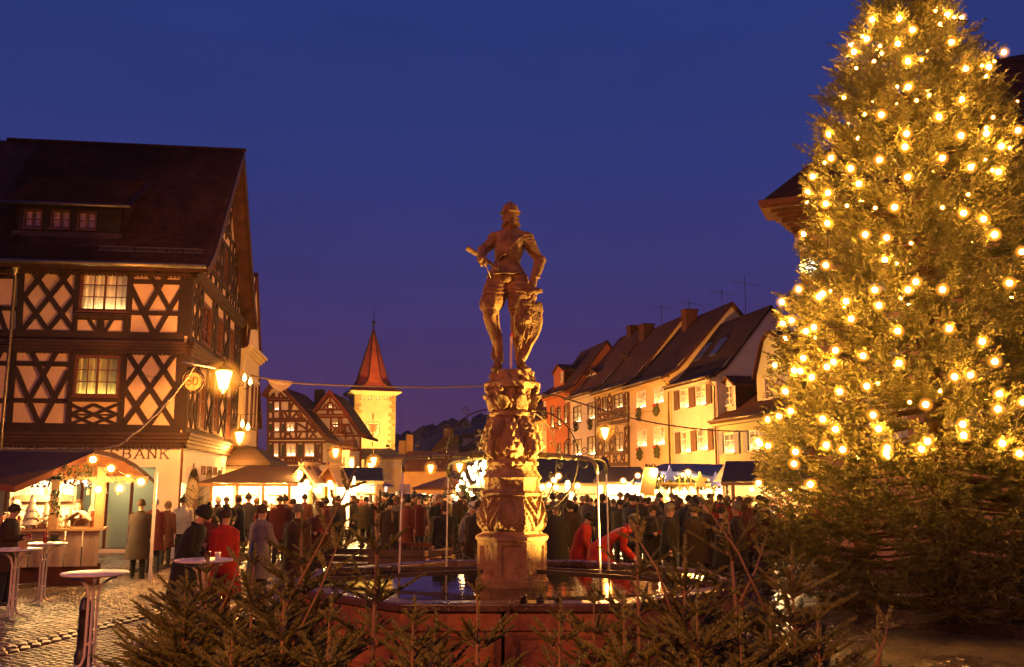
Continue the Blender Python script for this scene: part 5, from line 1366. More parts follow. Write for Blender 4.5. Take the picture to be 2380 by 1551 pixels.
# basin wall: for every side a base course, two tall panels and a top course
for k in range(8):
    def sidep(r, t, z, k=k): return octp(r, z, k).lerp(octp(r, z, k + 1), t)
    for (t0, t1, z0, z1, o) in ((0, .5, 0, .16, .10), (.5, 1, 0, .16, .10), (0, .46, .16, .62, .02), (.46, 1, .16, .62, .03), (0, .46, .62, .80, .06), (.46, 1, .62, .80, .05)):
        g = .007; t0_, t1_ = t0 + (g if t0 > 0 else 0), t1 - (g if t1 < 1 else 0)
        mb = MB(); a, b, c_, d = sidep(RI + o, t0_, z0 + .004), sidep(RI + o, t1_, z0 + .004), sidep(RI - .17, t1_, z0 + .004), sidep(RI - .17, t0_, z0 + .004)
        mb.prism([a, b, c_, d], Vector((0, 0, z1 - z0 - .008)))
        o_ = mb.build('basin_stone', M['stone_red'], fountain)
        bv = o_.modifiers.new('bevel', 'BEVEL'); bv.width = .012; bv.segments = 2
    # raised panel moulding
    mb = MB()
    for (ta, tb) in ((.06, .42), (.52, .94)):
        for z_ in (.22, .56): mb.bar(sidep(RI + .035, ta, z_), sidep(RI + .035, tb, z_), .03, .025)
        for t_ in (ta, tb): mb.bar(sidep(RI + .035, t_, .22), sidep(RI + .035, t_, .56), .03, .025)
    mb.build('panel_moulding', M['stone_red'], fountain)
    for (t0, t1) in ((.0, .497), (.503, 1)):
        mb = MB(); mb.prism([sidep(RI + .08, t0, .81), sidep(RI + .08, t1, .81), sidep(RI - .22, t1, .81), sidep(RI - .22, t0, .81)], Vector((0, 0, ZR - .81)))
        o_ = mb.build('rim_stone', M['stone_dark'], fountain); bv = o_.modifiers.new('bevel', 'BEVEL'); bv.width = .02; bv.segments = 3
    mb = MB(); mb.quad(sidep(RI - .17, 0, 0), sidep(RI - .17, 1, 0), sidep(RI - .17, 1, .82), sidep(RI - .17, 0, .82)); mb.build('basin_lining', M['stone_dark'], fountain)
m, nt, o = newmat('basin_water'); b = nt.nodes.new('ShaderNodeBsdfPrincipled'); nt.links.new(b.outputs[0], o.inputs[0])
b.inputs['Base Color'].default_value = (.010, .014, .010, 1); b.inputs['Roughness'].default_value = .04; b.inputs['Specular IOR Level'].default_value = .9
n_ = nt.nodes.new('ShaderNodeTexNoise'); n_.inputs['Scale'].default_value = 5; n_.inputs['Detail'].default_value = 3; bp = nt.nodes.new('ShaderNodeBump'); bp.inputs['Strength'].default_value = .12; bp.inputs['Distance'].default_value = .02
t_ = nt.nodes.new('ShaderNodeTexCoord'); nt.links.new(t_.outputs['Object'], n_.inputs['Vector']); nt.links.new(n_.outputs[0], bp.inputs['Height']); nt.links.new(bp.outputs[0], b.inputs['Normal'])
mb = MB(); mb.add([octp(RI - .17, ZW, k) for k in range(8)], [tuple(range(8))]); mb.build('water', m, fountain)
# iron pot bars across the water
for (a, b_) in (((.30, 12.25), (2.62, 11.35)), ((.42, 12.55), (2.66, 12.30)), ((-.30, 12.3), (-2.6, 11.9)), ((-.42, 12.7), (-2.6, 13.3))):
    mb = MB(); mb.bar((a[0], a[1], .99), (b_[0], b_[1], .915), .05, .05); mb.build('iron_bar', M['iron'], fountain)
for x in (.10, .27, .46):
    mb = MB(); c_ = (x + .02, FY - RI + .02, ZR); mb.lathe([(.035, 0), (.045, .015), (.02, .03), (.04, .05), (.03, .075), (.005, .085)], 8, c_); mb.build('rim_knob', M['iron'], fountain)

# column -----------------------------------------------------------
def octfn(amt):
    def f(a, r, z):
        q = (a + math.pi / 2 + math.pi / 8) % (math.pi / 4) - math.pi / 8
        return r * ((1 - amt) + amt * 1 / math.cos(q))
    return f
def col_part(name, prof, amt=0.0, n=64, relief=None, m=None, smooth=35, sub=1):
    pr = [(hw(px, v), zat(v)) for px, v in prof]
    if sub > 1:
        out = []
        for (r0, z0), (r1, z1) in zip(pr[:-1], pr[1:]):
            for i in range(sub): t = i / sub; out.append((r0 + (r1-r0)*t, z0 + (z1-z0)*t))
        pr = out + [pr[-1]]
    z0, z1 = min(p[1] for p in pr), max(p[1] for p in pr); of = octfn(amt)
    def fn(a, r, z):
        rr = of(a, r, z)
        if relief: rr += relief(a, (z - z0) / (z1 - z0), r)
        return rr
    mb = MB(); mb.lathe([(r, z) for r, z in pr], n, (0, FY, 0), fn)
    return mb.build(name, m or M['stone'], fountain, smooth)
rn = [random.uniform(0, 6.28) for _ in range(12)]
def rough_(a, t, r): return .004 * (math.sin(9*a + rn[0] + 6*t) + math.sin(23*a + 11*t + rn[1]) + .7*math.sin(41*a - 37*t + rn[2]))
def block_relief(a, t, r):
    q = (a + math.pi / 2 + math.pi / 8) % (math.pi / 4) - math.pi / 8
    inside = abs(q) < math.pi / 8 * .72 and .12 < t < .88
    return (-.022 if inside else 0) + rough_(a, t, r) * .6
def leaf_relief(a, t, r):
    q = (a + math.pi / 2 + math.pi / 8) % (math.pi / 4) - math.pi / 8; k = int(((a + math.pi / 2 + math.pi / 8) % (2*math.pi)) / (math.pi / 4))
    x = q / (math.pi / 8)
    if k % 2 == 0: return rough_(a, t, r) * .8 + (.018 if abs(x) > .86 else 0)       # plain smooth faces
    w = .25 + .75 * math.sin(min(1, t * 1.05) * math.pi * .62)
    y = t
    vein = math.cos(11 * (abs(x) * .9 - y * 1.5)) 
    core = .030 * math.exp(-(x / .12) ** 2)
    leaf = .022 * vein * (1 - math.exp(-(x / .15) ** 2)) * (1 if abs(x) < w else .3)
    curl = .035 * math.exp(-((t - .93) / .06) ** 2) * math.exp(-(x / .5) ** 2)
    return core + leaf + curl + rough_(a, t, r)
def cap_relief(a, t, r):
    x = math.sin(4 * a + math.pi / 2)
    return .045 * x * x * math.sin(t * math.pi) * (1 if t < .5 else .6) + .018 * math.cos(16 * a + 6 * t) * math.sin(t * 9) + rough_(a, t, r)
def grot_relief(a, t, r):
    return .035 * math.cos(8 * a) * math.sin(t * 3.1) + .016 * math.sin(20 * a + 14 * t) + .012 * math.sin(31 * a - 24 * t) + rough_(a, t, r) * 1.5
col_part('column_foot', [(84, 1366), (84, 1346), (81, 1344)], 1.0, 64)
col_part('pedestal_block', [(79, 1345), (80, 1300), (79, 1260), (79, 1256)], 1.0, 128, block_relief, sub=12, smooth=25)
col_part('torus_moulding', [(79, 1256), (83, 1253), (84, 1249), (83, 1245), (77, 1242), (70, 1239), (68, 1233)], .9, 96, lambda a, t, r: rough_(a, t, r) * .5)
col_part('acanthus_drum', [(68, 1233), (74, 1226), (78, 1215), (79, 1200), (76, 1185), (70, 1170), (66, 1160), (67, 1154)], .75, 256, leaf_relief, sub=8, smooth=50)
col_part('abacus', [(68, 1154), (71, 1151), (71, 1146), (66, 1142), (64, 1138), (64, 1118), (66, 1114)], .8, 96, lambda a, t, r: rough_(a, t, r) * .5)
col_part('sloped_ledge', [(66, 1114), (69, 1111), (66, 1106), (60, 1098), (57, 1092), (58, 1087), (57, 1084)], .4, 96, lambda a, t, r: rough_(a, t, r))
col_part('cup_moulding', [(57, 1084), (60, 1080), (60, 1075), (54, 1070), (52, 1064)], 0, 96, lambda a, t, r: .008 * math.cos(24 * a) + rough_(a, t, r))
col_part('mask_drum', [(50, 1064), (55, 1050), (60, 1035), (61, 1018), (58, 1000), (54, 985), (50, 975), (48, 970)], 0, 220, grot_relief, sub=6, smooth=60)
col_part('ring_moulding', [(50, 970), (52, 968), (52, 962), (49, 959)], .5, 96, lambda a, t, r: rough_(a, t, r) * .5)
col_part('leaf_capital', [(46, 959), (46, 945), (48, 930), (51, 918), (54, 906)], 0, 220, cap_relief, sub=6, smooth=60)
col_part('capital_slab', [(53, 906), (56, 903), (57, 893), (54, 889), (47, 887)], .3, 96, lambda a, t, r: .05 * (abs(math.cos(2 * a)) ** 3) + rough_(a, t, r) * .6)
col_part('statue_mound', [(48, 888), (50, 880), (49, 872), (47, 866), (40, 862), (20, 860)], .2, 120, lambda a, t, r: .018 * math.sin(7 * a + 5 * t) + .015 * math.sin(13 * a) + rough_(a, t, r), sub=4)
# volutes, leaves, masks
def spiral(c, ux, uz, r, turns=1.6, rad=.02, n=20, out=Vector((0, 0, 0))):
    pts = []
    for i in range(n):
        t = i / (n - 1); a = turns * 2 * math.pi * t; rr = r * (1 - .82 * t); pts.append(c + ux * (rr * math.cos(a)) + uz * (rr * math.sin(a)) + out * t)
    return pts
for k in range(8):
    a = -math.pi / 2 + k * math.pi / 4 + (math.pi / 8); ra = Vector((math.cos(a), math.sin(a), 0)); tg = Vector((-math.sin(a), math.cos(a), 0))
    mb = MB(); r = hw(55, 912)
    c_ = FC + ra * (r - .02) + Vector((0, 0, zat(913)))
    mb.tube(spiral(c_, ra, Vector((0, 0, 1)), .075, 1.5, .02), [.028 - .018 * i / 19 for i in range(20)], 7)
    mb.ball(c_ - Vector((0, 0, .0)), .045, 8, 6, (1, 1, .9)); mb.build('volute', M['stone'], fountain, True)
    # hanging leaves
    for (v, px, L, w_) in ((932, 50, .12, .085),):
        mb = MB(); n1, n2 = 7, 9
        b0 = len(mb.v)
        for i in range(n2):
            t = i / (n2 - 1)
            for j in range(n1):
                x = (j / (n1 - 1) - .5) * 2; ww = w_ * math.sin(math.pi * (.15 + .8 * t)) * (1 - .12 * math.cos(t * 22) )
                rr = hw(px, v) + .02 + .09 * t ** 2.2 + .018 * math.cos(x * 9) - .04 * x * x
                p = FC + ra * rr + tg * (x * ww) + Vector((0, 0, zat(v + 22) + L * 1.7 * t - .05 * max(0, t - .75)))
                mb.v.append(tuple(p))
        for i in range(n2 - 1):
            for j in range(n1 - 1): q0 = b0 + i*n1 + j; mb.f.append((q0, q0+1, q0+n1+1, q0+n1))
        o_ = mb.build('acanthus_leaf', M['stone'], fountain, True); sd_ = o_.modifiers.new('thick', 'SOLIDIFY'); sd_.thickness = .02
def mask(c, ra, s, name='lion_mask'):
    tg = Vector((-ra.y, ra.x, 0)); up = Vector((0, 0, 1)); mb = MB(); n1, n2 = 25, 29
    g = lambda x, y, cx_, cy_, sx_, sy_: math.exp(-((x - cx_) / sx_) ** 2 - ((y - cy_) / sy_) ** 2)
    for i in range(n2):
        y = i / (n2 - 1) * 2 - 1
        for j in range(n1):
            x = j / (n1 - 1) * 2 - 1
            d = max(0, 1 - x*x - y*y) ** .5 * .55
            h = d + .22*g(x, y, 0, -.02, .13, .30) + .16*g(x, y, 0, -.12, .22, .14) + .10*(g(x, y, -.38, .28, .25, .10) + g(x, y, .38, .28, .25, .10)) - .17*(g(x, y, -.36, .10, .16, .11) + g(x, y, .36, .10, .16, .11)) + .07*(g(x, y, -.36, .10, .07, .06) + g(x, y, .36, .10, .07, .06)) \
                - .16*g(x, y, 0, -.45, .26, .07) + .10*g(x, y, 0, -.60, .22, .09) + .12*(g(x, y, -.5, -.2, .2, .2) + g(x, y, .5, -.2, .2, .2))
            mane = .07 * math.sin(14 * math.atan2(y, x)) * (1 if x*x + y*y > .62 else 0)
            p = c + tg * (x * s * .82) + up * (y * s) + ra * ((h + mane - .25) * s * .9); mb.v.append(tuple(p))
    for i in range(n2 - 1):
        for j in range(n1 - 1): q0 = i*n1 + j; mb.f.append((q0, q0+1, q0+n1+1, q0+n1))
    return mb.build(name, M['stone'], fountain, True)
for k in range(4):
    a = -math.pi / 2 + k * math.pi / 2; ra = Vector((math.cos(a), math.sin(a), 0))
    mask(FC + ra * (hw(58, 1030) + .0) + Vector((0, 0, zat(1035))), ra, .20)
for k in range(4):
    a = -math.pi / 4 + k * math.pi / 2; ra = Vector((math.cos(a), math.sin(a), 0))
    mask(FC + ra * (hw(54, 1005) - .0) + Vector((0, 0, zat(1005))), ra, .17, 'grotesque_mask')
    mask(FC + ra * (hw(50, 975)) + Vector((0, 0, zat(980))), ra, .08, 'cherub_head')
    # fish-like side figures
    mb = MB(); pts = [FC + ra * (hw(52, 1060) + .04) + Vector((0, 0, zat(1066))), FC + ra * (hw(58, 1045) + .09) + Vector((0, 0, zat(1050))), FC + ra * (hw(60, 1030) + .05) + Vector((0, 0, zat(1035))), FC + ra * (hw(58, 1015) + .02) + Vector((0, 0, zat(1018)))]
    mb.tube(pts, [.03, .065, .06, .02], 8); mb.build('scroll_figure', M['stone'], fountain, True)

# pipes, streams, brackets --------------------------------------------
tipA, tipB = Vector((XU(1386, 12.3, 2.4), 12.3, 0)), Vector((XU(1408, 13.9, 2.4), 13.9, 0))
tipC, tipD = Vector((XU(1042, 14.0, 2.4), 14.0, 0)), Vector((XU(938, 12.3, 2.4), 12.3, 0))
streams = []
for nm, tip, vv in (('A', tipA, 1066), ('B', tipB, 1070), ('C', tipC, 1076), ('D', tipD, 1062)):
    dr = (tip - FC); dr.z = 0; L = dr.length; dr.normalize()
    z0 = zat(1057); z1 = P(1190, vv, tip.y).z
    st = FC + dr * .25 + Vector((0, 0, z0)); en = FC + dr * (L - .13) + Vector((0, 0, z1)); 
    pts = [st, st.lerp(en, .5) + Vector((0, 0, .01)), en, FC + dr * (L - .05) + Vector((0, 0, z1 - .03)), FC + dr * L + Vector((0, 0, z1 - .10)), FC + dr * (L + .008) + Vector((0, 0, z1 - .20))]
    mb = MB(); mb.tube(pts, [.040, .031, .027, .026, .025, .025], 10); pipe = mb.build('water_pipe', M['bronze'], fountain, True)
    for t in (.12, .3, .55, .8): mb = MB(); c_ = st.lerp(en, t); mb.tube([c_ - dr * .02, c_ + dr * .02], .046 - .01 * t, 10); mb.build('pipe_collar', M['bronze'], pipe, True)
    mb = MB(); b_ = pts[-1]; fall = [(0, 0), (.004, -.4), (.008, -.9), (.012, -(b_.z - ZW))]
    mb.tube([b_ + dr * f[0] * 2 + Vector((0, 0, f[1])) for f in fall], [.014, .012, .013, .016], 7)
    mw_ = mat('falling_water', (.85, .80, .70), .15, .1, 20, spec=1.0)
    mb.build('water_stream', mw_, fountain, True)
    # iron bracket arcs over and under the pipe
    cr = dr.cross(Vector((0, 0, 1)))
    for sgn in (1, -1):
        H_ = .62 * sgn; n = 14; pts = []
        for i in range(n):
            t = i / (n - 1); a = t * math.pi / 2
            pts.append(FC + dr * (.27 + .62 * math.sin(a)) + Vector((0, 0, (z0 + z1) / 2 + H_ * (math.cos(a)) * (1.0 if sgn > 0 else 1.2))))
        mb = MB(); mb.tube(pts, .009, 6)
        for i, sg in ((4, 1), (6, -1), (8, 1), (10, -1), (12, 1)):
            c_ = pts[i]; o_ = (c_ - (FC + Vector((0, 0, (z0 + z1) / 2)))).normalized() * .085 * (1 if sg > 0 else -1)
            up_ = Vector((0, 0, sgn)); ux = o_.normalized(); uz = ux.cross(cr).normalized() * (1 if sg > 0 else -1)
            mb.tube([c_] + spiral(c_ + o_, -ux, uz, .06, 1.3, n=16)[0:], .006, 5)
        mb.build('scroll_bracket', M['iron'], fountain, True)
# rim spotlights
for k, (u, v, pw) in enumerate(((757, 1331, 2600), (1632, 1352, 2900))):
    p = G(u, v, .86); t = root('basin_spotlight', p, ('left' if k == 0 else 'right') + ' small yellow spotlight in the fountain basin', 'spotlight')
    tgt = Vector((0, FY, 2.5)); dr = (tgt - p).normalized()
    mb = MB(); mb.tube([p - dr * .12, p + dr * .02], .075, 12); mb.build('housing', M['iron'], t, 40)
    mb = MB(); mb.tube([p + dr * .021, p + dr * .03], .068, 12); mb.build('lens', emis('spot_lens', (1, .72, .25), 12), t)
    mb = MB(); mb.box(p - Vector((0, 0, .06)), (.16, .1, .03)); mb.build('foot', M['iron'], t)
    spot_lamp('beam', p + dr * .05, FC + Vector((0, 0, 2.8)), pw * 2.4, (1, .56, .11), 66, .05, t, .8)
    mb = MB()
    for i in range(9): a = random.uniform(0, 6.28); mb.ball(p + Vector((math.cos(a) * .12, math.sin(a) * .12, -.05)), .03, 5, 4)
    mb.build('pebble_weight', M['stone_dark'], t)

# ================================================================== statue
statue = root('knight_statue', (0, FY, zat(870)), 'weathered sandstone knight in armour holding a baton and a lion shield', 'statue')
def skin_mesh(name, V, E, R, lv=2):
    me = bpy.data.meshes.new('tmp'); me.from_pydata([tuple(v) for v in V], E, [])
    o = bpy.data.objects.new('tmp', me); COL.objects.link(o)
    md = o.modifiers.new('s', 'SKIN'); md.use_smooth_shade = True
    for i, r in enumerate(R):
        sv = me.skin_vertices[0].data[i]; sv.radius = (r if isinstance(r, tuple) else (r, r)); sv.use_root = (i == 0)
    if lv: sb = o.modifiers.new('b', 'SUBSURF'); sb.levels = lv; sb.render_levels = lv
    dg = bpy.context.evaluated_depsgraph_get(); ev = o.evaluated_get(dg); out = bpy.data.meshes.new_from_object(ev); out.name = name
    bpy.data.objects.remove(o); bpy.data.meshes.remove(me)
    out.shade_smooth(); return out
q5 = lambda x, y, dy=0.0: P(*z5(x, y), FY + dy)
k5 = .00171
so_ = ORIG[statue.name]
ms = M['statue']
V = []; E = []; R_ = []
def joint(x, y, dy, r, par=None):
    V.append(q5(x, y, dy) - so_); R_.append(r * k5 if not isinstance(r, tuple) else (r[0]*k5, r[1]*k5)); i = len(V) - 1
    if par is not None: E.append((par, i))
    return i
pel = joint(662, 700, 0, 92)
bel = joint(665, 600, 0, 84, pel); ch = joint(682, 470, 0, 100, bel); uc = joint(688, 385, 0, 92, ch); nk = joint(690, 315, -.01, 46, uc); hd = joint(690, 235, -.02, 60, nk); ht = joint(690, 165, -.01, 52, hd)
sl = joint(590, 385, 0, 60, uc); e_ = joint(478, 478, -.06, 46, sl); w_ = joint(452, 545, -.28, 34, e_); hl = joint(470, 572, -.36, 34, w_)
sr = joint(800, 385, 0, 60, uc); e2 = joint(925, 565, .02, 42, sr); w2_ = joint(880, 715, -.10, 33, e2); hr = joint(868, 790, -.16, 36, w2_)
h1 = joint(592, 760, 0, 80, pel); kn = joint(545, 985, -.06, 52, h1); an_ = joint(600, 1370, .05, 33, kn); to = joint(565, 1450, -.14, 26, an_)
h2 = joint(738, 760, 0, 78, pel); kn2 = joint(742, 1000, -.03, 50, h2); an2 = joint(762, 1370, .05, 33, kn2); to2 = joint(800, 1450, -.16, 27, an2)
# calves
body = link('body', skin_mesh('knight_body', V, E, R_), statue); body.data.materials.append(ms)
def sball(name, lst, par=statue, m=ms, n=14):
    mb = MB()
    for x, y, dy, r, sc in lst: mb.ball(q5(x, y, dy), r * k5, n, 10, sc)
    return mb.build(name, m, par, True)
def loft(name, rings, par=statue, m=ms, n=28, wav=0, th=True):
    """rings: (x, y, dy, half width, half depth)"""
    mb = MB()
    for i, (x, y, dy, a, b) in enumerate(rings):
        c_ = q5(x, y, dy)
        for k in range(n):
            an = 2*math.pi*k/n; f = 1 + wav * math.cos(9*an) ; mb.v.append((c_.x + a*k5*math.cos(an)*f, c_.y + b*k5*math.sin(an)*f, c_.z))
    for i in range(len(rings) - 1):
        for k in range(n): mb.f.append((i*n + k, i*n + (k+1) % n, (i+1)*n + (k+1) % n, (i+1)*n + k))
    mb.f.append(tuple(range(n))); mb.f.append(tuple((len(rings)-1)*n + k for k in range(n)))
    return mb.build(name, m, par, 50)
loft('cuirass', [(690, 335, 0, 62, 60), (690, 352, 0, 96, 76), (688, 395, -.01, 122, 100), (684, 450, -.02, 124, 116), (678, 510, -.02, 116, 118), (670, 560, -.01, 106, 104), (664, 592, 0, 100, 92)])
for k in range(5): # waist lames
    y = 590 + k * 22; w0 = 102 + k * 13; loft('waist_lame', [(662, y, 0, w0 - 2, w0 * .9), (662, y + 12, 0, w0 + 8, w0 * .9 + 6), (661, y + 26, 0, w0 + 12, w0 * .9 + 10)])
for (cx_, x2_, y0, hw0, n) in ((590, 555, 700, 84, 6), (748, 752, 690, 80, 6)):
    for k in range(n):
        y = y0 + k * 30; t = k / n; x = cx_ + (x2_ - cx_) * t; w0 = hw0 + 16 * math.sin(t * 3) ; loft('thigh_lame', [(x, y, -.02, w0 - 3, w0 * .92), (x, y + 16, -.02, w0 + 5, w0), (x, y + 32, -.02, w0 + 6, w0 + 2)])
loft('breeches_hem', [(550, 870, -.03, 98, 92), (542, 915, -.04, 102, 98), (530, 960, -.05, 88, 90), (528, 985, -.05, 66, 70)], wav=.05)
loft('breeches_hem', [(752, 870, -.02, 84, 88), (748, 930, -.03, 78, 84), (740, 975, -.03, 66, 70)], wav=.05)
loft('greave', [(528, 985, -.07, 60, 60), (520, 1030, -.08, 52, 55), (548, 1110, -.02, 58, 66), (574, 1190, .0, 52, 60), (592, 1270, .03, 38, 46), (600, 1370, .05, 34, 38), (598, 1400, .04, 38, 42)])
loft('greave', [(742, 990, -.04, 58, 58), (745, 1040, -.03, 50, 54), (748, 1120, .0, 56, 64), (755, 1210, .02, 50, 56), (762, 1300, .04, 38, 44), (764, 1390, .05, 36, 40)])
sball('knee_cop', [(532, 990, -.12, 50, (1, .8, 1)), (495, 1000, -.06, 26, (.6, 1, 1.2))]); sball('knee_cop', [(740, 1005, -.09, 46, (1, .8, 1)), (785, 1010, -.03, 24, (.6, 1, 1.2))])
sball('shoe', [(588, 1432, -.02, 40, (1, 1.5, .8)), (562, 1452, -.15, 30, (1.1, 1.6, .7))]); sball('shoe', [(782, 1432, -.02, 40, (1, 1.5, .8)), (815, 1455, -.16, 32, (1.3, 1.6, .7))])
for xs, y, a, dy in ((575, 372, 66, 0), (815, 372, 66, 0)):
    sg = -1 if xs < 690 else 1
    for k in range(4): sball('shoulder_plate', [(xs + sg * k * 14, y + k * 24, dy - .01, a - k * 5, (1, .95, .55))])
sball('elbow_cop', [(470, 485, -.06, 50, (1, 1, .9))]); sball('elbow_cop', [(935, 568, .02, 46, (1.05, 1, .95)), (958, 575, .02, 22, (1, .6, 1.3))])
loft('arm_plate', [(548, 420, -.02, 52, 56), (520, 445, -.03, 54, 56), (497, 465, -.05, 48, 52)]); loft('arm_plate', [(840, 430, 0, 54, 56), (868, 475, 0, 52, 54), (902, 525, .01, 44, 48)])
loft('forearm_plate', [(930, 590, 0, 42, 44), (912, 650, -.04, 42, 44), (892, 700, -.08, 36, 38), (888, 712, -.09, 46, 46)])
sball('codpiece', [(665, 715, -.17, 34, (1, .9, 1)), (640, 735, -.15, 20, (1, 1, 1)), (692, 735, -.15, 20, (1, 1, 1))])
mb = MB(); mb.tube([q5(600, 560, -.19), q5(660, 500, -.235), q5(720, 430, -.22), q5(785, 365, -.12)], [.018, .022, .022, .018], 7); mb.tube([q5(688, 500, -.24), q5(684, 400, -.20), q5(690, 350, -.13)], .012, 6); mb.ball(q5(668, 515, -.24), .035, 8, 6, (1, .5, .8)); mb.build('sash', ms, statue, True)
loft('belt', [(663, 588, 0, 106, 98), (663, 604, 0, 108, 100)])
# head: face, beard, hair, helmet
hmesh = MB(); c_ = q5(690, 222, -.02); n1, n2 = 32, 24
g_ = lambda x, y, a, b, c, d: math.exp(-((x - a) / c) ** 2 - ((y - b) / d) ** 2)
for i in range(n2 + 1):
    th = math.pi * i / n2
    for k in range(n1):
        ph = 2 * math.pi * k / n1; x = math.sin(th) * math.sin(ph); y = -math.sin(th) * math.cos(ph); z = math.cos(th)
        f = 1.0
        if y < 0:
            f += .20*g_(x, z, 0, -.12, .12, .22) + .08*g_(x, z, 0, .22, .5, .10) - .11*(g_(x, z, -.36, .08, .17, .12) + g_(x, z, .36, .08, .17, .12)) + .07*(g_(x, z, -.36, .06, .08, .07) + g_(x, z, .36, .06, .08, .07)) - .06*g_(x, z, 0, -.46, .22, .04) + .05*g_(x, z, 0, -.55, .2, .06) + .06*(g_(x, z, -.5, -.22, .2, .2) + g_(x, z, .5, -.22, .2, .2)) + .08*g_(x, z, 0, -.8, .3, .2)
        hmesh.v.append((c_.x + x*f*.098, c_.y + y*f*.118, c_.z + z*f*.140))
for i in range(n2):
    for k in range(n1): hmesh.f.append((i*n1 + k, i*n1 + (k+1) % n1, (i+1)*n1 + (k+1) % n1, (i+1)*n1 + k))
hmesh.build('face', ms, statue, True)
mb = MB()
for k in range(46):
    a = random.uniform(-2.6, 2.6); r = .085 + random.uniform(0, .03); zz_ = random.uniform(250, 300) if abs(a) < 1.2 else random.uniform(215, 305)
    if abs(a) < 1.0 and zz_ < 262: zz_ = 268
    p = q5(690, zz_, -.02) + Vector((r * math.sin(a), -r * 1.15 * math.cos(a), 0)); mb.ball(p, random.uniform(.018, .030), 6, 5)
mb.build('beard', ms, statue, True)
mb = MB(); mb.lathe([(.128, -.035), (.148, -.03), (.15, -.018), (.122, -.005), (.115, .04), (.095, .085), (.055, .115), (.018, .128), (.012, .16), (.002, .175)], 28, q5(690, 172, -.01)); 
mb.prism([q5(690, 172, -.01) + Vector((-.006, y_, z_)) for y_, z_ in ((-.13, .0), (-.10, .09), (-.03, .155), (.05, .15), (.11, .08), (.13, 0))], Vector((.012, 0, 0)))
mb.build('helmet', ms, statue, 40)
mb = MB(); mb.tube([q5(690, 320, -.01) + Vector((.085*math.cos(a), .085*math.sin(a) , .01*math.sin(7*a))) for a in np.linspace(0, 6.283, 25)], .022, 7); mb.build('gorget', ms, statue, True)
# hands with fingers
def hand(c, along, across, n_, s=1.0, curl=1.0, name='hand'):
    mb = MB(); mb.ball(c, .045 * s, 8, 6, (1, 1, 1))
    for k in range(4):
        b = c + across * ((k - 1.5) * .021 * s) + along * .03 * s; L = (.055, .065, .062, .048)[k] * s
        pts = [b, b + along * L * .5 + n_ * .012 * s, b + along * L * .75 + n_ * (-.02 * curl * s), b + along * L * .5 + n_ * (-.05 * curl * s)]
        mb.tube(pts, [.013*s, .012*s, .011*s, .008*s], 6)
    b = c + across * (-.04 * s); mb.tube([b, b + (along * .5 - n_ * .6 - across * .3) * .04 * s, b + (along * .9 - n_ * 1.0) * .045 * s], [.015*s, .013*s, .010*s], 6)
    return mb
bd = (q5(600, 640, -.30) - q5(335, 465, -.46)).normalized()
hand(q5(452, 562, -.38), Vector((.85, -.15, -.45)).normalized(), Vector((.3, 0, .9)).normalized(), Vector((0, -1, .1)), 1.25).build('gauntlet', ms, statue, True)
hand(q5(862, 778, -.16), Vector((.2, -.3, -.95)).normalized(), Vector((1, 0, .1)).normalized(), Vector((0, -1, 0)), 1.3).build('gauntlet', ms, statue, True)
mb = MB(); mb.tube([q5(335, 465, -.46), q5(345, 472, -.455), q5(470, 552, -.38), q5(600, 640, -.30)], [.034, .036, .028, .024], 10); mb.build('baton', ms, statue, 40)
mb = MB(); mb.tube([q5(488, 600, -.36), q5(532, 712, -.34)], [.013, .003], 6); mb.build('dagger', mat('pale_stone_edge', (.62, .55, .45), .6, .1, 4), statue, True)
mb = MB(); mb.prism([q5(x, y, -.12) for x, y in ((686, 1190), (708, 1190), (704, 1425), (694, 1458), (685, 1425))], Vector((0, .02, 0))); mb.build('sword_blade', mat('white_painted_blade', (.75, .62, .60), .5, .05, 4), statue)
mb = MB(); mb.tube([q5(698, 1190, -.11), q5(700, 1160, -.11)], [.016, .010], 8); mb.build('sword_tip', mat('red_paint', (.45, .02, .01), .5, .05, 4), statue)
# drapery by the left shin
mb = MB(); mb.prism([q5(x, y, .02) for x, y in ((540, 1230), (552, 1235), (575, 1330), (608, 1400), (600, 1455), (575, 1452), (568, 1400), (530, 1350), (545, 1290))], Vector((0, .06, 0))); mb.build('drapery', ms, statue)
# shield
shp = [(880, 838), (860, 880), (828, 890), (782, 886), (762, 930), (738, 985), (728, 1060), (732, 1150), (748, 1225), (775, 1290), (770, 1350), (742, 1418), (762, 1425), (800, 1395), (832, 1330), (860, 1260), (905, 1190), (932, 1120), (944, 1045), (935, 1010), (946, 985), (940, 915), (915, 912), (885, 922), (890, 880)]
sy = lambda x, y: -.22 - .07 * math.cos((x - 835) / 115 * 1.3) + .10 * (y - 1100) / 300
mb = MB(); n = len(shp); cx_, cy_ = 835, 1080
rings = [1.0, .93, .75, .5, .25]
for f in rings:
    for x, y in shp: X, Y_ = cx_ + (x - cx_) * f, cy_ + (y - cy_) * f; mb.v.append(tuple(q5(X, Y_, sy(X, Y_) - (0 if f == 1 else .015 if f > .9 else .0))))
mb.v.append(tuple(q5(cx_, cy_, sy(cx_, cy_) - .01)))
for i in range(len(rings) - 1):
    for k in range(n): mb.f.append((i*n + k, i*n + (k+1) % n, (i+1)*n + (k+1) % n, (i+1)*n + k))
for k in range(n): mb.f.append(((len(rings)-1)*n + k, (len(rings)-1)*n + (k+1) % n, len(rings)*n))
shield = mb.build('shield', ms, statue, 60); sd_ = shield.modifiers.new('thick', 'SOLIDIFY'); sd_.thickness = .05; sd_.offset = 0
mb = MB(); mb.tube([q5(x, y, sy(x, y) - .01) for x, y in shp + [shp[0]]], .012, 6); mb.build('shield_rim', ms, shield, True)
mb = MB()
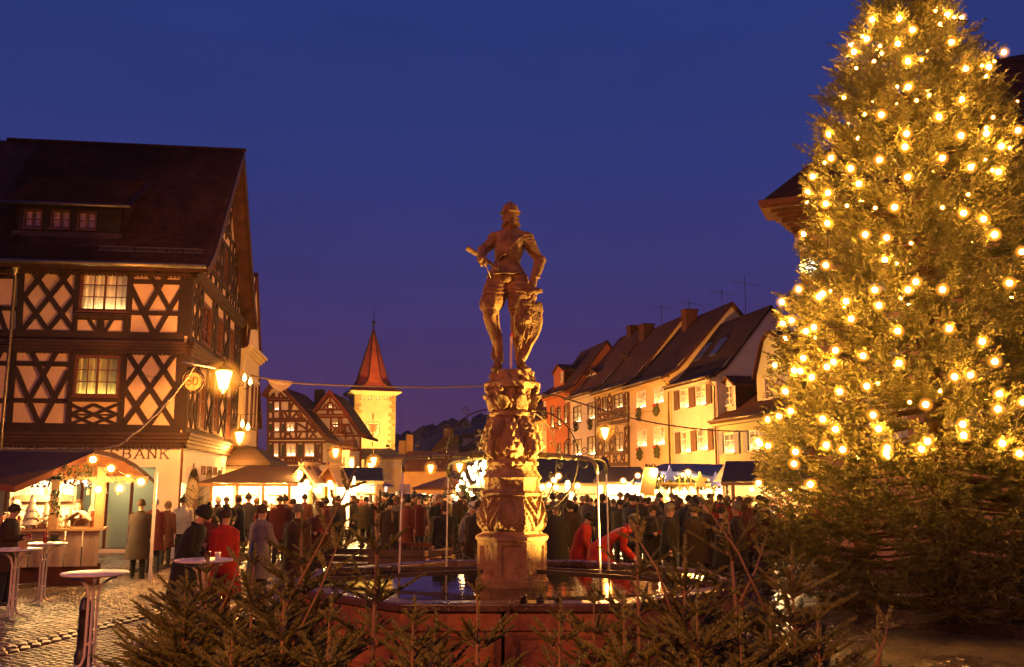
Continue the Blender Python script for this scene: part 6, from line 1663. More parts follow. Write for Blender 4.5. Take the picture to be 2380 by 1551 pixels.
for k in range(16):
    a = k * 2 * math.pi / 16; r0, r1 = 34, 88 if k % 2 else 72
    pts = [(830 + r*math.cos(a + .25*math.sin(r / 14)), 1040 + r*1.15*math.sin(a + .25*math.sin(r / 14))) for r in np.linspace(r0, r1, 6)]
    mb.tube([q5(x, y, sy(x, y) - .02) for x, y in pts], [.016, .02, .018, .015, .011, .006], 6)
for pts in (((800, 1130), (790, 1180), (810, 1215)), ((835, 1125), (835, 1190), (815, 1250)), ((870, 1110), (860, 1160), (840, 1200))): mb.tube([q5(x, y, sy(x, y) - .02) for x, y in pts], [.018, .014, .006], 6)
mb.build('lion_relief', ms, shield, True)
mb = MB(); c_ = q5(830, 1045, sy(830, 1045) - .03); mb.ball(c_, .062, 12, 8, (1, .6, 1.1)); mb.ball(c_ + Vector((0, -.035, -.02)), .028, 8, 6, (1.1, 1, .8)); mb.ball(c_ + Vector((-.028, -.03, .025)), .014, 6, 5); mb.ball(c_ + Vector((.028, -.03, .025)), .014, 6, 5); mb.build('lion_face', ms, shield, True)
sball('lion_crest', [(872, 822, -.2, 42, (1.2, 1, .8)), (915, 815, -.2, 28, (1.2, 1, .9)), (940, 822, -.2, 14, (1, 1, 1)), (850, 850, -.18, 26, (1, 1, 1)), (880, 870, -.18, 26, (1, 1, 1.3))], shield)
# ================================================================== foliage tools
def needle_template(L, nn, nl, nw, seed=0, flat=.75, stem=.004, ne=3):
    """one fir shoot along +X with needles to both sides and above; returns verts, quads, as numpy"""
    r = np.random.default_rng(seed); vs = []; fs = []
    def q(a, b, c, d): n = len(vs); vs.extend([a, b, c]); fs.append((n, n+1, n+2))
    def q3(b, m_, t, s): q(b - s, b + s, t, None)
    for i in range(nn):
        x = L * (.02 + .98 * (i + r.random()) / nn); side = 1 if i % 2 else -1
        el = r.uniform(-.25, 1.0) * (1 - flat) * 3 + r.uniform(-.15, .35)
        tip = 1 - .35 * (x / L) ** 3; l = nl * r.uniform(.8, 1.1) * tip * min(1, .55 + x / L)
        if i % 5 == 4: el = r.uniform(.9, 1.6)
        dx = l * r.uniform(.35, .75); dy = side * math.cos(el) * l * .85; dz = math.sin(el) * l * .85
        b = np.array((x, 0, 0)); t = b + np.array((dx, dy, dz)); m_ = (b + t) / 2
        ax = (t - b) / np.linalg.norm(t - b); s = np.cross(ax, (0, 0, 1) if abs(el) < .9 else (0, 1, 0)); s = s / np.linalg.norm(s) * nw / 2
        q3(b + (t - b) * .1, m_, t, s)
    for k in range(ne):   # end needles
        a = r.uniform(-.4, .4); t = np.array((L + nl * .6, nl * .5 * a * 2, nl * .2)); b = np.array((L, 0, 0)); s = np.array((0, 0, nw / 2)) if k == 0 else np.array((0, nw / 2, 0)); q3(b, None, t, s)
    # stem
    for k in range(3 if ne > 1 else 2):
        a0, a1 = k * 2.094, (k + 1) * 2.094
        q(np.array((0, stem*math.cos(a0), stem*math.sin(a0))), np.array((0, stem*math.cos(a1), stem*math.sin(a1))), np.array((L, 0., 0.)), None)
    return np.array(vs, dtype=np.float32), np.array(fs, dtype=np.int32)
def scatter_mesh(name, templates, inst, m, org):
    """inst: list of (pos, dir, up, scale, template index)"""
    VV = []; FF = []; off = 0
    inst_by = {}
    for it in inst: inst_by.setdefault(it[4], []).append(it)
    for ti, its in inst_by.items():
        tv, tf = templates[ti]; n = len(its)
        p = np.array([tuple(i[0]) for i in its], dtype=np.float64) - np.array(tuple(org)); x = np.array([tuple(i[1]) for i in its], dtype=np.float64); x /= np.linalg.norm(x, axis=1, keepdims=True)
        u = np.array([tuple(i[2]) for i in its], dtype=np.float64); s = np.array([i[3] for i in its], dtype=np.float64)
        y = np.cross(u, x); ln = np.linalg.norm(y, axis=1, keepdims=True); bad = ln[:, 0] < 1e-4; y[bad] = (0, 1, 0); ln[bad] = 1; y /= ln; z = np.cross(x, y)
        Rm = np.stack([x, y, z], axis=2) * s[:, None, None]
        v = np.einsum('nij,kj->nki', Rm, tv) + p[:, None, :]
        VV.append(v.reshape(-1, 3)); f = tf[None] + (np.arange(n) * len(tv))[:, None, None] + off; FF.append(f.reshape(-1, 3)); off += n * len(tv)
    V_ = np.concatenate(VV).astype(np.float32); F_ = np.concatenate(FF).astype(np.int32)
    me = bpy.data.meshes.new(name); me.vertices.add(len(V_)); me.vertices.foreach_set('co', V_.ravel())
    me.loops.add(F_.size); me.loops.foreach_set('vertex_index', F_.ravel())
    me.polygons.add(len(F_)); me.polygons.foreach_set('loop_start', np.arange(0, F_.size, 3, dtype=np.int32))
    try: me.polygons.foreach_set('loop_total', np.full(len(F_), 3, dtype=np.int32))
    except Exception: pass
    me.materials.append(m); me.update(calc_edges=True); me.validate()
    return me
def unit(v): return v / (np.linalg.norm(v) + 1e-9)
def rotz(v, a): c, s = math.cos(a), math.sin(a); return np.array((v[0]*c - v[1]*s, v[0]*s + v[1]*c, v[2]))

# ------------------------------------------------------------------ the big lit fir
TXC = XU(2150, 16.0, 5.0)
TB = np.array((TXC, 16.0, 0.0))
TTOP = P(2130, -150, 16.0).z
fir = root('christmas_fir', (TXC, 16.0, 0), 'huge fir tree covered in warm lights at the right of the square', 'tree')
fm_pts = [(TTOP, .05), (P(0, 0, 16).z, .66), (P(0, 120, 16).z, 1.12), (P(0, 260, 16).z, 1.55), (P(0, 420, 16).z, 1.92), (P(0, 560, 16).z, 1.98), (P(0, 640, 16).z, 2.02), (P(0, 700, 16).z, 2.42), (P(0, 860, 16).z, 2.62), (P(0, 1000, 16).z, 2.88), (P(0, 1100, 16).z, 2.95), (P(0, 1200, 16).z, 3.05), (P(0, 1300, 16).z, 2.9), (.3, 2.7), (0, 2.5)]
def fir_r(z):
    for (za, ra), (zb, rb) in zip(fm_pts[:-1], fm_pts[1:]):
        if za >= z >= zb: return ra + (rb - ra) * (za - z) / (za - zb)
    return .05 if z > TTOP else 2.5
tm_big = [needle_template(.13, 10, .044, .024, s, .5, .004, 1) for s in range(3)]
def build_fir():
    rng = np.random.default_rng(11); inst = []; wood = MB()
    wood.tube([(TXC, 16, 0), (TXC + .03, 16, TTOP * .5), (TXC, 16, TTOP)], [.20, .12, .015], 10)
    trunk = wood.build('trunk', M['bark'], fir, True)
    limbs = MB(); z = .18; k = 0
    while z < TTOP - .12:
        R = fir_r(z); nb = 11 if z < TTOP * .75 else 7
        for b in range(nb):
            az = k * 2.39996 + rng.uniform(-.25, .25); k += 1
            # the far side is never seen: keep it thinner
            back = math.sin(az) > .45
            if back and rng.random() < .55: continue
            L = R * rng.uniform(.84, 1.02); zz = z + rng.uniform(-.1, .1)
            h = np.array((math.cos(az), math.sin(az), 0)); rise = .25 if z > TTOP * .6 else -.02
            side = np.array((-h[1], h[0], 0)); wob = rng.uniform(-.12, .12)
            def pos(t): return TB + h * (L * t) + side * (wob * L * t * t) + np.array((0, 0, zz + L * (rise * t - (.16 * t - .26 * t ** 3 if z < TTOP*.7 else -.12*t*t))))
            ps = [pos(t) for t in np.linspace(0, 1, 7)]
            limbs.tube([tuple(p) for p in ps], [max(.005, .028 * (1 - t * .85) * (L / 2.2)) for t in np.linspace(0, 1, 7)], 5, False)
            inner = .38 if L > 1.2 else .1
            ns = int(L / .105)
            for i in range(ns):
                t = inner + (1 - inner) * (i + .5) / ns
                p = pos(t); fw = unit(pos(min(1, t + .05)) - pos(t - .05))
                sl_ = (.50 * (1 - t) * min(1, L) + .13) * rng.uniform(.75, 1.15)
                for sg in (-1, 1):
                    d = unit(fw * .75 + side * sg * rng.uniform(.7, 1.0) + np.array((0, 0, rng.uniform(-.25, .10))))
                    m_ = max(1, int(sl_ / .105))
                    for j in range(m_):
                        q_ = p + d * (j * .105) + np.array((0, 0, -.05 * (j * .105) ** 2))
                        dd = unit(d + np.array((0, 0, rng.uniform(-.2, .2))) + rng.normal(0, .12, 3)); up = unit(np.array((0, 0, 1.0)) + rng.normal(0, .35, 3))
                        inst.append((q_, dd, up, rng.uniform(.85, 1.2), rng.integers(0, 3)))
                        if j < m_ and rng.random() < .8:
                            s2 = np.cross(d, (0, 0, 1)) * (1 if rng.random() < .5 else -1)
                            inst.append((q_, unit(d * .7 + s2 * .7 + np.array((0, 0, rng.uniform(-.3, .3)))), up, rng.uniform(.65, 1.0), rng.integers(0, 3)))
            inst.append((pos(1.0), unit(pos(1) - pos(.9)), np.array((0, 0, 1.)), 1.3, 0))
        z += .185 if z < TTOP * .8 else .13
    for k in range(34000):
        z = TTOP * (1 - math.sqrt(rng.random()) ) * .97 + .35; az = rng.uniform(-math.pi - .5, .5); R = fir_r(z) * (rng.uniform(.74, 1.0) if k % 6 else rng.uniform(.3, .75)) + .05*math.sin(az*9 + z*5); h = np.array((math.cos(az), math.sin(az), 0))
        cl = math.sin(az * 7 + z * 2.3) + math.sin(az * 4.1 - z * 3.7)
        if cl < -.7: continue
        inst.append((TB + h * R + np.array((0, 0, z)), unit(h * .8 + np.array((0, 0, rng.uniform(-.1, .6))) + rng.normal(0, .4, 3)), unit(np.array((0, 0, 1.)) + rng.normal(0, .3, 3)), rng.uniform(.8, 1.2), int(rng.integers(0, 3))))
    me = scatter_mesh('fir_needles', tm_big, inst, M['needle_big'], ORIG[fir.name])
    o = link('crown', me, fir); print('big fir shoots', len(inst), len(me.polygons))
    lo = limbs.build('limbs', M['bark'], trunk, True)
build_fir()
# light chain on the fir: bulbs at their places on the tree's surface
bz = [z for z in []]
bt1 = [(785,128),(962,122),(1047,195),(1275,98),(1365,117),(952,286),(750,254),(665,338),(847,350),(797,400),(1018,400),(1300,275),(1641,342),(1545,436),(1580,400),(1500,427),(1395,447),(1020,568),(600,636),(845,748),(1368,650),(1220,762),(737,745),(504,875),(1008,872),(1528,870),(1527,832),(1735,850),(1363,884),(1625,953),(1680,965),(998,957),(518,1030),(832,1042),(1241,1030),(398,1150),(645,1098),(1427,1090),(1567,1110),(1608,1120),(1016,1155),(365,1250),(497,1257),(698,1197),(483,1327),(930,1350),(1380,1388),(1242,1352),(1510,1428),(493,1455),(740,1528),(1580,1528),(805,1355),(360,1316),(1728,664),(1073,655),(1572,765),(722,238),(1197,70),(680,445),(1318,115),(835,300),(1227,158),(1525,497),(475,1060),(620,1340),(1410,1268),(1105,390)]
bt2 = [(820,427),(1497,272),(831,291),(1175,610),(963,612),(1011,563),(758,612),(456,460),(1588,570),(1665,378),(290,608),(186,686),(413,655),(436,635),(581,683),(784,708),(190,818),(246,800),(383,843),(335,868),(613,790),(1216,850),(1420,930),(516,985),(686,1018),(318,1032),(908,1063),(1497,1053),(262,1108),(300,1112),(370,1150),(1250,1148),(1348,1138),(208,1238),(543,1238),(709,1205),(1072,1318),(240,1358),(100,1410),(168,1390),(437,1408),(748,1383),(782,1468),(516,1470),(1300,1440),(1517,1345),(1672,1305),(900,865),(463,1086),(505,1055),(1527,1253),(40,1545)]
bt3 = [(285,150),(277,228),(592,135),(882,125),(877,160),(1106,132),(1745,160),(45,352),(382,362),(55,98),(1380,42),(1145,82),(1632,95),(108,112),(486,106)]
pts = [zt(*p) for p in bt1] + [zu(*p) for p in bt2] + [zv(*p) for p in bt3]
string = root('tree_light_chain', (TXC, 16.0, 0), 'chain of warm glowing bulbs spread over the big fir', 'light chain')
bm_ = emis('bulb_glow', (1.0, .41, .055), 430)
shell = glassmat('x', (1, 1, 1)) if False else None
HALO = halo_mat()
def with_halo(me, r):  # adds a soft shell imitating the glow around a bare bulb
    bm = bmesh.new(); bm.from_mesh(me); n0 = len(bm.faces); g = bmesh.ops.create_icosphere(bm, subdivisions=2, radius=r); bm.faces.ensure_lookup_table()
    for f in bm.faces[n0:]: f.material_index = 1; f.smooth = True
    bm.to_mesh(me); bm.free(); me.materials.append(HALO); return me
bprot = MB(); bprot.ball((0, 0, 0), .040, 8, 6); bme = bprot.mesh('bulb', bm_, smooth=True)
bprot = MB(); bprot.ball((0, 0, 0), .020, 8, 6); bme2 = bprot.mesh('small_bulb', bm_, smooth=True); with_halo(bme, .125); with_halo(bme2, .06)
placed = []
for i, (u, v) in enumerate(pts):
    d = ray(u, v); best = None
    for Y in np.linspace(12.6, 16.6, 90):
        p = P(u, v, Y); r = math.hypot(p.x - TXC, Y - 16)
        if r <= fir_r(p.z) * 1.0: best = p; break
    if best is None:
        best = P(u, v, 16.0)
    p = best - d.normalized() * .06
    small = (i < len(bt1) and i in (8, 9, 14, 15, 18, 22, 26, 30, 38, 47, 52, 53, 54, 55, 56, 57, 58, 59, 60, 61, 62, 63, 64, 65, 66, 67))
    o = link('bulb', bme2 if small else bme, string); o.location = p - ORIG[string.name]; placed.append(p)
rest = sorted(placed, key=lambda p: -p.z); cur = rest.pop(0); mb = MB()
while rest:
    nx = min(rest, key=lambda p: (p - cur).length); rest.remove(nx)
    if (nx - cur).length < 1.6: mb.tube([cur, cur.lerp(nx, .5) - Vector((0, .04, .10)), nx], .007, 4)
    cur = nx
mb.build('cable', M['bollard'], string)
# bulbs deeper inside and round the back
for k in range(70):
    z = random.uniform(P(0, 1080, 16).z, TTOP - .5); a = random.uniform(0, 6.283); r = fir_r(z) * (random.uniform(.55, .9) if math.sin(a) < .3 else 1.0)
    o = link('bulb', bme2 if math.sin(a) < .3 else bme, string); o.location = (r * math.cos(a), r * math.sin(a), z)

# ------------------------------------------------------------------ small firs and cut branches in the foreground
tm_near = [needle_template(.115, 44, .027, .0105, 20 + s, .60, .0045) for s in range(4)]
tm_mid = [needle_template(.13, 30, .028, .010, 40 + s, .72, .004) for s in range(3)]
def branch(inst, wood, p, d, L, rng, lv, up=np.array((0, 0, 1.0)), dens=1.0, step=.056):
    p = np.array(p, dtype=float); d = unit(np.array(d, dtype=float)); n = max(2, int(L / .07)); pts_ = [p.copy()]; dd = d.copy()
    for i in range(n):
        dd = unit(dd + rng.normal(0, .035, 3) + np.array((0, 0, .02 if lv == 0 else .012))); p = p + dd * (L / n); pts_.append(p.copy())
    wood.tube([tuple(q_) for q_ in pts_], [max(.0028, .012 * (1 - .8*i/n) * (L / .8) ** .7 * (1 if lv == 0 else .6)) for i in range(n + 1)], 5, False)
    side = np.cross(dd, up); 
    if np.linalg.norm(side) < .2: side = np.array((1., 0, 0))
    side = unit(side)
    m_ = int(L / step * dens)
    for i in range(m_):
        t = (.18 if L > .35 else .05) + (.82 if L > .35 else .95) * (i + .5) / m_; k = min(n - 1, int(t * n)); q_ = pts_[k] + (pts_[k+1] - pts_[k]) * (t * n - k); fw = unit(pts_[k+1] - pts_[k])
        rem = L * (1 - t)
        for sg in (-1, 1):
            if rng.random() < .08: continue
            a = rng.uniform(.75, 1.05); d2 = unit(fw * math.cos(a) + side * sg * math.sin(a) + up * rng.uniform(-.05, .3))
            if rem > .28 and lv < 2 and i % 2 == 0: branch(inst, wood, q_, d2, rem * rng.uniform(.45, .66), rng, lv + 1, up, dens, step)
            else: inst.append((q_, d2, unit(up + rng.normal(0, .2, 3)), rng.uniform(.65, 1.05) * (.72 if rem < .15 else 1), int(rng.integers(0, 4))))
        inst.append((q_, fw, unit(up + rng.normal(0, .2, 3)), .85, int(rng.integers(0, 4))))
    inst.append((pts_[-1], dd, up, 1.0, 0))
def small_fir(name, label, base, height, rmax, seed, lean=(0, 0), leader=.3, tmpl=None, whorl=.17, zmin=.1, nb=6, arc=None, group=None, mm=None, elev=.30, dens=1.0, step=.056):
    rng = np.random.default_rng(seed); inst = []; wood = MB(); b = np.array(base, dtype=float)
    t = root(name, tuple(base), label, 'fir tree' if 'branch' not in name else 'branch', group)
    ax = np.array((lean[0], lean[1], 1.0)); 
    top = b + ax * height
    wood.tube([tuple(b + ax * height * f) for f in (0, .5, 1)], [.025 * height / 1.5, .014 * height / 1.5, .004], 7)
    # leader shoots
    n = int(leader / .10)
    for i in range(n): inst.append((b + ax * (height - leader + i * .10), unit(ax), rotz(np.array((1., 0, 0)), i), .95, int(rng.integers(0, 4))))
    inst.append((top - ax * .02, unit(ax), np.array((1., 0, 0)), 1.1, 0))
    for k in range(5): a = k * 1.256 + rng.uniform(0, .5); inst.append((b + ax * (height - leader * .05), unit(np.array((math.cos(a), math.sin(a), .8))), np.array((0, 0, 1.)), .7, int(rng.integers(0, 4))))
    z = zmin; k = 0
    while z < height - leader * .6:
        f = 1 - z / height; L0 = rmax * (f ** .75) * 1.05
        for j in range(nb):
            az = k * 2.39996 + rng.uniform(-.2, .2); k += 1
            if arc and not arc(az): continue
            L = L0 * rng.uniform(.75, 1.1)
            if L < .07: continue
            branch(inst, wood, b + ax * (z + rng.uniform(-.03, .03)), (math.cos(az), math.sin(az), elev + rng.uniform(-.1, .15) + (1 - f) * .35), L, rng, 0, dens=dens, step=step)
        z += whorl
    T = tmpl or tm_near
    inst = [(a, b_, c, d, e_ % len(T)) for a, b_, c, d, e_ in inst]
    me = scatter_mesh('fir_shoots', T, inst, mm or M['needle_shoot'], ORIG[t.name]); c = link('crown', me, t)
    wood.build('trunk', M['twig'], t, True)
    return len(inst)
tot = 0
front = lambda az: True
# (u at top, v at top, depth, spread, lean, label)
spec = [
 (880, 1185, 5.6, .62, (.02, 0), 'tall loose young fir in front of the basin left of the column', .42, .26, 5),
 (1110, 1375, 5.0, .55, (0, 0), 'young fir reaching the basin rim below the column', .20, .19, 6),
 (700, 1225, 6.4, .95, (-.05, 0), 'bushy young fir between the small table and the basin', .25, .20, 6),
 (480, 1330, 6.6, .95, (-.02, 0), 'wide dark young fir at the left end of the greenery', .2, .17, 7),
 (590, 1310, 5.4, .85, (0, 0), 'low young fir in the lower left of the greenery', .16, .16, 7),
 (765, 1440, 4.7, .60, (0, 0), 'short young fir close to the viewpoint left of centre', .16, .16, 7),
 (1300, 1440, 4.9, .5, (0, 0), 'short young fir before the basin wall seam', .16, .18, 6),
 (1480, 1215, 5.8, .65, (.0, 0), 'loose young fir right of the streams with an upright leader', .34, .24, 5),
 (1590, 1290, 5.2, .75, (.02, 0), 'dense young fir before the right basin wall', .22, .17, 7),
 (1690, 1170, 5.9, .75, (-.05, 0), 'tall young fir leaning left before the right basin rim', .40, .24, 5),
 (1840, 1310, 5.6, .85, (0, 0), 'bushy young fir at the right end of the basin', .2, .17, 7),
 (1450, 1440, 4.5, .55, (0, 0), 'short young fir close to the viewpoint right of centre', .16, .16, 7),
 (1720, 1470, 4.6, .60, (0, 0), 'low young fir close to the viewpoint on the right', .16, .16, 7),
 (2040, 1490, 4.8, .42, (0, 0), 'thin reddish young fir low at the right beside the dark ground', .2, .2, 5),
 (385, 1450, 6.2, .55, (-.04, 0), 'small young fir at the outer left of the greenery', .16, .17, 6),
 (960, 1440, 4.7, .55, (0, 0), 'low young fir beneath the tall loose one', .16, .17, 6),
 (540, 1480, 4.6, .55, (0, 0), 'lowest young fir at the bottom edge on the left', .14, .15, 7),
 (1900, 1440, 5.0, .6, (0, 0), 'low spreading young fir on the far right of the greenery', .16, .17, 6),
 (430, 1370, 5.6, .9, (-.03, 0), 'dark young fir overlapping the paving at the left', .16, .15, 8),
 (660, 1390, 4.9, .75, (0, 0), 'full young fir in the left half of the greenery', .16, .14, 8),
 (1010, 1470, 5.3, .60, (0, 0), 'squat young fir before the left basin wall', .14, .15, 7),
 (1380, 1400, 5.6, .55, (0, 0), 'slim young fir before the right half of the basin wall', .18, .17, 6),
 (1620, 1420, 4.6, .70, (0, 0), 'full young fir in the right half of the greenery', .16, .14, 8),
 (1790, 1460, 5.0, .80, (.02, 0), 'full low young fir toward the right bottom', .16, .14, 8),
]
for i, (u, v, Y, rm, ln, lb, ld, wh, nb) in enumerate(spec):
    tp = P(u, v, Y); tp.z = max(tp.z, .8)
    Hh_ = tp.z; bx = tp.x - ln[0] * Hh_; by = Y - ln[1] * Hh_
    tot += small_fir('young_fir', lb, (bx, by, 0), Hh_, rm, 100 + i, ln, ld, None, wh, max(.25, Hh_ - 1.05), nb, group='young firs around the fountain')
print('near shoots', tot)
# bare reddish branches sticking out
def bough(label, a, b, seed, r=.008):
    rng = np.random.default_rng(seed); inst = []; wood = MB(); a = P(*a); b = P(*b); d = b - a; L = d.length
    t = root('cut_branch', a, label, 'branch', 'cut fir branches stuck among the greenery'); d = unit(np.array(tuple(d))); mid_ = a.lerp(b, .5) + Vector((.02, 0, .02))
    wood.tube([a, mid_, b], [r, r * .75, r * .4], 6)
    side = unit(np.cross(d, (0, 1, 0)))
    for i in range(int(L * .5 / .12)):
        q_ = np.array(tuple(b)) - d * (.05 + i * .12)
        for sg in (-1, 1):
            d2 = unit(d * .8 + side * sg * .75 + rng.normal(0, .1, 3)); wood.tube([tuple(q_), tuple(q_ + d2 * .12)], [.003, .002], 4)
            for j in range(int(1 + i * .7)): inst.append((q_ + d2 * .1 * j, d2, np.array((0, -.6, .6)), .95, int(rng.integers(0, 4))))
    inst.append((np.array(tuple(b)) - d * .05, d, np.array((0, 0, 1.)), 1.0, 0))
    me = scatter_mesh('fir_shoots', tm_near, inst, M['needle_shoot'], ORIG[t.name]); link('needles', me, t); wood.build('stem', M['twig'], t, True)
bough('long cut branch slanting up right before the left crowd', (650, 1440, 5.0), (815, 1120, 5.2), 1, .009)
bough('cut branch crossing low toward the left basin rim', (680, 1500, 4.9), (790, 1255, 5.0), 2)
bough('thin upright cut branch before the bright table', (505, 1440, 5.4), (560, 1290, 5.5), 3)
bough('cut branch leaning left before the right crowd', (1780, 1420, 5.0), (1640, 1175, 5.2), 4, .009)
bough('cut branch with upright tip near the right streams', (1560, 1420, 4.9), (1475, 1240, 5.0), 5)
bough('cut branch leaning right at the end of the basin', (1720, 1400, 5.1), (1775, 1270, 5.2), 6)
bough('bare twig at the lower right before the dark ground', (2030, 1560, 4.7), (2065, 1440, 4.8), 7)
# medium firs further back
small_fir('potted_fir', 'small potted fir by the bank arch', tuple(P(*z3(1255, 800), 27.2).xy) + (0,), 2.35, .75, 31, (0, 0), .7, tm_mid, .22, .5, 6, None, None, M['needle'], dens=.8, step=.11)
small_fir('potted_fir', 'small fir behind the bench near the fountain', tuple(P(1052, 1300, 18).xy) + (0,), 1.25, .5, 32, (0, 0), .3, tm_mid, .2, .2, 6, None, None, M['needle'], dens=.8, step=.11)
small_fir('potted_fir', 'tiny fir between the bench and the column', tuple(P(1105, 1300, 16.5).xy) + (0,), .95, .4, 33, (0, 0), .3, tm_mid, .18, .2, 6, None, None, M['needle'], dens=.8, step=.11)
# ================================================================== people
VV3 = Vector
def skin2(name, J, lv=1):
    """J: dict name -> (pos, radius, parent)"""
    keys = list(J); V = [J[k][0] for k in keys]; R = [J[k][1] for k in keys]; E = [(keys.index(J[k][2]), keys.index(k)) for k in keys if J[k][2]]
    return skin_mesh(name, V, E, R, lv)
def merge_mesh(name, me, mb):
    bm = bmesh.new(); bm.from_mesh(me)
    t = bpy.data.meshes.new('t'); t.from_pydata(mb.v, [], mb.f); bm.from_mesh(t); bmesh.ops.recalc_face_normals(bm, faces=bm.faces)
    out = bpy.data.meshes.new(name); bm.to_mesh(out); bm.free(); bpy.data.meshes.remove(t); bpy.data.meshes.remove(me); out.shade_smooth(); return out
def oval(mb, rings, n=16):
    b = len(mb.v)
    for c, a, d in rings:
        for k in range(n): an = 2*math.pi*k/n; mb.v.append((c[0] + a*math.cos(an), c[1] + d*math.sin(an), c[2]))
    for i in range(len(rings)-1):
        for k in range(n): mb.f.append((b+i*n+k, b+i*n+(k+1)%n, b+(i+1)*n+(k+1)%n, b+(i+1)*n+k))
    mb.f.append(tuple(b+k for k in range(n))[::-1]); mb.f.append(tuple(b+(len(rings)-1)*n+k for k in range(n)))
def tilt(p, piv, a):     # lean forward (towards -Y) about an X axis through piv
    y, z = p[1] - piv[1], p[2] - piv[2]
    return (p[0], piv[1] + y*math.cos(a) - z*math.sin(a), piv[2] + y*math.sin(a) + z*math.cos(a))
def person_proto(pose, coat_len=.62, width=1.0):
    lean = {'stand': .03, 'mug': .06, 'walk': .08, 'bend': 1.05, 'arms': .02, 'stoop': .28}[pose]
    pv = (0, 0, .95); T = lambda p: VV3(tilt(p, pv, lean))
    hd = lambda p: VV3(tilt(tilt(p, (0, 0, 1.47), -.35 if pose == 'bend' else .18 if pose in ('mug', 'stoop') else 0), pv, lean))
    arms = {'stand': ((.215, .0, 1.15), (.225, -.05, .90)), 'mug': ((.22, -.02, 1.17), (.12, -.26, 1.18)), 'walk': ((.22, .06, 1.15), (.23, .0, .90)), 'arms': ((.26, -.02, 1.2), (.20, -.22, 1.05)), 'bend': ((.20, -.22, 1.26), (.17, -.45, 1.32)), 'stoop': ((.21, -.05, 1.16), (.14, -.25, 1.05))}[pose]
    legs = {'walk': (((.09, -.14, .50), (.09, -.26, .09)), ((-.09, .04, .50), (-.09, .28, .14)))}.get(pose, (((.10, -.02, .50), (.11, .0, .09)), ((-.10, -.01, .50), (-.12, .03, .09))))
    J = {'pel': (VV3((0, 0, .95)), (.14, .11), None), 'bel': (T((0, 0, 1.12)), (.125, .10), 'pel'), 'ch': (T((0, 0, 1.30)), (.15, .11), 'bel'), 'nb': (T((0, 0, 1.44)), (.08, .07), 'ch'), 'nk': (T((0, .0, 1.50)), .05, 'nb'), 'jaw': (hd((0, -.02, 1.575)), (.062, .075), 'nk'), 'hd': (hd((0, -.01, 1.64)), (.075, .09), 'jaw'), 'ht': (hd((0, 0, 1.70)), (.055, .07), 'hd')}
    for s, sg in (('l', 1), ('r', -1)):
        e_, w_ = arms; 
        J['sh' + s] = (T((sg * .17, 0, 1.40)), .055, 'ch'); J['el' + s] = (T((sg * e_[0], e_[1], e_[2])), .042, 'sh' + s); J['wr' + s] = (T((sg * w_[0], w_[1], w_[2])), .028, 'el' + s)
        lg = legs[0 if sg > 0 else 1]
        J['hp' + s] = (VV3((sg * .085, 0, .88)), .085, 'pel'); J['kn' + s] = (VV3((lg[0][0] if True else 0, lg[0][1], lg[0][2])), .055, 'hp' + s); J['an' + s] = (VV3(lg[1]), .036, 'kn' + s)
    body = skin2('person_body', J, 1)
    fx = MB()
    for s, sg in (('l', 1), ('r', -1)):
        w_ = J['wr' + s][0]; f = (w_ - J['el' + s][0]).normalized(); ac = f.cross(VV3((sg, 0, .3))).normalized(); nn = ac.cross(f)
        c = w_ + f * .04; fx.ball(c, .036, 7, 5, (1, 1, 1))
        for k in range(4):
            b = c + ac * ((k - 1.5) * .018) + f * .025; L = (.05, .058, .055, .042)[k]; fx.tube([b, b + f * L * .6 - nn * .012 * sg, b + f * L * .8 - nn * .035 * sg], [.009, .008, .006], 5)
        b = c + ac * .032; fx.tube([b, b + f * .03 + ac * .015, b + f * .052 - nn * .02 * sg], [.010, .009, .007], 5)
    hc = J['hd'][0]; fw = (hd((0, -1, 1.64)) - hd((0, 0, 1.64))).normalized(); up = (hd((0, 0, 2)) - hd((0, 0, 1))).normalized(); rt = VV3((1, 0, 0))
    fx.tube([hc + fw * .075 + up * .012, hc + fw * .098 - up * .02, hc + fw * .078 - up * .028], [.007, .015, .008], 5)
    for sg in (-1, 1): fx.ball(hc + rt * sg * .078 - up * .01 + fw * .0, .022, 6, 4, (.5, 1, 1.3))
    fx.tube([hc + fw * .082 - up * .058 - rt * .02, hc + fw * .086 - up * .058, hc + fw * .082 - up * .058 + rt * .02], [.004, .007, .004], 5)
    body = merge_mesh('person_body', body, fx)
    P_ = {'body': body}
    em = MB()
    for sg in (-1, 1): em.ball(hc + fw * .079 + rt * sg * .03 + up * .008, .009, 5, 4)
    P_['eyes'] = em.mesh('person_eyes', M['bollard'])
    # coat
    cm = MB(); zb = coat_len; rg = []
    for z, a, d in ((1.49, .065, .075), (1.455, .12, .10), (1.41, .19, .125), (1.30, .215, .15), (1.15, .195, .145), (1.0, .205, .15), (.90, .215, .16)):
        rg.append((T((0, 0, z)) if z > .95 else VV3((0, .01, z)), a * width, d * width))
    for z in np.linspace(.82, zb, 4) if zb < .82 else (): rg.append((VV3((0, .0, z)), (.215 + (.82 - z) * .16) * width, (.165 + (.82 - z) * .16) * width))
    oval(cm, rg[::-1], 18)
    for s, sg in (('l', 1), ('r', -1)):
        a, b, c = J['sh' + s][0], J['el' + s][0], J['wr' + s][0]; cm.tube([a - VV3((sg * .03, 0, 0)), a + VV3((sg*.015, 0, -.015)), a.lerp(b, .5), b, b.lerp(c, .5), c.lerp(b, .06)], [.075, .078, .066, .060, .056, .052], 9)
    cm.tube([T((.07*math.cos(t), .075*math.sin(t), 1.485)) for t in np.linspace(0, 6.283, 13)], .022, 6)
    P_['coat'] = cm.mesh('person_coat', M['curtain'], smooth=60)
    tm = MB()
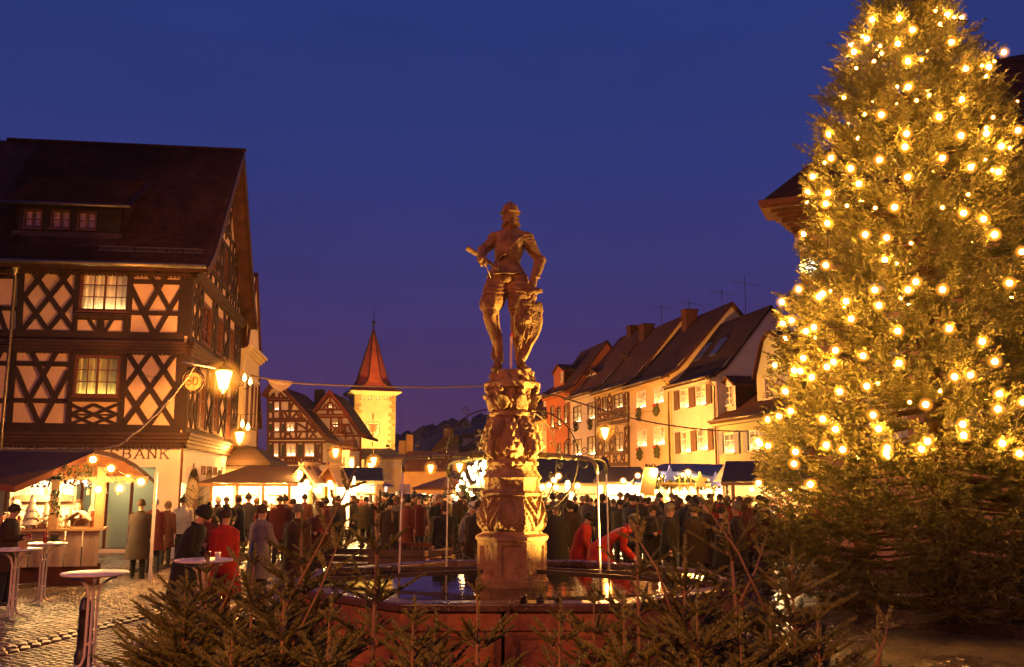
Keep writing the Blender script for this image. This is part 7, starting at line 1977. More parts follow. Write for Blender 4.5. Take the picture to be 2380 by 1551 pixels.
    for s, sg in (('l', 1), ('r', -1)):
        h, k_, a = J['hp' + s][0], J['kn' + s][0], J['an' + s][0]; tm.tube([h + VV3((0, 0, .08)), h, h.lerp(k_, .5), k_, k_.lerp(a, .5), a + VV3((0, 0, -.02))], [.10, .098, .085, .068, .062, .06], 9)
    P_['trousers'] = tm.mesh('person_trousers', M['curtain'], smooth=60)
    sm = MB()
    for s, sg in (('l', 1), ('r', -1)):
        a = J['an' + s][0]; sm.ball(VV3((a.x, a.y - .05, a.z - .045)), .06, 9, 6, (.85, 2.1, .75)); sm.tube([a + VV3((0, 0, .03)), a + VV3((0, 0, -.05))], .05, 8)
    P_['shoes'] = sm.mesh('person_shoes', M['bollard'], smooth=True)
    # hair and hats, several kinds
    H_ = {}
    def headgear(kind):
        g = MB(); b = len(g.v); hb = hc - fw * .01 + up * .012
        n1, n2 = 16, 9
        for i in range(n2):
            th = math.pi * (i / (n2 - 1)) * (.62 if kind != 'long' else .86)
            for k in range(n1):
                ph = 2*math.pi*k/n1; x, y, z = math.sin(th)*math.cos(ph), math.sin(th)*math.sin(ph), math.cos(th)
                front_ = max(0, -y); r = .105 if kind != 'knit' else .112
                cut = 1.0
                if z < (.25 if kind in ('short', 'long', 'hood') else .05) and front_ > .45 and kind != 'knit': r = .070
                rr = r * (1 + .06 * math.sin(9*ph + 4*th) * (kind in ('short', 'long')))
                q_ = hb + rt * (x*rr*.88) - fw * (y*rr*1.04) + up * (z*rr*(1.18 if kind == 'knit' else 1.06))
                g.v.append(tuple(q_))
        for i in range(n2-1):
            for k in range(n1): g.f.append((b+i*n1+k, b+(i+1)*n1+k, b+(i+1)*n1+(k+1)%n1, b+i*n1+(k+1)%n1))
        if kind == 'knit':
            g.tube([hb + rt*(.098*math.cos(t)) - fw*(.108*math.sin(t)) + up*.0 for t in np.linspace(0, 6.283, 15)], .022, 6); g.ball(hb + up*.15, .03, 6, 5)
        if kind == 'cap':
            g.prism([hb + rt*sx_*.07 + fw*(.09 + dy_) + up*.03 for sx_, dy_ in ((-1, 0), (-.8, .07), (.8, .07), (1, 0))], up*.012)
        if kind == 'hood': g.tube([hb - fw*.08 - up*.02, hb - fw*.09 - up*.10, hb - fw*.07 - up*.15], [.09, .10, .11], 9)
        return g.mesh('person_' + kind, M['curtain'], smooth=True)
    for k in ('short', 'long', 'knit', 'cap', 'hood'): H_[k] = headgear(k)
    sc = MB(); sc.tube([T((.075*math.cos(t), .08*math.sin(t), 1.50 + .01*math.sin(2*t))) for t in np.linspace(0, 6.283, 14)], .032, 7); sc.tube([T((.03, -.10, 1.48)), T((.04, -.15, 1.36)), T((.05, -.155, 1.2))], [.03, .035, .03], 6)
    P_['scarf'] = sc.mesh('person_scarf', M['curtain'], smooth=True)
    return P_, H_, J
PROTO = {}
def proto(pose, cl, w):
    k = (pose, cl, w)
    if k not in PROTO: PROTO[k] = person_proto(pose, cl, w)
    return PROTO[k]
def cloth(name, c): return mat('cloth_' + name, c, .9, .25, 9, .25, 60)
CO = {'black': (.014, .012, .013), 'dark brown': (.035, .016, .010), 'brown': (.065, .032, .017), 'dark grey': (.035, .030, .030), 'grey': (.09, .075, .07), 'dark blue': (.016, .018, .04), 'red': (.42, .020, .010), 'dark red': (.12, .012, .010), 'beige': (.26, .17, .10), 'white': (.55, .50, .44), 'pale grey': (.20, .175, .17), 'olive': (.045, .038, .018), 'orange': (.45, .12, .03), 'rust': (.12, .032, .015)}
HA = {'brown hair': ('short', (.06, .03, .015)), 'grey hair': ('short', (.17, .15, .13)), 'long brown hair': ('long', (.07, .035, .018)), 'long fair hair': ('long', (.22, .13, .06)), 'black knit hat': ('knit', (.015, .013, .013)), 'red knit hat': ('knit', (.35, .02, .01)), 'white knit hat': ('knit', (.6, .55, .48)), 'dark cap': ('cap', (.03, .025, .02)), 'brown hood': ('hood', (.08, .04, .02)), 'grey cap': ('cap', (.2, .18, .16)), 'black hair': ('short', (.015, .01, .008))}
def person(u, Y, coat, head, where, pose='stand', rz=None, cl=.62, w=1.0, trouser='dark grey', scarf=None, sc=1.0, group=None, verb=None, label=None):
    P_, H_, J = proto(pose, cl, w)
    x = XU(u, Y, 1.2)
    verb = verb or {'stand': 'standing', 'mug': 'holding a mug', 'walk': 'walking', 'arms': 'with arms bent', 'bend': 'bending over', 'stoop': 'stooping'}[pose]
    lb = label or f"person in {coat} coat and {head} {where}"
    r = root('person', (x, Y, 0), lb, 'person', group, rz if rz is not None else random.uniform(0, 6.28))
    r.scale = (sc, sc, sc)
    for k, me in (('body', P_['body']), ('eyes', P_['eyes']), ('coat', P_['coat']), ('trousers', P_['trousers']), ('shoes', P_['shoes'])) + ((('scarf', P_['scarf']),) if scarf else ()):
        if not me.materials: me.materials.append(M['skin'])
        o = link(k, me, r); s = o.material_slots[0]
        if k == 'body': s.link = 'OBJECT'; s.material = M['skin']
        elif k == 'coat': s.link = 'OBJECT'; s.material = cloth(coat.replace(' ', '_'), CO[coat])
        elif k == 'trousers': s.link = 'OBJECT'; s.material = cloth(trouser.replace(' ', '_'), CO[trouser])
        elif k == 'scarf': s.link = 'OBJECT'; s.material = cloth(scarf.replace(' ', '_'), CO[scarf])
    kd, hcol = HA[head]; o = link('hair' if 'hair' in head else 'hat', H_[kd], r); s = o.material_slots[0]; s.link = 'OBJECT'; s.material = mat('head_' + head.replace(' ', '_'), hcol, .85, .3, 20, .3, 60)
    if pose == 'mug':
        wl, wr = J['wrl'][0], J['wrr'][0]; c = (wl + wr) / 2 + Vector((0, -.07, .03))
        m_ = r.matrix_basis if False else Matrix.Translation((x, Y, 0)) @ Matrix.Rotation(r.rotation_euler.z, 4, 'Z') @ Matrix.Diagonal((sc, sc, sc, 1))
        cw = m_ @ c
        mb = MB(); mb.lathe([(.034, -.045), (.040, .045), (.034, .045), (.030, -.03)], 10, cw); mb.tube([cw + Vector((.04, 0, .025)), cw + Vector((.065, 0, 0)), cw + Vector((.038, 0, -.025))], .007, 5)
        g_ = mb.build('mug', mat('glazed_mug', (.30, .04, .03), .2, .1, 5)); tag(g_, ' '.join(('dark red mug held by the ' + lb).split()[:16]), 'mug')
    return r
W_ = math.pi
# near figures
person(432, 13.7, 'black', 'black knit hat', 'before the near white table at the greenery', 'stoop', W_ * .50, .48, 1.05, 'black', sc=1.04, label='person in long black coat and black knit hat stooping toward the small round table')
person(520, 14.6, 'red', 'brown hair', 'by the small round table', 'stand', W_ * .9, .45, 1.22, 'dark red', sc=.98, label='person in long bright red coat behind the small round table')
person(478, 15.0, 'dark red', 'grey hair', 'x', 'mug', W_ * .2, .6, 1.0, 'black', label='person in dark red coat with grey hair holding a mug beside the bright red coat')
person(605, 16.0, 'pale grey', 'brown hair', 'x', 'arms', W_ * .8, .55, 1.05, 'dark grey', label='person in pale grey coat with brown hair right of the bright red coat')
person(690, 16.5, 'brown', 'grey hair', 'x', 'stand', W_ * .9, .5, 1.1, 'dark grey', label='person in brown coat with grey hair behind the leftmost young firs')
person(742, 18.5, 'rust', 'brown hair', 'x', 'mug', W_ * .1, .6, 1.05, 'black', label='person in rust coat holding a mug left of the basin')
person(18, 16.6, 'dark brown', 'dark cap', 'x', 'mug', W_ * .55, .6, 1.1, 'dark blue', label='person in dark brown coat and dark cap at the leftmost white table')
person(1395, 17.0, 'red', 'grey hair', 'x', 'bend', -W_ * .5 + W_ * 1.0 - .1, .60, 1.25, 'beige', sc=1.08, label='person in bright red coat bending over behind the right water streams')
person(1345, 17.6, 'red', 'black knit hat', 'x', 'stoop', W_ * .45, .75, 1.15, 'black', sc=.92, label='person in red coat and black knit hat stooping left of the bending one')
person(1110, 18.0, 'dark brown', 'brown hair', 'x', 'mug', W_ * .9, .5, 1.08, 'black', sc=1.02, label='person in dark brown coat holding a mug by the bench left of the column')
person(1075, 20.0, 'pale grey', 'white knit hat', 'x', 'stoop', W_ * .5, .6, 1.0, 'black', label='person in pale grey coat and white knit hat behind the bench')
person(1035, 18.8, 'black', 'long brown hair', 'x', 'stand', W_ * 1.1, .5, 1.05, 'black', label='person in black coat with long brown hair behind the dark benches')
person(1292, 18.5, 'dark grey', 'grey hair', 'x', 'stand', W_ * 1.0, .5, 1.1, 'dark grey', label='person in dark grey coat with grey hair just right of the column')
person(1330, 20.5, 'brown', 'long brown hair', 'x', 'mug', W_ * 1.2, .5, 1.05, 'black', label='person in brown coat with long brown hair right of the column')
# people at the left stall
person(325, 21.2, 'dark brown', 'brown hair', 'x', 'stand', W_ * 1.0, .45, 1.12, 'black', label='person in dark brown coat with brown hair at the left stall counter')
person(358, 22.6, 'dark red', 'grey hair', 'x', 'stand', W_ * 1.1, .55, 1.08, 'dark grey', label='person in dark red coat with grey hair beside the left stall')
person(388, 24.0, 'rust', 'long fair hair', 'x', 'stand', W_ * .9, .55, 1.0, 'dark grey', sc=.95, label='person in rust coat with long fair hair beyond the left stall')
person(425, 25.4, 'white', 'black knit hat', 'x', 'stand', W_ * 1.1, .78, 1.0, 'black', label='person in white jacket and black knit hat by the bank corner')
person(35, 20.9, 'beige', 'grey hair', 'x', 'arms', 0.0, .7, 1.0, 'black', label='person in beige coat with grey hair serving inside the left stall')
person(180, 21.6, 'white', 'brown hood', 'x', 'stand', 0.2, .7, 1.0, 'black', label='person in white coat and brown hood inside the left stall')
# crowd in rows; every coat, head and place together single one figure out
used_ = set()
def crowd(us, Y0, Y1, where, coats, n, group):
    heads = [h for h in HA if h[:3] not in ('red', 'whi')] * 3 + ['white knit hat']; random.shuffle(heads)
    for i in range(n):
        u = us[0] + (us[1] - us[0]) * (i + random.uniform(.1, .9)) / n; Y = random.uniform(Y0, Y1)
        for _ in range(80):
            c, h = random.choice(coats), random.choice(heads)
            if (c, h, where) not in used_: break
        used_.add((c, h, where))
        person(u, Y, c, h, where, random.choice(('stand', 'stand', 'mug', 'walk', 'arms')), random.choice((W_, W_ + .5, W_ - .6, .4, W_ * 1.5, W_ * .5)), random.choice((.5, .62, .75)), random.choice((1.0, 1.1)), random.choice(('black', 'dark grey', 'dark blue', 'dark brown')), random.choice((None, None, 'grey', 'dark red', 'beige', 'rust')), random.uniform(.94, 1.06), group)
dk = ['black', 'dark brown', 'brown', 'dark grey', 'grey', 'dark blue', 'dark red', 'olive', 'rust']
crowd((500, 720), 25, 29.5, 'before the long bright stall', dk, 10, 'visitors before the long stall')
crowd((720, 880), 27, 40, 'between long stall and heaters', dk + ['dark red', 'beige'], 13, 'visitors in the middle of the square')
crowd((880, 1020), 23, 40, 'in the square left of column', dk + ['dark red', 'red'], 14, 'visitors in the middle of the square')
crowd((1010, 1120), 24, 34, 'behind bench and potted firs', dk, 7, 'visitors in the middle of the square')
crowd((1265, 1460), 24, 31, 'before the dark canopy stall', dk + ['beige'], 15, 'visitors before the right stalls')
crowd((1440, 1620), 22, 30, 'before the blue roofed stall', dk, 17, 'visitors before the right stalls')
crowd((1600, 1800), 21, 29, 'between blue stall and fir', dk + ['red'], 17, 'visitors before the right stalls')
crowd((1500, 1790), 17.5, 20.5, 'in front of the right crowd', ['black', 'dark brown', 'dark grey'], 7, 'visitors before the right stalls')
# ================================================================== market furniture
def cafe_table(u, v, Y, label, r=.37, feet=True):
    c = P(u, v, Y); t = root('standing_table', (c.x, c.y, 0), label, 'table', 'white standing tables'); h = c.z
    mb = MB(); mb.lathe([(r - .012, -.032), (r, -.022), (r, -.006), (r - .01, 0.0)], 40, (c.x, c.y, h)); mb.build('table_top', M['table'], t, 40)
    mb = MB()
    for a in (0, math.pi / 2): d = Vector((math.cos(a + .4), math.sin(a + .4), 0)); mb.bar(Vector((c.x, c.y, h - .045)) - d * r * .75, Vector((c.x, c.y, h - .045)) + d * r * .75, .035, .02)
    mb.build('top_brace', M['table_leg'], t)
    for k in range(4):
        a = .4 + k * math.pi / 2; d = Vector((math.cos(a), math.sin(a), 0)); o = Vector((c.x, c.y, 0)); s = .048
        pts = [o + d * .30 + Vector((0, 0, .018)), o + d * .16 + Vector((0, 0, .03)), o + d * (s + .03) + Vector((0, 0, .07)), o + d * s + Vector((0, 0, .16)), o + d * s + Vector((0, 0, h - .26)), o + d * (s + .03) + Vector((0, 0, h - .15)), o + d * (s + .10) + Vector((0, 0, h - .085)), o + d * .24 + Vector((0, 0, h - .065))]
        mb = MB(); mb.tube(pts, .0165, 8); leg = mb.build('leg', M['table_leg'], t, True)
        mb = MB(); mb.ball(o + d * .30 + Vector((0, 0, .014)), .022, 7, 5); mb.build('foot_cap', M['table_leg'], leg, True)
    mb = MB()
    for z in (.3, h - .3): mb.tube([Vector((c.x, c.y, z - .012)), Vector((c.x, c.y, z + .012))], .055, 12)
    mb.build('leg_clamp', M['table_leg'], t, 40)
    return t, c
T1 = cafe_table(221, 1330, 11.0, 'nearest white round standing table with a bare wet top')
T2 = cafe_table(40, 1275, 15.2, 'white standing table at the left edge with a small dark pot on it')
T3 = cafe_table(105, 1262, 17.0, 'white standing table behind the leftmost one with red bottle and greens on it')
T4 = cafe_table(474, 1300, 12.4, 'white standing table beside the greenery with a dark cup on it')
def small(name, label, cat, build, m, grp=None):
    mb = MB(); build(mb); o = mb.build(name, m, None, 40); return tag(o, label, cat, grp)
c = T4[1]; small('cup', 'dark cup on the small table beside the greenery', 'cup', lambda mb: mb.lathe([(.035, 0), (.045, .10), (.038, .10), (.03, .02)], 12, (c.x + .06, c.y - .05, c.z + .001)), mat('dark_cup', (.08, .02, .015), .25))
small('cup', 'pale cup behind the dark cup on the small table', 'cup', lambda mb: mb.lathe([(.032, 0), (.04, .085), (.034, .085), (.028, .02)], 12, (c.x + .16, c.y + .06, c.z + .001)), M['table'])
c2 = T2[1]; small('flower_pot', 'small brown pot on the leftmost standing table', 'pot', lambda mb: mb.lathe([(.05, 0), (.07, .09), (.06, .09), (.05, .04)], 12, (c2.x + .12, c2.y - .05, c2.z + .001)), M['pale_wood'])
c3 = T3[1]; small('bottle', 'red bottle on the second white table', 'bottle', lambda mb: mb.lathe([(.035, 0), (.04, .02), (.04, .15), (.014, .21), (.014, .27)], 12, (c3.x + .0, c3.y, c3.z + .001)), mat('red_bottle', (.35, .03, .02), .2))
def greens(mb):
    for k in range(26): a = random.uniform(0, 6.28); r = random.uniform(0, .09); mb.tube([(c3.x + .14, c3.y, c3.z + .02), (c3.x + .14 + r*math.cos(a)*1.3, c3.y + r*math.sin(a), c3.z + random.uniform(.05, .17))], [.006, .012], 4)
small('greens_posy', 'small posy of fir greens on the second white table', 'posy', greens, M['needle'])
# bollard
p = G(*z3(540, 1530)); bo = root('bollard', (p.x, p.y, 0), 'black cylindrical bollard just behind the nearest white table', 'bollard')
hb_ = P(*z3(540, 1092), p.y).z
mb = MB(); mb.lathe([(.105, .0), (.105, .12), (.092, .14), (.085, .20), (.083, hb_ - .16), (.088, hb_ - .15), (.088, hb_ - .13), (.080, hb_ - .12), (.072, hb_ - .04), (.045, hb_ - .01), (.01, hb_)], 20, (p.x, p.y, 0)); mb.build('post', M['bollard'], bo, 40)
mb = MB(); mb.lathe([(.089, hb_ - .30), (.089, hb_ - .24)], 20, (p.x, p.y, 0)); mb.build('collar_band', M['iron'], bo)
# benches
def bench(x, y, rz, label, m):
    R = Matrix.Rotation(rz, 3, 'Z'); o = Vector((x, y, 0)); t = root('park_bench', o, label, 'bench', 'park benches by the fountain')
    W = lambda a, b, c: o + R @ Vector((a, b, c))
    for k in range(3): mb = MB(); mb.bar(W(-.75, -.18 + k * .16, .45), W(.75, -.18 + k * .16, .45), .12, .03, R @ Vector((0, 0, 1))); mb.build('seat_slat', m, t)
    for k in range(3): mb = MB(); mb.bar(W(-.75, .26 + k * .03, .60 + k * .13), W(.75, .26 + k * .03, .60 + k * .13), .03, .10); mb.build('back_slat', m, t)
    for s in (-.6, .6):
        mb = MB(); mb.tube([W(s, -.24, 0), W(s, -.22, .42), W(s, .18, .43), W(s, .34, .92)], .022, 6); mb.tube([W(s, .18, .43), W(s, .30, 0)], .022, 6); mb.build('leg_frame', M['iron'], t, True)
bench(XU(1068, 17.6), 17.6, 1.15, 'pale slatted bench seen end-on left of the column', mat('bench_pale_wood', (.45, .30, .18), .5, .2, 5))
bench(XU(955, 16.8), 16.8, .15, 'dark slatted bench behind the left water stream', mat('bench_dark_wood', (.07, .035, .03), .4, .2, 5))
bench(XU(1010, 19.2), 19.2, .1, 'dark slatted bench farther back in the square', M['oak_red'])
bench(XU(815, 17.3), 17.3, -.2, 'wet slatted bench left of the basin', mat('bench_dark_wood', (.07, .035, .03)))

# ------------------------------------------------------------------ stalls
def bulbs(name, label, pts, r=.055, st=40, power=0, col=WARM):
    """string of lamps of one stall; pts world points"""
    t = root(name, pts[0], label, 'light chain')
    mb = MB(); mb.ball((0, 0, 0), r, 10, 7); me = with_halo(mb.mesh('bulb', emis('stall_bulb_%d' % st, col, st), smooth=True), r * 2.4)
    for p in pts:
        o = link('bulb', me, t); o.location = Vector(p) - ORIG[t.name]
    mb = MB(); q_ = sorted([Vector(p) for p in pts], key=lambda p: p.x)
    for a, b in zip(q_[:-1], q_[1:]): mb.tube([a + Vector((0, 0, r)), a.lerp(b, .5) + Vector((0, 0, r - .06 * min(1, (a - b).length))), b + Vector((0, 0, r))], .008, 4)
    if mb.v: mb.build('cable', M['bollard'], t)
    if power:
        for p in pts[::max(1, len(pts) // 3)]: point_lamp('bulb_light', Vector(p) + Vector((0, -.12, 0)), power, col, .08, t)
    return t
WARES = {}
ORD = 'first second third fourth fifth sixth seventh eighth ninth tenth eleventh twelfth thirteenth fourteenth fifteenth sixteenth seventeenth eighteenth nineteenth twentieth'.split()
KW = {'cone_tree': 'pale cone tree', 'nutcracker': 'red nutcracker figure', 'glass_jar': 'amber glass jar', 'wooden_pyramid': 'wooden pyramid', 'gift_basket': 'gift basket', 'candle_arch': 'candle arch'}
def ware(kind, loc, label, grp, s=1.0):
    if kind not in WARES:
        mb = MB()
        if kind == 'cone_tree':
            for k in range(4): mb.lathe([(.12 - .025*k, .05 + .09*k), (.015, .17 + .09*k)], 9, (0, 0, 0))
            mb.lathe([(.03, 0), (.02, .06)], 6)
        elif kind == 'nutcracker':
            mb.lathe([(.05, 0), (.05, .02), (.035, .04), (.045, .14), (.05, .2), (.025, .22)], 9); mb.ball((0, 0, .26), .042, 8, 6); mb.lathe([(.045, .28), (.04, .35), (.02, .36)], 8)
        elif kind == 'glass_jar': mb.lathe([(.05, 0), (.055, .02), (.055, .13), (.035, .15), (.04, .16), (.04, .18), (.0, .185)], 10)
        elif kind == 'wooden_pyramid':
            mb.box((0, 0, .02), (.24, .24, .03)); mb.lathe([(.09, .16), (.09, .18)], 10)
            for a in range(4): mb.bar((.1*math.cos(a*1.571+.78), .1*math.sin(a*1.571+.78), .02), (0, 0, .38), .012, .012)
            for a in range(8): mb.bar((0, 0, .38), (.12*math.cos(a*.785), .12*math.sin(a*.785), .40), .035, .004)
            mb.ball((0, 0, .21), .03, 6, 5)
        elif kind == 'gift_basket':
            mb.lathe([(.09, 0), (.12, .1), (.115, .1), (.085, .01)], 12); 
            for k in range(6): mb.ball((random.uniform(-.07, .07), random.uniform(-.07, .07), .1), .035, 6, 5)
            mb.tube([(.11*math.cos(a), 0, .1 + .13*math.sin(a)) for a in np.linspace(0, 3.14, 9)], .008, 5)
        elif kind == 'candle_arch':
            mb.tube([(.2*math.cos(a), 0, .04 + .17*math.sin(a)) for a in np.linspace(0, 3.14, 13)], .012, 5); mb.box((0, 0, .02), (.46, .08, .03))
            for a in np.linspace(.2, 2.94, 7): mb.tube([(.2*math.cos(a), 0, .04 + .17*math.sin(a)), (.2*math.cos(a), 0, .10 + .17*math.sin(a))], .008, 5)
        cols_ = {'cone_tree': (.75, .70, .60), 'nutcracker': (.55, .15, .07), 'glass_jar': (.55, .42, .20), 'wooden_pyramid': (.6, .4, .2), 'gift_basket': (.5, .28, .12), 'candle_arch': (.65, .45, .22)}
        WARES[kind] = mb.mesh(kind, mat('ware_' + kind, cols_[kind], .5, .2, 10), smooth=40)
    o = link(kind, WARES[kind]); o.location = loc; o.scale = (s, s, s); o.rotation_euler = (0, 0, random.uniform(-.5, .5)); tag(o, ' '.join(label.split()[:16]), 'ware' if kind != 'candle_arch' else 'candle arch', grp); return o
def stall(name, label, f, s0, s1, zcount, zeave, zridge, dep, mroof, hip=(.9, 0), lamp=600, nposts=3, cloth_m=None, short='', wares=14, fascia=True, nb=6, back=M['stall_back'], bulbst=40, ridge_out=None, wkinds=('cone_tree', 'nutcracker', 'glass_jar', 'wooden_pyramid', 'gift_basket')):
    t = root(name, f.pt((s0 + s1) / 2, 0, -dep / 2), label, 'market stall')
    mb = MB(); f.box(mb, s0, s1, zcount - .05, zcount, -.55, .08); mb.build('counter_top', M['pale_wood'], t)
    n = max(2, int((s1 - s0) / .9))
    for k in range(n):
        a, b = s0 + (s1-s0)*k/n + .01, s0 + (s1-s0)*(k+1)/n - .01; mb = MB(); m_ = 10
        for i in range(m_):
            xa, xb = a + (b-a)*i/m_, a + (b-a)*(i+1)/m_; o_ = lambda q_: .03 + .018*math.sin(q_*22)
            mb.quad(f.pt(xa, .04, o_(xa)), f.pt(xb, .04, o_(xb)), f.pt(xb, zcount - .05, o_(xb)*.5), f.pt(xa, zcount - .05, o_(xa)*.5))
        mb.build('counter_panel', cloth_m or M['stall_cloth'], t)
    for k in range(nposts):
        x = s0 + (s1 - s0) * k / (nposts - 1)
        for o_ in (0.02, -dep + .1): mb = MB(); f.box(mb, x - .05, x + .05, 0, zeave, o_ - .05, o_ + .05); mb.build('post', M['pale_wood'], t)
    mb = MB(); f.box(mb, s0 - .05, s1 + .05, .3, zeave, -dep - .04, -dep); mb.build('back_wall', back, t)
    for x in (s0 - .03, s1 + .01): mb = MB(); f.box(mb, x, x + .025, .3, zeave, -dep, -.1); mb.build('side_wall', back, t)
    for z in (zcount + .25, zcount + .6): mb = MB(); f.box(mb, s0 + .1, s1 - .1, z, z + .025, -dep + .01, -dep + .28); mb.build('shelf', M['pale_wood'], t)
    h0, h1 = hip; ov = .35; ro = -dep * .55
    a, b, c_, d = f.pt(s0 - ov, zeave, ov), f.pt(s1 + ov, zeave, ov), f.pt(s1 + ov - h1, zridge, ro), f.pt(s0 - ov + h0, zridge, ro)
    e_, g_ = f.pt(s0 - ov, zeave, -dep - ov), f.pt(s1 + ov, zeave, -dep - ov); dn = Vector((0, 0, -.04))
    mb = MB(); mb.add([a, b, c_, d, e_, g_] + [p + dn for p in (a, b, c_, d, e_, g_)], [(0,1,2,3), (3,2,5,4), (0,3,4), (1,5,2), (6,9,8,7), (9,10,11,8), (6,10,9), (7,8,11), (0,6,7,1), (4,5,11,10), (0,4,10,6), (1,7,11,5)]); mb.build('roof', mroof, t)
    if fascia: mb = MB(); f.box(mb, s0 - ov, s1 + ov, zeave - .14, zeave - .045, ov - .03, ov); mb.build('fascia', M['pale_wood'], t)
    for k in range(3):
        x = s0 + (s1 - s0) * (k + .5) / 3; point_lamp('stall_light', f.pt(x, zeave - .22, -dep * .45), lamp, (1, .56, .18), .1, t)
    pts = [f.pt(s0 + (s1 - s0) * (k + .5) / nb, zeave - .26, .12) for k in range(nb)]
    if nb: bulbs('stall_lights', f'row of glaring bulbs under the roof edge of {short}', pts, .05, bulbst)
    for k in range(wares):
        x = s0 + (s1 - s0) * (k + .5) / wares
        kd = wkinds[k % len(wkinds)]
        ware(kd, f.pt(x + random.uniform(-.05, .05), zcount, -.15 - .25 * random.random()), f'{KW[kd]}, {ORD[k]} from the left on the counter of {short}', f'wares on {short}', random.uniform(.8, 1.2))
        k2 = wkinds[(k // 2) % 3]
        if k % 2: ware(k2, f.pt(x, zcount + .276, -dep + .15), f'{KW[k2]}, {ORD[k // 2]} from the left on the back shelf of {short}', f'wares on the shelf of {short}', .8)
    return t
# S1: the near left stall with the dark tent roof
o1 = P(*z3(130, 655), 19.4); f1 = Fac((o1.x, o1.y), math.radians(13))
zc_ = f1.sz(z3(400, 650))[1]; a = f1.sz(z3(-150, 650))[0]; b = f1.sz(z3(655, 650))[0]
st1 = root('tented_market_stall', f1.pt(0, 0, -1.2), 'market stall with a dark brown tent roof in front of the bank', 'market stall')
mb = MB(); f1.box(mb, a, b, zc_ - .05, zc_, -.8, .06); mb.build('counter_top', M['pale_wood'], st1)
n = 7
for k in range(n):
    xa, xb = a + (b-a)*k/n + .01, a + (b-a)*(k+1)/n - .01; mb = MB()
    for i in range(10):
        p0, p1 = xa + (xb-xa)*i/10, xa + (xb-xa)*(i+1)/10; w_ = lambda q_: .03 + .02*math.sin(q_*18) 
        mb.quad(f1.pt(p0, .42, w_(p0)), f1.pt(p1, .42, w_(p1)), f1.pt(p1, zc_ - .052, .0), f1.pt(p0, zc_ - .052, .0))
    mb.build('counter_cloth', M['stall_cloth'], st1)
mb = MB(); f1.box(mb, a, b, .02, .46, -.3, -.26); mb.build('plinth_board', M['oak_red'], st1)
for x in (a + .1, f1.sz(z3(357, 450))[0], b - .05):
    mb = MB(); f1.box(mb, x - .085, x + .085, zc_, 2.45, -.12, .03); mb.build('post', M['pale_wood'], st1)
x = f1.sz(z3(996, 450))[0]; mb = MB(); f1.box(mb, x - .03, x + .03, 0, 2.35, -.3, -.24); mb.build('awning_pole', M['table_leg'], st1)
ybm = f1.sz(z3(480, 325))[1]; mb = MB(); f1.box(mb, f1.sz(z3(265, 330))[0], f1.sz(z3(960, 330))[0], ybm - .07, ybm + .05, -.11, .02); mb.build('cross_beam', M['pale_wood'], st1)
mb = MB(); f1.box(mb, a - .1, f1.sz(z3(318, 450))[0], zc_ - .1, 2.6, -2.5, -2.45); mb.build('back_wall', M['stall_back'], st1)
mb = MB(); f1.box(mb, a + .1, f1.sz(z3(305, 450))[0], zc_ + .52, zc_ + .66, -2.4, -2.05); mb.build('red_shelf', mat('red_shelf', (.45, .05, .02), .5), st1)
mb = MB(); f1.box(mb, f1.sz(z3(500, 450))[0], f1.sz(z3(520, 450))[0], zc_ - .2, 2.4, -1.5, -1.45); mb.build('rear_post', M['pale_wood'], st1)
# tent roof: hanging front tarp and gabled rear roof
def q1(x, y, dy): return P(*z3(x, y), 19.2 + dy)
mb = MB(); fr_ = [q1(-160, 138, 1.1), q1(618, 132, 1.9), q1(604, 156, 1.0), q1(350, 268, -.2), q1(100, 372, -.6), q1(-160, 340, -.7)]
mb.prism(fr_, Vector((0, .03, .01))); mb.build('tarp', M['awning'], st1)
mb = MB(); 
for p0, p1 in zip(fr_[2:5], fr_[3:6]): mb.prism([p0, p1, p1 + Vector((0, -.02, -.13)), p0 + Vector((0, -.02, -.13))], Vector((0, .02, 0)))
mb.build('valance', mat('rust_valance', (.22, .07, .03), .8, .2, 4), st1)
rk = [(612, 134), (700, 150), (790, 178), (880, 225), (950, 280), (1000, 325), (1022, 368)]
for (p0, p1) in zip(rk[:-1], rk[1:]):
    A, B = q1(*p0, 1.2), q1(*p1, 1.2); mb = MB(); mb.prism([A, B, B + Vector((0, 0, -.09)), A + Vector((0, 0, -.09))], Vector((-.5, 1.3, 0))); mb.build('roof_panel', M['awning'], st1)
A, B = q1(280, 330, 1.25), q1(940, 330, 1.25); mb = MB()
mb.prism([q1(300, 322, 1.3), q1(612, 165, 1.3), q1(800, 210, 1.3), q1(960, 318, 1.3)], Vector((0, .04, 0))); mb.build('gable_board', mat('orange_board', (.50, .20, .07), .7, .25, 3, stretch=(1, 1, 7)), st1)
mb = MB()
for k in range(240):
    x, y = random.choice(((random.uniform(430, 610), random.uniform(225, 315)), (random.uniform(270, 420), random.uniform(285, 325)), (random.uniform(345, 385), random.uniform(390, 560)))); p = P(*z3(x, y), 19.25 + random.uniform(-.08, .05)); mb.tube([p, p + Vector((random.uniform(-.07, .07), random.uniform(-.06, .02), random.uniform(-.09, .02)))], [.004, .018], 4)
o = mb.build('garland_greens', M['needle'], st1); o['kind'] = 'stuff'
mb = MB(); mo = MB()
for k in range(260):
    x, y = random.choice(((random.uniform(195, 325), random.uniform(342, 382)), (random.uniform(395, 590), random.uniform(335, 372)), (random.uniform(10, 100), random.uniform(340, 375)))); p = P(*z3(x, y), 19.35 + random.uniform(-.08, .05))
    (mb if k % 3 else mo).ball(p, random.uniform(.012, .026), 5, 4)
o = mb.build('bead_fringe', mat('dark_bead', (.10, .04, .03), .2, .2, 9), st1); o['kind'] = 'stuff'
o = mo.build('light_fringe', emis('tiny_lights', (1, .85, .6), 4), st1); o['kind'] = 'stuff'
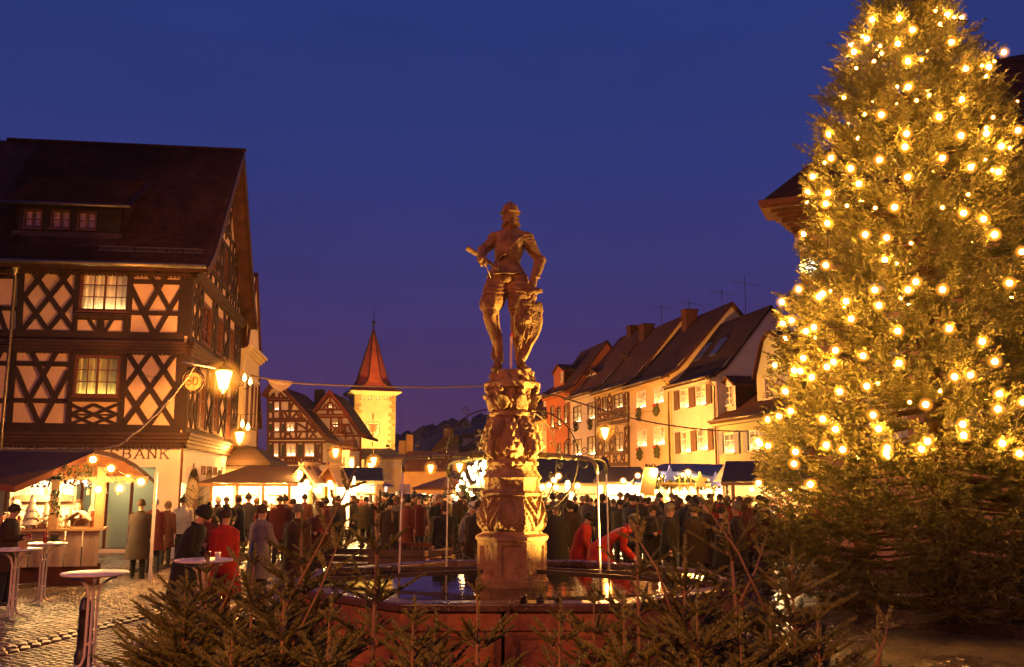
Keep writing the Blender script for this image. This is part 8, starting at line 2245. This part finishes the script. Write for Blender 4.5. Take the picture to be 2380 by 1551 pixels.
for x, y, dd, pw in ((140, 410, .9, 230), (250, 420, 1.3, 200), (440, 400, 1.0, 120), (640, 400, 1.0, 130)): point_lamp('stall_light', P(*z3(x, y), 19.6 + dd), pw * 1.2, (1, .56, .18), .1, st1)
bulbs('stall_lights', 'glaring bulbs under the dark tent roof of the left stall', [P(*z3(x, y), 19.0 + d) for x, y, d in ((605, 200, .0), (722, 258, .1), (918, 345, .4), (838, 322, .9), (640, 395, .5), (780, 388, .8), (435, 405, .8))], .062, 60, 60)
kinds = ('cone_tree', 'nutcracker', 'wooden_pyramid', 'gift_basket', 'nutcracker', 'candle_arch')
for k in range(20):
    x = a + .3 + (b - a - .4) * k / 20; ware(kinds[k % 6], f1.pt(x, zc_ + .001, random.uniform(-.5, -.08)), f'{KW[kinds[k % 6]]}, {ORD[k]} from the left on the counter of the tented stall', 'wares on the left stall', random.uniform(.7, 1.05))
for k in range(7): ware(('glass_jar', 'cone_tree')[k % 2], f1.pt(a + .3 + k * .33, zc_ + .66, -2.2), f'{KW[("glass_jar", "cone_tree")[k % 2]]}, {ORD[k]} from the left on the red shelf of the tented stall', 'wares on the red shelf', .8)
for k, (x, y) in enumerate(((185, 650), (150, 650), (265, 650))): 
    p = f1.sz(z3(x, y)); o = ware('cone_tree', f1.pt(p[0], zc_ + .001, -.12 - .1 * k), ('tall', 'middle', 'slender')[k] + ' white cone tree on the left stall counter', None, (1.6, 1.05, 1.2)[k])
o = root('nativity_hut', f1.pt(b - .45, zc_, -.2), 'little wooden nativity hut with pale roof at the right end of the left stall counter', 'model hut')
pc = f1.pt(b - .45, zc_ + .001, -.2); mb = MB(); mb.prism([pc + Vector((-.32, -.16, .17)), pc + Vector((0, -.16, .36)), pc + Vector((0, -.16, .33)), pc + Vector((-.30, -.16, .14))], Vector((0, .3, 0))); mb.prism([pc + Vector((.30, -.16, .17)), pc + Vector((0, -.16, .36)), pc + Vector((0, -.16, .33)), pc + Vector((.28, -.16, .14))], Vector((0, .3, 0))); mb.build('hut_roof', M['stall_back'], o)
mb = MB(); mb.box(pc + Vector((0, .12, .1)), (.5, .02, .2)); mb.box(pc + Vector((0, 0, .008)), (.55, .3, .015))
for sx_ in (-.24, .24): mb.box(pc + Vector((sx_, -.12, .09)), (.025, .025, .16))
mb.build('hut_walls', M['pale_wood'], o)

# S2: long stall right of the bank
o2 = P(*zq(405, 707), 31.6); f2s = Fac((o2.x, o2.y), 0.0)
zc2_ = 1.12; s1_ = f2s.sz(zq(1185, 700))[0]; zev = f2s.sz(zq(800, 402))[1]; zrd = P(*zq(900, 235), 33.0).z
stall('long_market_stall', 'long glaring market stall with a dark brown roof beside the bank', f2s, 0, s1_, zc2_, zev + .02, zrd, 2.6, M['awning_grey'], (1.1, 0), 1300, 4, M['awning'], 'the long stall', 16, nb=6, bulbst=70)
for k, (ax_, ay_, bx, by_, cx_, cy_) in enumerate(((1210, 402, 1332, 252, 1440, 412), (1462, 412, 1600, 255, 1675, 388))):
    Yk = 32.5 + k * 1.5; A, B, C_ = P(*zq(ax_, ay_), Yk), P(*zq(bx, by_), Yk), P(*zq(cx_, cy_), Yk)
    t = root('gabled_market_hut', (B.x, Yk + 1, 0), ('wooden gabled hut right of the long stall with a lit star', 'second gabled wooden hut farther right of the long stall')[k], 'market stall')
    C_.z = A.z; mb = MB(); mb.prism([A, B, C_], Vector((0, .06, 0))); mb.build('gable_board', mat('orange_board', (.50, .20, .07)), t)
    for p0, p1 in ((A, B), (B, C_)): mb = MB(); d_ = (p1 - p0).normalized() * .15; mb.prism([p0 - d_ + Vector((0, -.4, .0)), p1 + d_ + Vector((0, -.4, 0)), p1 + d_ + Vector((0, -.4, .09)), p0 - d_ + Vector((0, -.4, .09))], Vector((0, 2.8, 0))); mb.build('roof_panel', M['pale_wood'], t)
    for x in (A.x + .1, C_.x - .1): mb = MB(); mb.box((x, Yk, A.z / 2), (.12, .12, A.z)); mb.build('post', M['pale_wood'], t)
    mb = MB(); mb.box(((A.x + C_.x) / 2, Yk, .55), (C_.x - A.x, .1, 1.1)); mb.build('counter', M['awning'] if k == 0 else M['stall_cloth'], t)
    mb = MB(); mb.box(((A.x + C_.x) / 2, Yk + 2, A.z / 2 + .2), (C_.x - A.x + .2, .05, A.z - .4)); mb.build('back_wall', M['stall_back'] if k else mat('yellow_back', (.75, .60, .15), .8), t)
    point_lamp('hut_light', (B.x, Yk + .9, A.z - .2), 900, (1, .68, .3), .1, t)
bulbs('stall_lights', 'cluster of glaring bulbs on the two gabled huts', [P(*zq(x, y), 32.0) for x, y in ((1296, 306), (1365, 395), (1385, 450), (1490, 470), (1595, 405), (1145, 408), (1215, 480))], .075, 60, 120)
# lit cone lanterns
for k, (x, y0, y1, Y) in enumerate(((835, 1340, 1440, 38), (905, 1335, 1500, 37))):
    A, B = P(*z4(x, y0), Y), P(*z4(x, y1), Y); t = root('cone_lantern', (B.x, Y, 0), ('shorter', 'taller slimmer')[k] + ' glowing white cone lantern over the stalls left of the gate', 'lantern')
    w_ = (A.z - B.z); mb = MB(); mb.lathe([(w_ * (.24 if k == 0 else .12), 0), (.03, w_)], 12, (B.x, Y, B.z)); mb.build('cone', emis('cone_glow', (1, .82, .5), 6), t, True)
    mb = MB(); mb.tube([(B.x, Y, 0), (B.x, Y, B.z)], .04, 6); mb.build('pole', M['iron'], t)
pts = [P(*z4(x, y), 38) for x, y in ((770, 1420), (800, 1440), (860, 1420), (930, 1425), (965, 1420), (880, 1450), (790, 1460), (940, 1440))]
bulbs('stall_lights', 'cluster of white bulbs around the cone lanterns', pts, .09, 40, 150)
o5 = P(*z4(760, 1480), 39); f5 = Fac((o5.x, 39), 0.0)
stall('small_market_stall', 'small stall with dark blue roof under the cone lanterns', f5, 0, 1.7, 1.1, 2.25, 2.8, 2.2, M['tarp_dark'], (.3, .3), 260, 2, M['stall_cloth'], 'the cone lantern stall', 3, nb=0)

# S3: blue roofed stall
Y3 = 33.0; o3 = P(*zr(1030, 600), Y3); f3 = Fac((o3.x, o3.y), math.radians(-4))
s_r = f3.sz(zr(1720, 600))[0]
zev3 = f3.sz(zr(1400, 400))[1] + .02; 
t3 = stall('blue_roofed_stall', 'market stall with a blue tarpaulin roof and fir garlands before the shuttered house', f3, 0, s_r, 1.12, 2.15, 2.5, 2.4, M['tarp_blue'], (.6, .2), 700, 4, M['oak_red'], 'the blue roofed stall', 12, nb=0)
def q3(x, y, dy=0): return P(*zr(x, y), Y3 + dy)
mb = MB(); up_ = [(1130, 205), (1190, 185), (1450, 186), (1700, 192), (1900, 205), (2120, 225)]; lo_ = [(1100, 240), (1230, 262), (1430, 268), (1640, 300), (1850, 332), (2120, 348)]
for i in range(5):
    mb.add([q3(*up_[i], 1.2), q3(*up_[i+1], 1.2), q3(*lo_[i+1], -.7), q3(*lo_[i], -.7)], [(0, 1, 2, 3)]); mb.add([q3(*lo_[i], -.7), q3(*lo_[i+1], -.7), q3(*lo_[i+1], -.7) - Vector((0, 0, .1)), q3(*lo_[i], -.7) - Vector((0, 0, .1))], [(0, 1, 2, 3)])
mb.build('tarpaulin', M['tarp_blue'], t3, 60)
mb = MB()
for k in range(600):
    x = random.uniform(1040, 1720); y = random.uniform(275 + abs(x - 1350) * .09, 395); p = q3(x, y, -.3 + random.uniform(-.1, .1)); mb.tube([p, p + Vector((random.uniform(-.13, .13), random.uniform(-.08, .03), random.uniform(-.16, .03)))], [.006, .03], 4)
o = mb.build('garland_greens', M['needle'], t3); o['kind'] = 'stuff'
bulbs('fairy_lights', 'small warm fairy lights in the garland of the blue roofed stall', [q3(1060 + k * 29, 285 + abs(1350 - 1060 - k*29) * .10 + random.uniform(-8, 25), -.45) for k in range(22)], .028, 14)
bulbs('stall_lights', 'four glaring bulbs along the front of the blue roofed stall', [q3(1110, 262, -.9), q3(1402, 262, -.9), q3(1732, 320, -.9), q3(2018, 352, -.9)], .075, 75, 260)
bulbs('stall_lights', 'glaring bulbs left of the blue roofed stall', [q3(963, 290, -.5), q3(835, 335, -.4), q3(890, 375, 0)], .07, 65, 200)
# candle comb ornament over the blue stall
p = q3(1325, 360, -.5); t = root('candle_rack', p, 'golden rack of seven candles over the blue roofed stall', 'ornament')
mb = MB(); mb.bar(p + Vector((-.65, 0, -.0)), p + Vector((.65, 0, 0)), .05, .05); mb.bar(p + Vector((0, 0, -.3)), p, .05, .05)
for k in range(7): mb.bar(p + Vector((-.6 + k * .2, 0, 0)), p + Vector((-.6 + k * .2, 0, .22 + .04 * (k % 2))), .035, .035)
mb.build('rack', M['gilt'], t)
mb = MB()
for k in range(7): mb.ball(p + Vector((-.6 + k * .2, 0, .27 + .04 * (k % 2))), .035, 6, 5)
mb.build('flames', emis('small_flame', (1, .6, .2), 14), t)
for k, (x, y, c_, lb) in enumerate(((1243, 283, (.10, .15, .7), 'blue and white paper star at the peak of the blue stall'), (1645, 330, (.12, .15, .65), 'blue paper star at the right of the blue stall'), (1792, 355, (.6, .08, .05), 'red and white paper star right of the blue one'), (1050, 345, (.75, .55, .25), 'pale wooden number board at the left of the blue stall'), (1510, 335, (.8, .5, .2), 'gold paper star in the garland of the blue stall'))):
    p = q3(x, y, -1.0); mb = MB()
    if k == 3: mb.prism([p + Vector(q_) for q_ in ((-.3, 0, -.4), (.2, 0, -.5), (.35, 0, .45), (-.1, 0, .5))], Vector((0, .05, 0)))
    else: mb.prism([p + Vector(((.32 if i % 2 == 0 else .14) * math.cos(i * .628 + .3), 0, (.32 if i % 2 == 0 else .14) * math.sin(i * .628 + .3))) for i in range(10)], Vector((0, .08, 0)))
    o = mb.build('number_board' if k == 3 else 'paper_star', mat('star_%d' % k, c_, .5, .1, 3)); tag(o, lb, 'ornament')
# S4: dark canopy with glaring stall
Y4 = 36.0; o4 = P(*zr(250, 600), Y4); f4 = Fac((o4.x, o4.y), 0.0); s_r = f4.sz(zr(700, 600))[0]
stall('canopied_market_stall', 'stall under a wide dark canopy right of the fountain column', f4, -2.0, s_r, 1.1, 2.15, 3.15, 3.2, M['tarp_dark'], (.2, .2), 330, 4, M['oak_red'], 'the dark canopy stall', 14, nb=0)
o4b = P(*zr(680, 600), 34.5); f4b = Fac((o4b.x, 34.5), 0.0); s_b = f4b.sz(zr(1000, 600))[0]
stall('glaring_market_stall', 'glaring white lit stall with a pale tarpaulin left of the blue roof', f4b, 0, s_b, 1.1, 2.2, 2.75, 2.4, M['awning_grey'], (.5, .2), 2200, 2, M['oak_red'], 'the pale tarpaulin stall', 6, nb=2, bulbst=70)
bulbs('stall_lights', 'bulbs hanging under the dark canopy beside the column', [P(*zr(x, y), 34) for x, y in ((128, 390), (185, 375), (250, 395), (230, 330), (268, 295), (437, 378))], .085, 55, 170)
for k, (x, y) in enumerate(((385, 480), (350, 380), (640, 420))): 
    p = P(*zr(x, y), 35.3); t = root('hanging_lantern', p, ('low', 'upper left', 'right')[k] + ' paper lantern glowing inside the dark canopy stall', 'lantern'); mb = MB(); mb.lathe([(.06, -.2), (.10, -.1), (.10, .1), (.06, .2)], 10, p); mb.build('shade', emis('paper_lantern', (1, .6, .22), 7), t, True)
# S6: stall right under the fir
o6 = P(*zr(1800, 600), 27.5); f6 = Fac((o6.x, 27.5), math.radians(-8))
stall('fir_side_stall', 'bright stall with goods half hidden behind the lower fir boughs', f6, 0, 7.5, 1.1, 2.2, 2.8, 2.4, M['tarp_dark'], (.3, .3), 360, 5, M['oak_red'], 'the stall behind the fir', 16, nb=7, bulbst=40)

# centre: lit star tree, cone, parasols, sign, heaters, cars
p = P(1113, 1094, 31); t = root('lit_star_bush', (p.x, p.y, 0), 'dense ball of white bulbs on a pole left of the fountain column', 'light ball')
mb = MB(); mb.ball((0, 0, 0), .055, 7, 5); me = mb.mesh('bulb', emis('white_bulb', (1, .60, .20), 30), smooth=True)
for k in range(46):
    v_ = Vector((random.gauss(0, 1), random.gauss(0, 1), random.gauss(0, 1))).normalized() * random.uniform(.2, .42); o = link('bulb', me, t); o.location = p + Vector((v_.x * .9, v_.y, v_.z * 1.1)) - ORIG[t.name]
mb = MB(); mb.tube([(p.x, p.y, 0), p], .04, 6); mb.build('pole', M['iron'], t); point_lamp('ball_light', p - Vector((0, .7, 0)), 500, WARM, .2, t)
p = P(1077, 1130, 30); t = root('lit_cone', (p.x, p.y, 0), 'glowing white cone of lights low beside the column', 'light cone'); mb = MB()
for k in range(60):
    h = random.uniform(0, 1); a = random.uniform(0, 6.28); o = link('bulb', me, t); o.location = Vector((p.x + .38*(1-h)*math.cos(a), p.y + .38*(1-h)*math.sin(a), p.z - .45 + h*.85)) - ORIG[t.name]; o.scale = (.7, .7, .7)
mb.lathe([(.06, 0), (.05, p.z - .4)], 8, (p.x, p.y, 0)); mb.lathe([(.34, p.z - .45), (.02, p.z + .4)], 10, (p.x, p.y, 0)); mb.build('frame', M['needle'], t)
def parasol(u, v, Y, r, h, m, label):
    p = P(u, v, Y); t = root('market_parasol', (p.x, p.y, 0), label, 'parasol'); n = 8
    for k in range(n):
        a0, a1 = 2*math.pi*k/n, 2*math.pi*(k+1)/n; mb = MB(); A, B = Vector((p.x + r*math.cos(a0), Y + r*math.sin(a0), p.z - h)), Vector((p.x + r*math.cos(a1), Y + r*math.sin(a1), p.z - h))
        mb.add([p, A, B, A - Vector((0, 0, .12)), B - Vector((0, 0, .12))], [(0, 1, 2), (1, 3, 4, 2)]); mb.build('canopy_panel', m, t)
    mb = MB(); mb.tube([(p.x, Y, 0), (p.x, Y, p.z)], .03, 8); mb.build('pole', M['pale_wood'], t)
parasol(1150, 1108, 30, .95, .35, M['tarp_dark'], 'grey parasol just left of the fountain column')
parasol(1035, 1108, 48, 1.7, .55, mat('orange_parasol', (.45, .22, .06), .7, .15, 2), 'orange lit market parasol in the middle distance')
p = P(941, 1136, 52); t = root('notice_board', (p.x, 52, 0), 'pale notice board behind the left bent pipe', 'sign'); mb = MB(); mb.box(p, (.62, .05, .48)); mb.build('board', M['table'], t); mb = MB(); mb.tube([(p.x, 52, 0), (p.x, 52, p.z)], .03, 6); mb.build('post', M['iron'], t)
for k, u in enumerate((877, 893)):
    Yh = 41 + k; x = XU(u, Yh); t = root('patio_heater', (x, Yh, 0), ('nearer', 'farther')[k] + ' patio heater with a bluish hood in the square', 'heater')
    mb = MB(); mb.lathe([(.22, 0), (.22, .75), (.05, .8)], 12, (x, Yh, 0)); mb.build('gas_base', M['table_leg'], t, 40); mb = MB(); mb.tube([(x, Yh, .8), (x, Yh, 1.75)], .035, 8); mb.build('pole', M['table_leg'], t)
    mb = MB(); mb.lathe([(.08, 1.72), (.12, 1.98)], 12, (x, Yh, 0)); mb.build('burner', emis('heater_glow', (1, .5, .35), 3), t, True)
    mb = MB(); mb.lathe([(.45, 2.0), (.40, 2.04), (.05, 2.12)], 16, (x, Yh, 0)); mb.build('hood', mat('blue_hood', (.08, .10, .45), .3, .1, 3), t, 40)
def car(u, Y, label, rear, body_m, rz):
    x = XU(u, Y, .8); R = Matrix.Rotation(rz, 3, 'Z'); o = Vector((x, Y, 0)); t = root('parked_car', o, label, 'car')
    Wp = lambda a, b, c: o + R @ Vector((a, b, c))
    prof = [(-2.1, .35), (-2.15, .75), (-2.0, .95), (-1.5, 1.0), (-1.0, 1.42), (.6, 1.45), (1.35, .98), (2.05, .85), (2.1, .4)]
    mb = MB(); W2_ = .82
    mb.prism([Wp(-W2_, a, b) for a, b in prof], (R @ Vector((2 * W2_, 0, 0)))); o_ = mb.build('body', body_m, t); bv = o_.modifiers.new('b', 'BEVEL'); bv.width = .07; bv.segments = 3; o_.data.shade_smooth()
    for (a, b, nm) in (((-1.52, 1.03), (-1.04, 1.38), 'rear_window'), ((.66, 1.42), (1.30, 1.02), 'windscreen')):
        mb = MB(); off = -.02 if a[0] < 0 else .02; mb.quad(Wp(-.68, a[0] + off, a[1] + .01), Wp(.68, a[0] + off, a[1] + .01), Wp(.62, b[0] + off, b[1] + .01), Wp(-.62, b[0] + off, b[1] + .01)); mb.build(nm, mat('car_glass', (.02, .02, .025), .08, .1, 1), t)
    for sx_ in (-1, 1):
        mb = MB(); mb.prism([Wp(sx_*(W2_ + .004), a, b) for a, b in ((-1.3, 1.02), (-.95, 1.34), (.5, 1.37), (1.1, 1.02))], R @ Vector((sx_*.01, 0, 0))); mb.build('side_window', mat('car_glass', (.02, .02, .025)), t)
        for yy in (-1.3, 1.3):
            mb = MB(); c_ = Wp(sx_*.72, yy, .31); ax_ = R @ Vector((sx_, 0, 0)); mb.tube([c_ - ax_*.1, c_ + ax_*.12], .31, 18); w_ = mb.build('wheel', M['bollard'], t, 40); mb = MB(); mb.tube([c_ + ax_*.121, c_ + ax_*.13], .19, 14); mb.build('rim', M['zinc'], w_)
        mb = MB(); p_ = Wp(sx_*.62, -2.16, .82); mb.box(p_, (.28, .05, .14), R); mb.build('tail_light', emis('tail_red', (1, .03, .01), 5) if rear else mat('red_lens', (.4, .01, .01), .2), t)
car(924, 70, 'parked car with glowing red tail lights before the gate', True, mat('dark_red_car', (.12, .02, .015), .25, .1, 2, coat=.5), 0.15)
car(962, 66, 'second parked car with red tail lights right of the first', True, mat('grey_car', (.10, .09, .09), .25, .1, 2, coat=.5), -.1)
car(1006, 58, 'dark parked car with rounded roof left of the column', False, mat('black_car', (.02, .018, .018), .2, .1, 2, coat=.5), 1.2)
# decorated dark tree at the gate
small_fir('lit_market_fir', 'dark fir with scattered lights beside the gate arch', (XU(858, 62), 62, 0), 3.8, 1.5, 77, (0, 0), .8, tm_mid, .4, .5, 6, None, None, M['needle'], dens=.5, step=.2)
bulbs('fairy_lights', 'scattered lights on the dark fir beside the gate arch', [Vector((XU(858, 61.5), 61.0, 0)) + Vector((random.uniform(-.8, .8), random.uniform(-.3, .3), random.uniform(1.2, 3.2))) for _ in range(16)], .06, 14)

# ------------------------------------------------------------------ cables over the street
a = P(582, 872, 38.0); b = P(1190, 903, 42.0); c_ = P(1480, 975, 45); d_ = P(1735, 1003, 47.5)
t = root('overhead_cable', a, 'sagging light cable strung across the street from the yellow house to the shuttered house', 'cable')
pts = []
for (p0, p1, sag) in ((a, P(700, 892, 39), .05), (P(700, 892, 39), P(900, 899, 40.3), .02), (P(900, 899, 40.3), P(1125, 897, 41.6), .05), (P(1125, 897, 41.6), P(1300, 921, 43), .03), (P(1300, 921, 43), c_, .05), (c_, d_, .15)):
    for i in range(6): tt = i / 6; pts.append(p0.lerp(p1, tt) - Vector((0, 0, sag * 4 * tt * (1 - tt))))
pts.append(d_)
mb = MB(); mb.tube(pts, .035, 6); mb.build('cable', mat('cable_cover', (.28, .20, .14), .8, .2, 8), t, True)
mb = MB()
for i in range(2, len(pts), 1): mb.tube([pts[i] - Vector((.01, 0, .06)), pts[i] + Vector((.01, 0, .06))], .02, 5)
mb.build('ties', M['bollard'], t)
p0 = P(*z4(225, 570), 38.3); p1 = P(*z4(430, 590), 38.8); mb = MB(); n = 12
for i in range(n + 1): tt = i / n; q_ = p0.lerp(p1, tt); mb.v += [tuple(q_), tuple(q_ - Vector((0, 0, .42 * math.sin(tt * math.pi) ** .8 + .03))), tuple(q_ + Vector((0, .05, -.2 * math.sin(tt * math.pi))))]
for i in range(n): mb.f += [(i*3, i*3+3, i*3+5, i*3+2), (i*3+2, i*3+5, i*3+4, i*3+1)]
o = mb.build('torn_cloth', mat('pale_torn_cloth', (.6, .45, .32), .9, .15, 5), t)
a = P(*z2(1495, 850), 27.2); b = P(*z3(775, 105), 21.0); t = root('slanting_cable', a, 'thick taped cable slanting from the bank corner bracket down to the left stall', 'cable')
pts = [a.lerp(b, i / 14) - Vector((0, 0, .9 * (i/14) * (1 - i/14))) + Vector((0, 0, .02 * math.sin(i * 2.2))) for i in range(15)] + [P(*z3(625, 140), 20.6)]
mb = MB(); mb.tube(pts, .026, 7); mb.build('cable', mat('cable_cover', (.28, .20, .14)), t, True)
mb = MB()
for i in range(1, 15): mb.tube([pts[i] - Vector((.015, 0, .012)), pts[i] + Vector((.015, 0, .012))], .034, 6)
mb.build('tape_bands', M['pale_wood'], t)
a = P(*z2(1390, 838), 27.0); b = P(*z2(1640, 885), 26.8); t = root('bracket_bar', a, 'pale bar with tape running from the bank corner to the lantern', 'bar')
mb = MB(); mb.tube([a, a.lerp(b, .5), b], .03, 7); mb.build('bar', M['table_leg'], t, True)
# folded sign boards by the bank corner
for k, x in enumerate((1108, 1140)):
    A = P(*z3(x + 5, 545), 27.2); B = P(*z3(x - 20, 790), 27.2); B.z = 0; t = root('folded_board', B, ('red and white', 'plain white')[k] + ' folded board leaning at the bank corner', 'board')
    mb = MB(); mb.prism([B, B + Vector((.16, 0, 0)), A + Vector((.16, .1, 0)), A + Vector((0, .1, 0))], Vector((.01, .05, 0))); mb.build('panel', M['table'], t)
    mb = MB(); mb.prism([B + Vector((.05, -.012, .2)), B + Vector((.10, -.012, .2)), A + Vector((.10, .088, -.1)), A + Vector((.05, .088, -.1))], Vector((0, .01, 0))); mb.build('stripe', mat('stripe_red', (.4, .04, .02), .6) if k == 0 else M['table_leg'], t)
# ================================================================== damp evening air round the whole place
hz = MB(); hz.box((-200, 485, 48), (1040, 1120, 98)); ho = hz.build('haze', M['hill']); tag(ho, 'thin damp evening haze over the square', kind='stuff')
m, nt, o = newmat('evening_haze'); v = nt.nodes.new('ShaderNodeVolumePrincipled'); v.inputs['Color'].default_value = (.92, .92, .95, 1); v.inputs['Density'].default_value = .00012; v.inputs['Anisotropy'].default_value = .72
nt.links.new(v.outputs[0], o.inputs['Volume']); ho.data.materials.clear(); ho.data.materials.append(m)
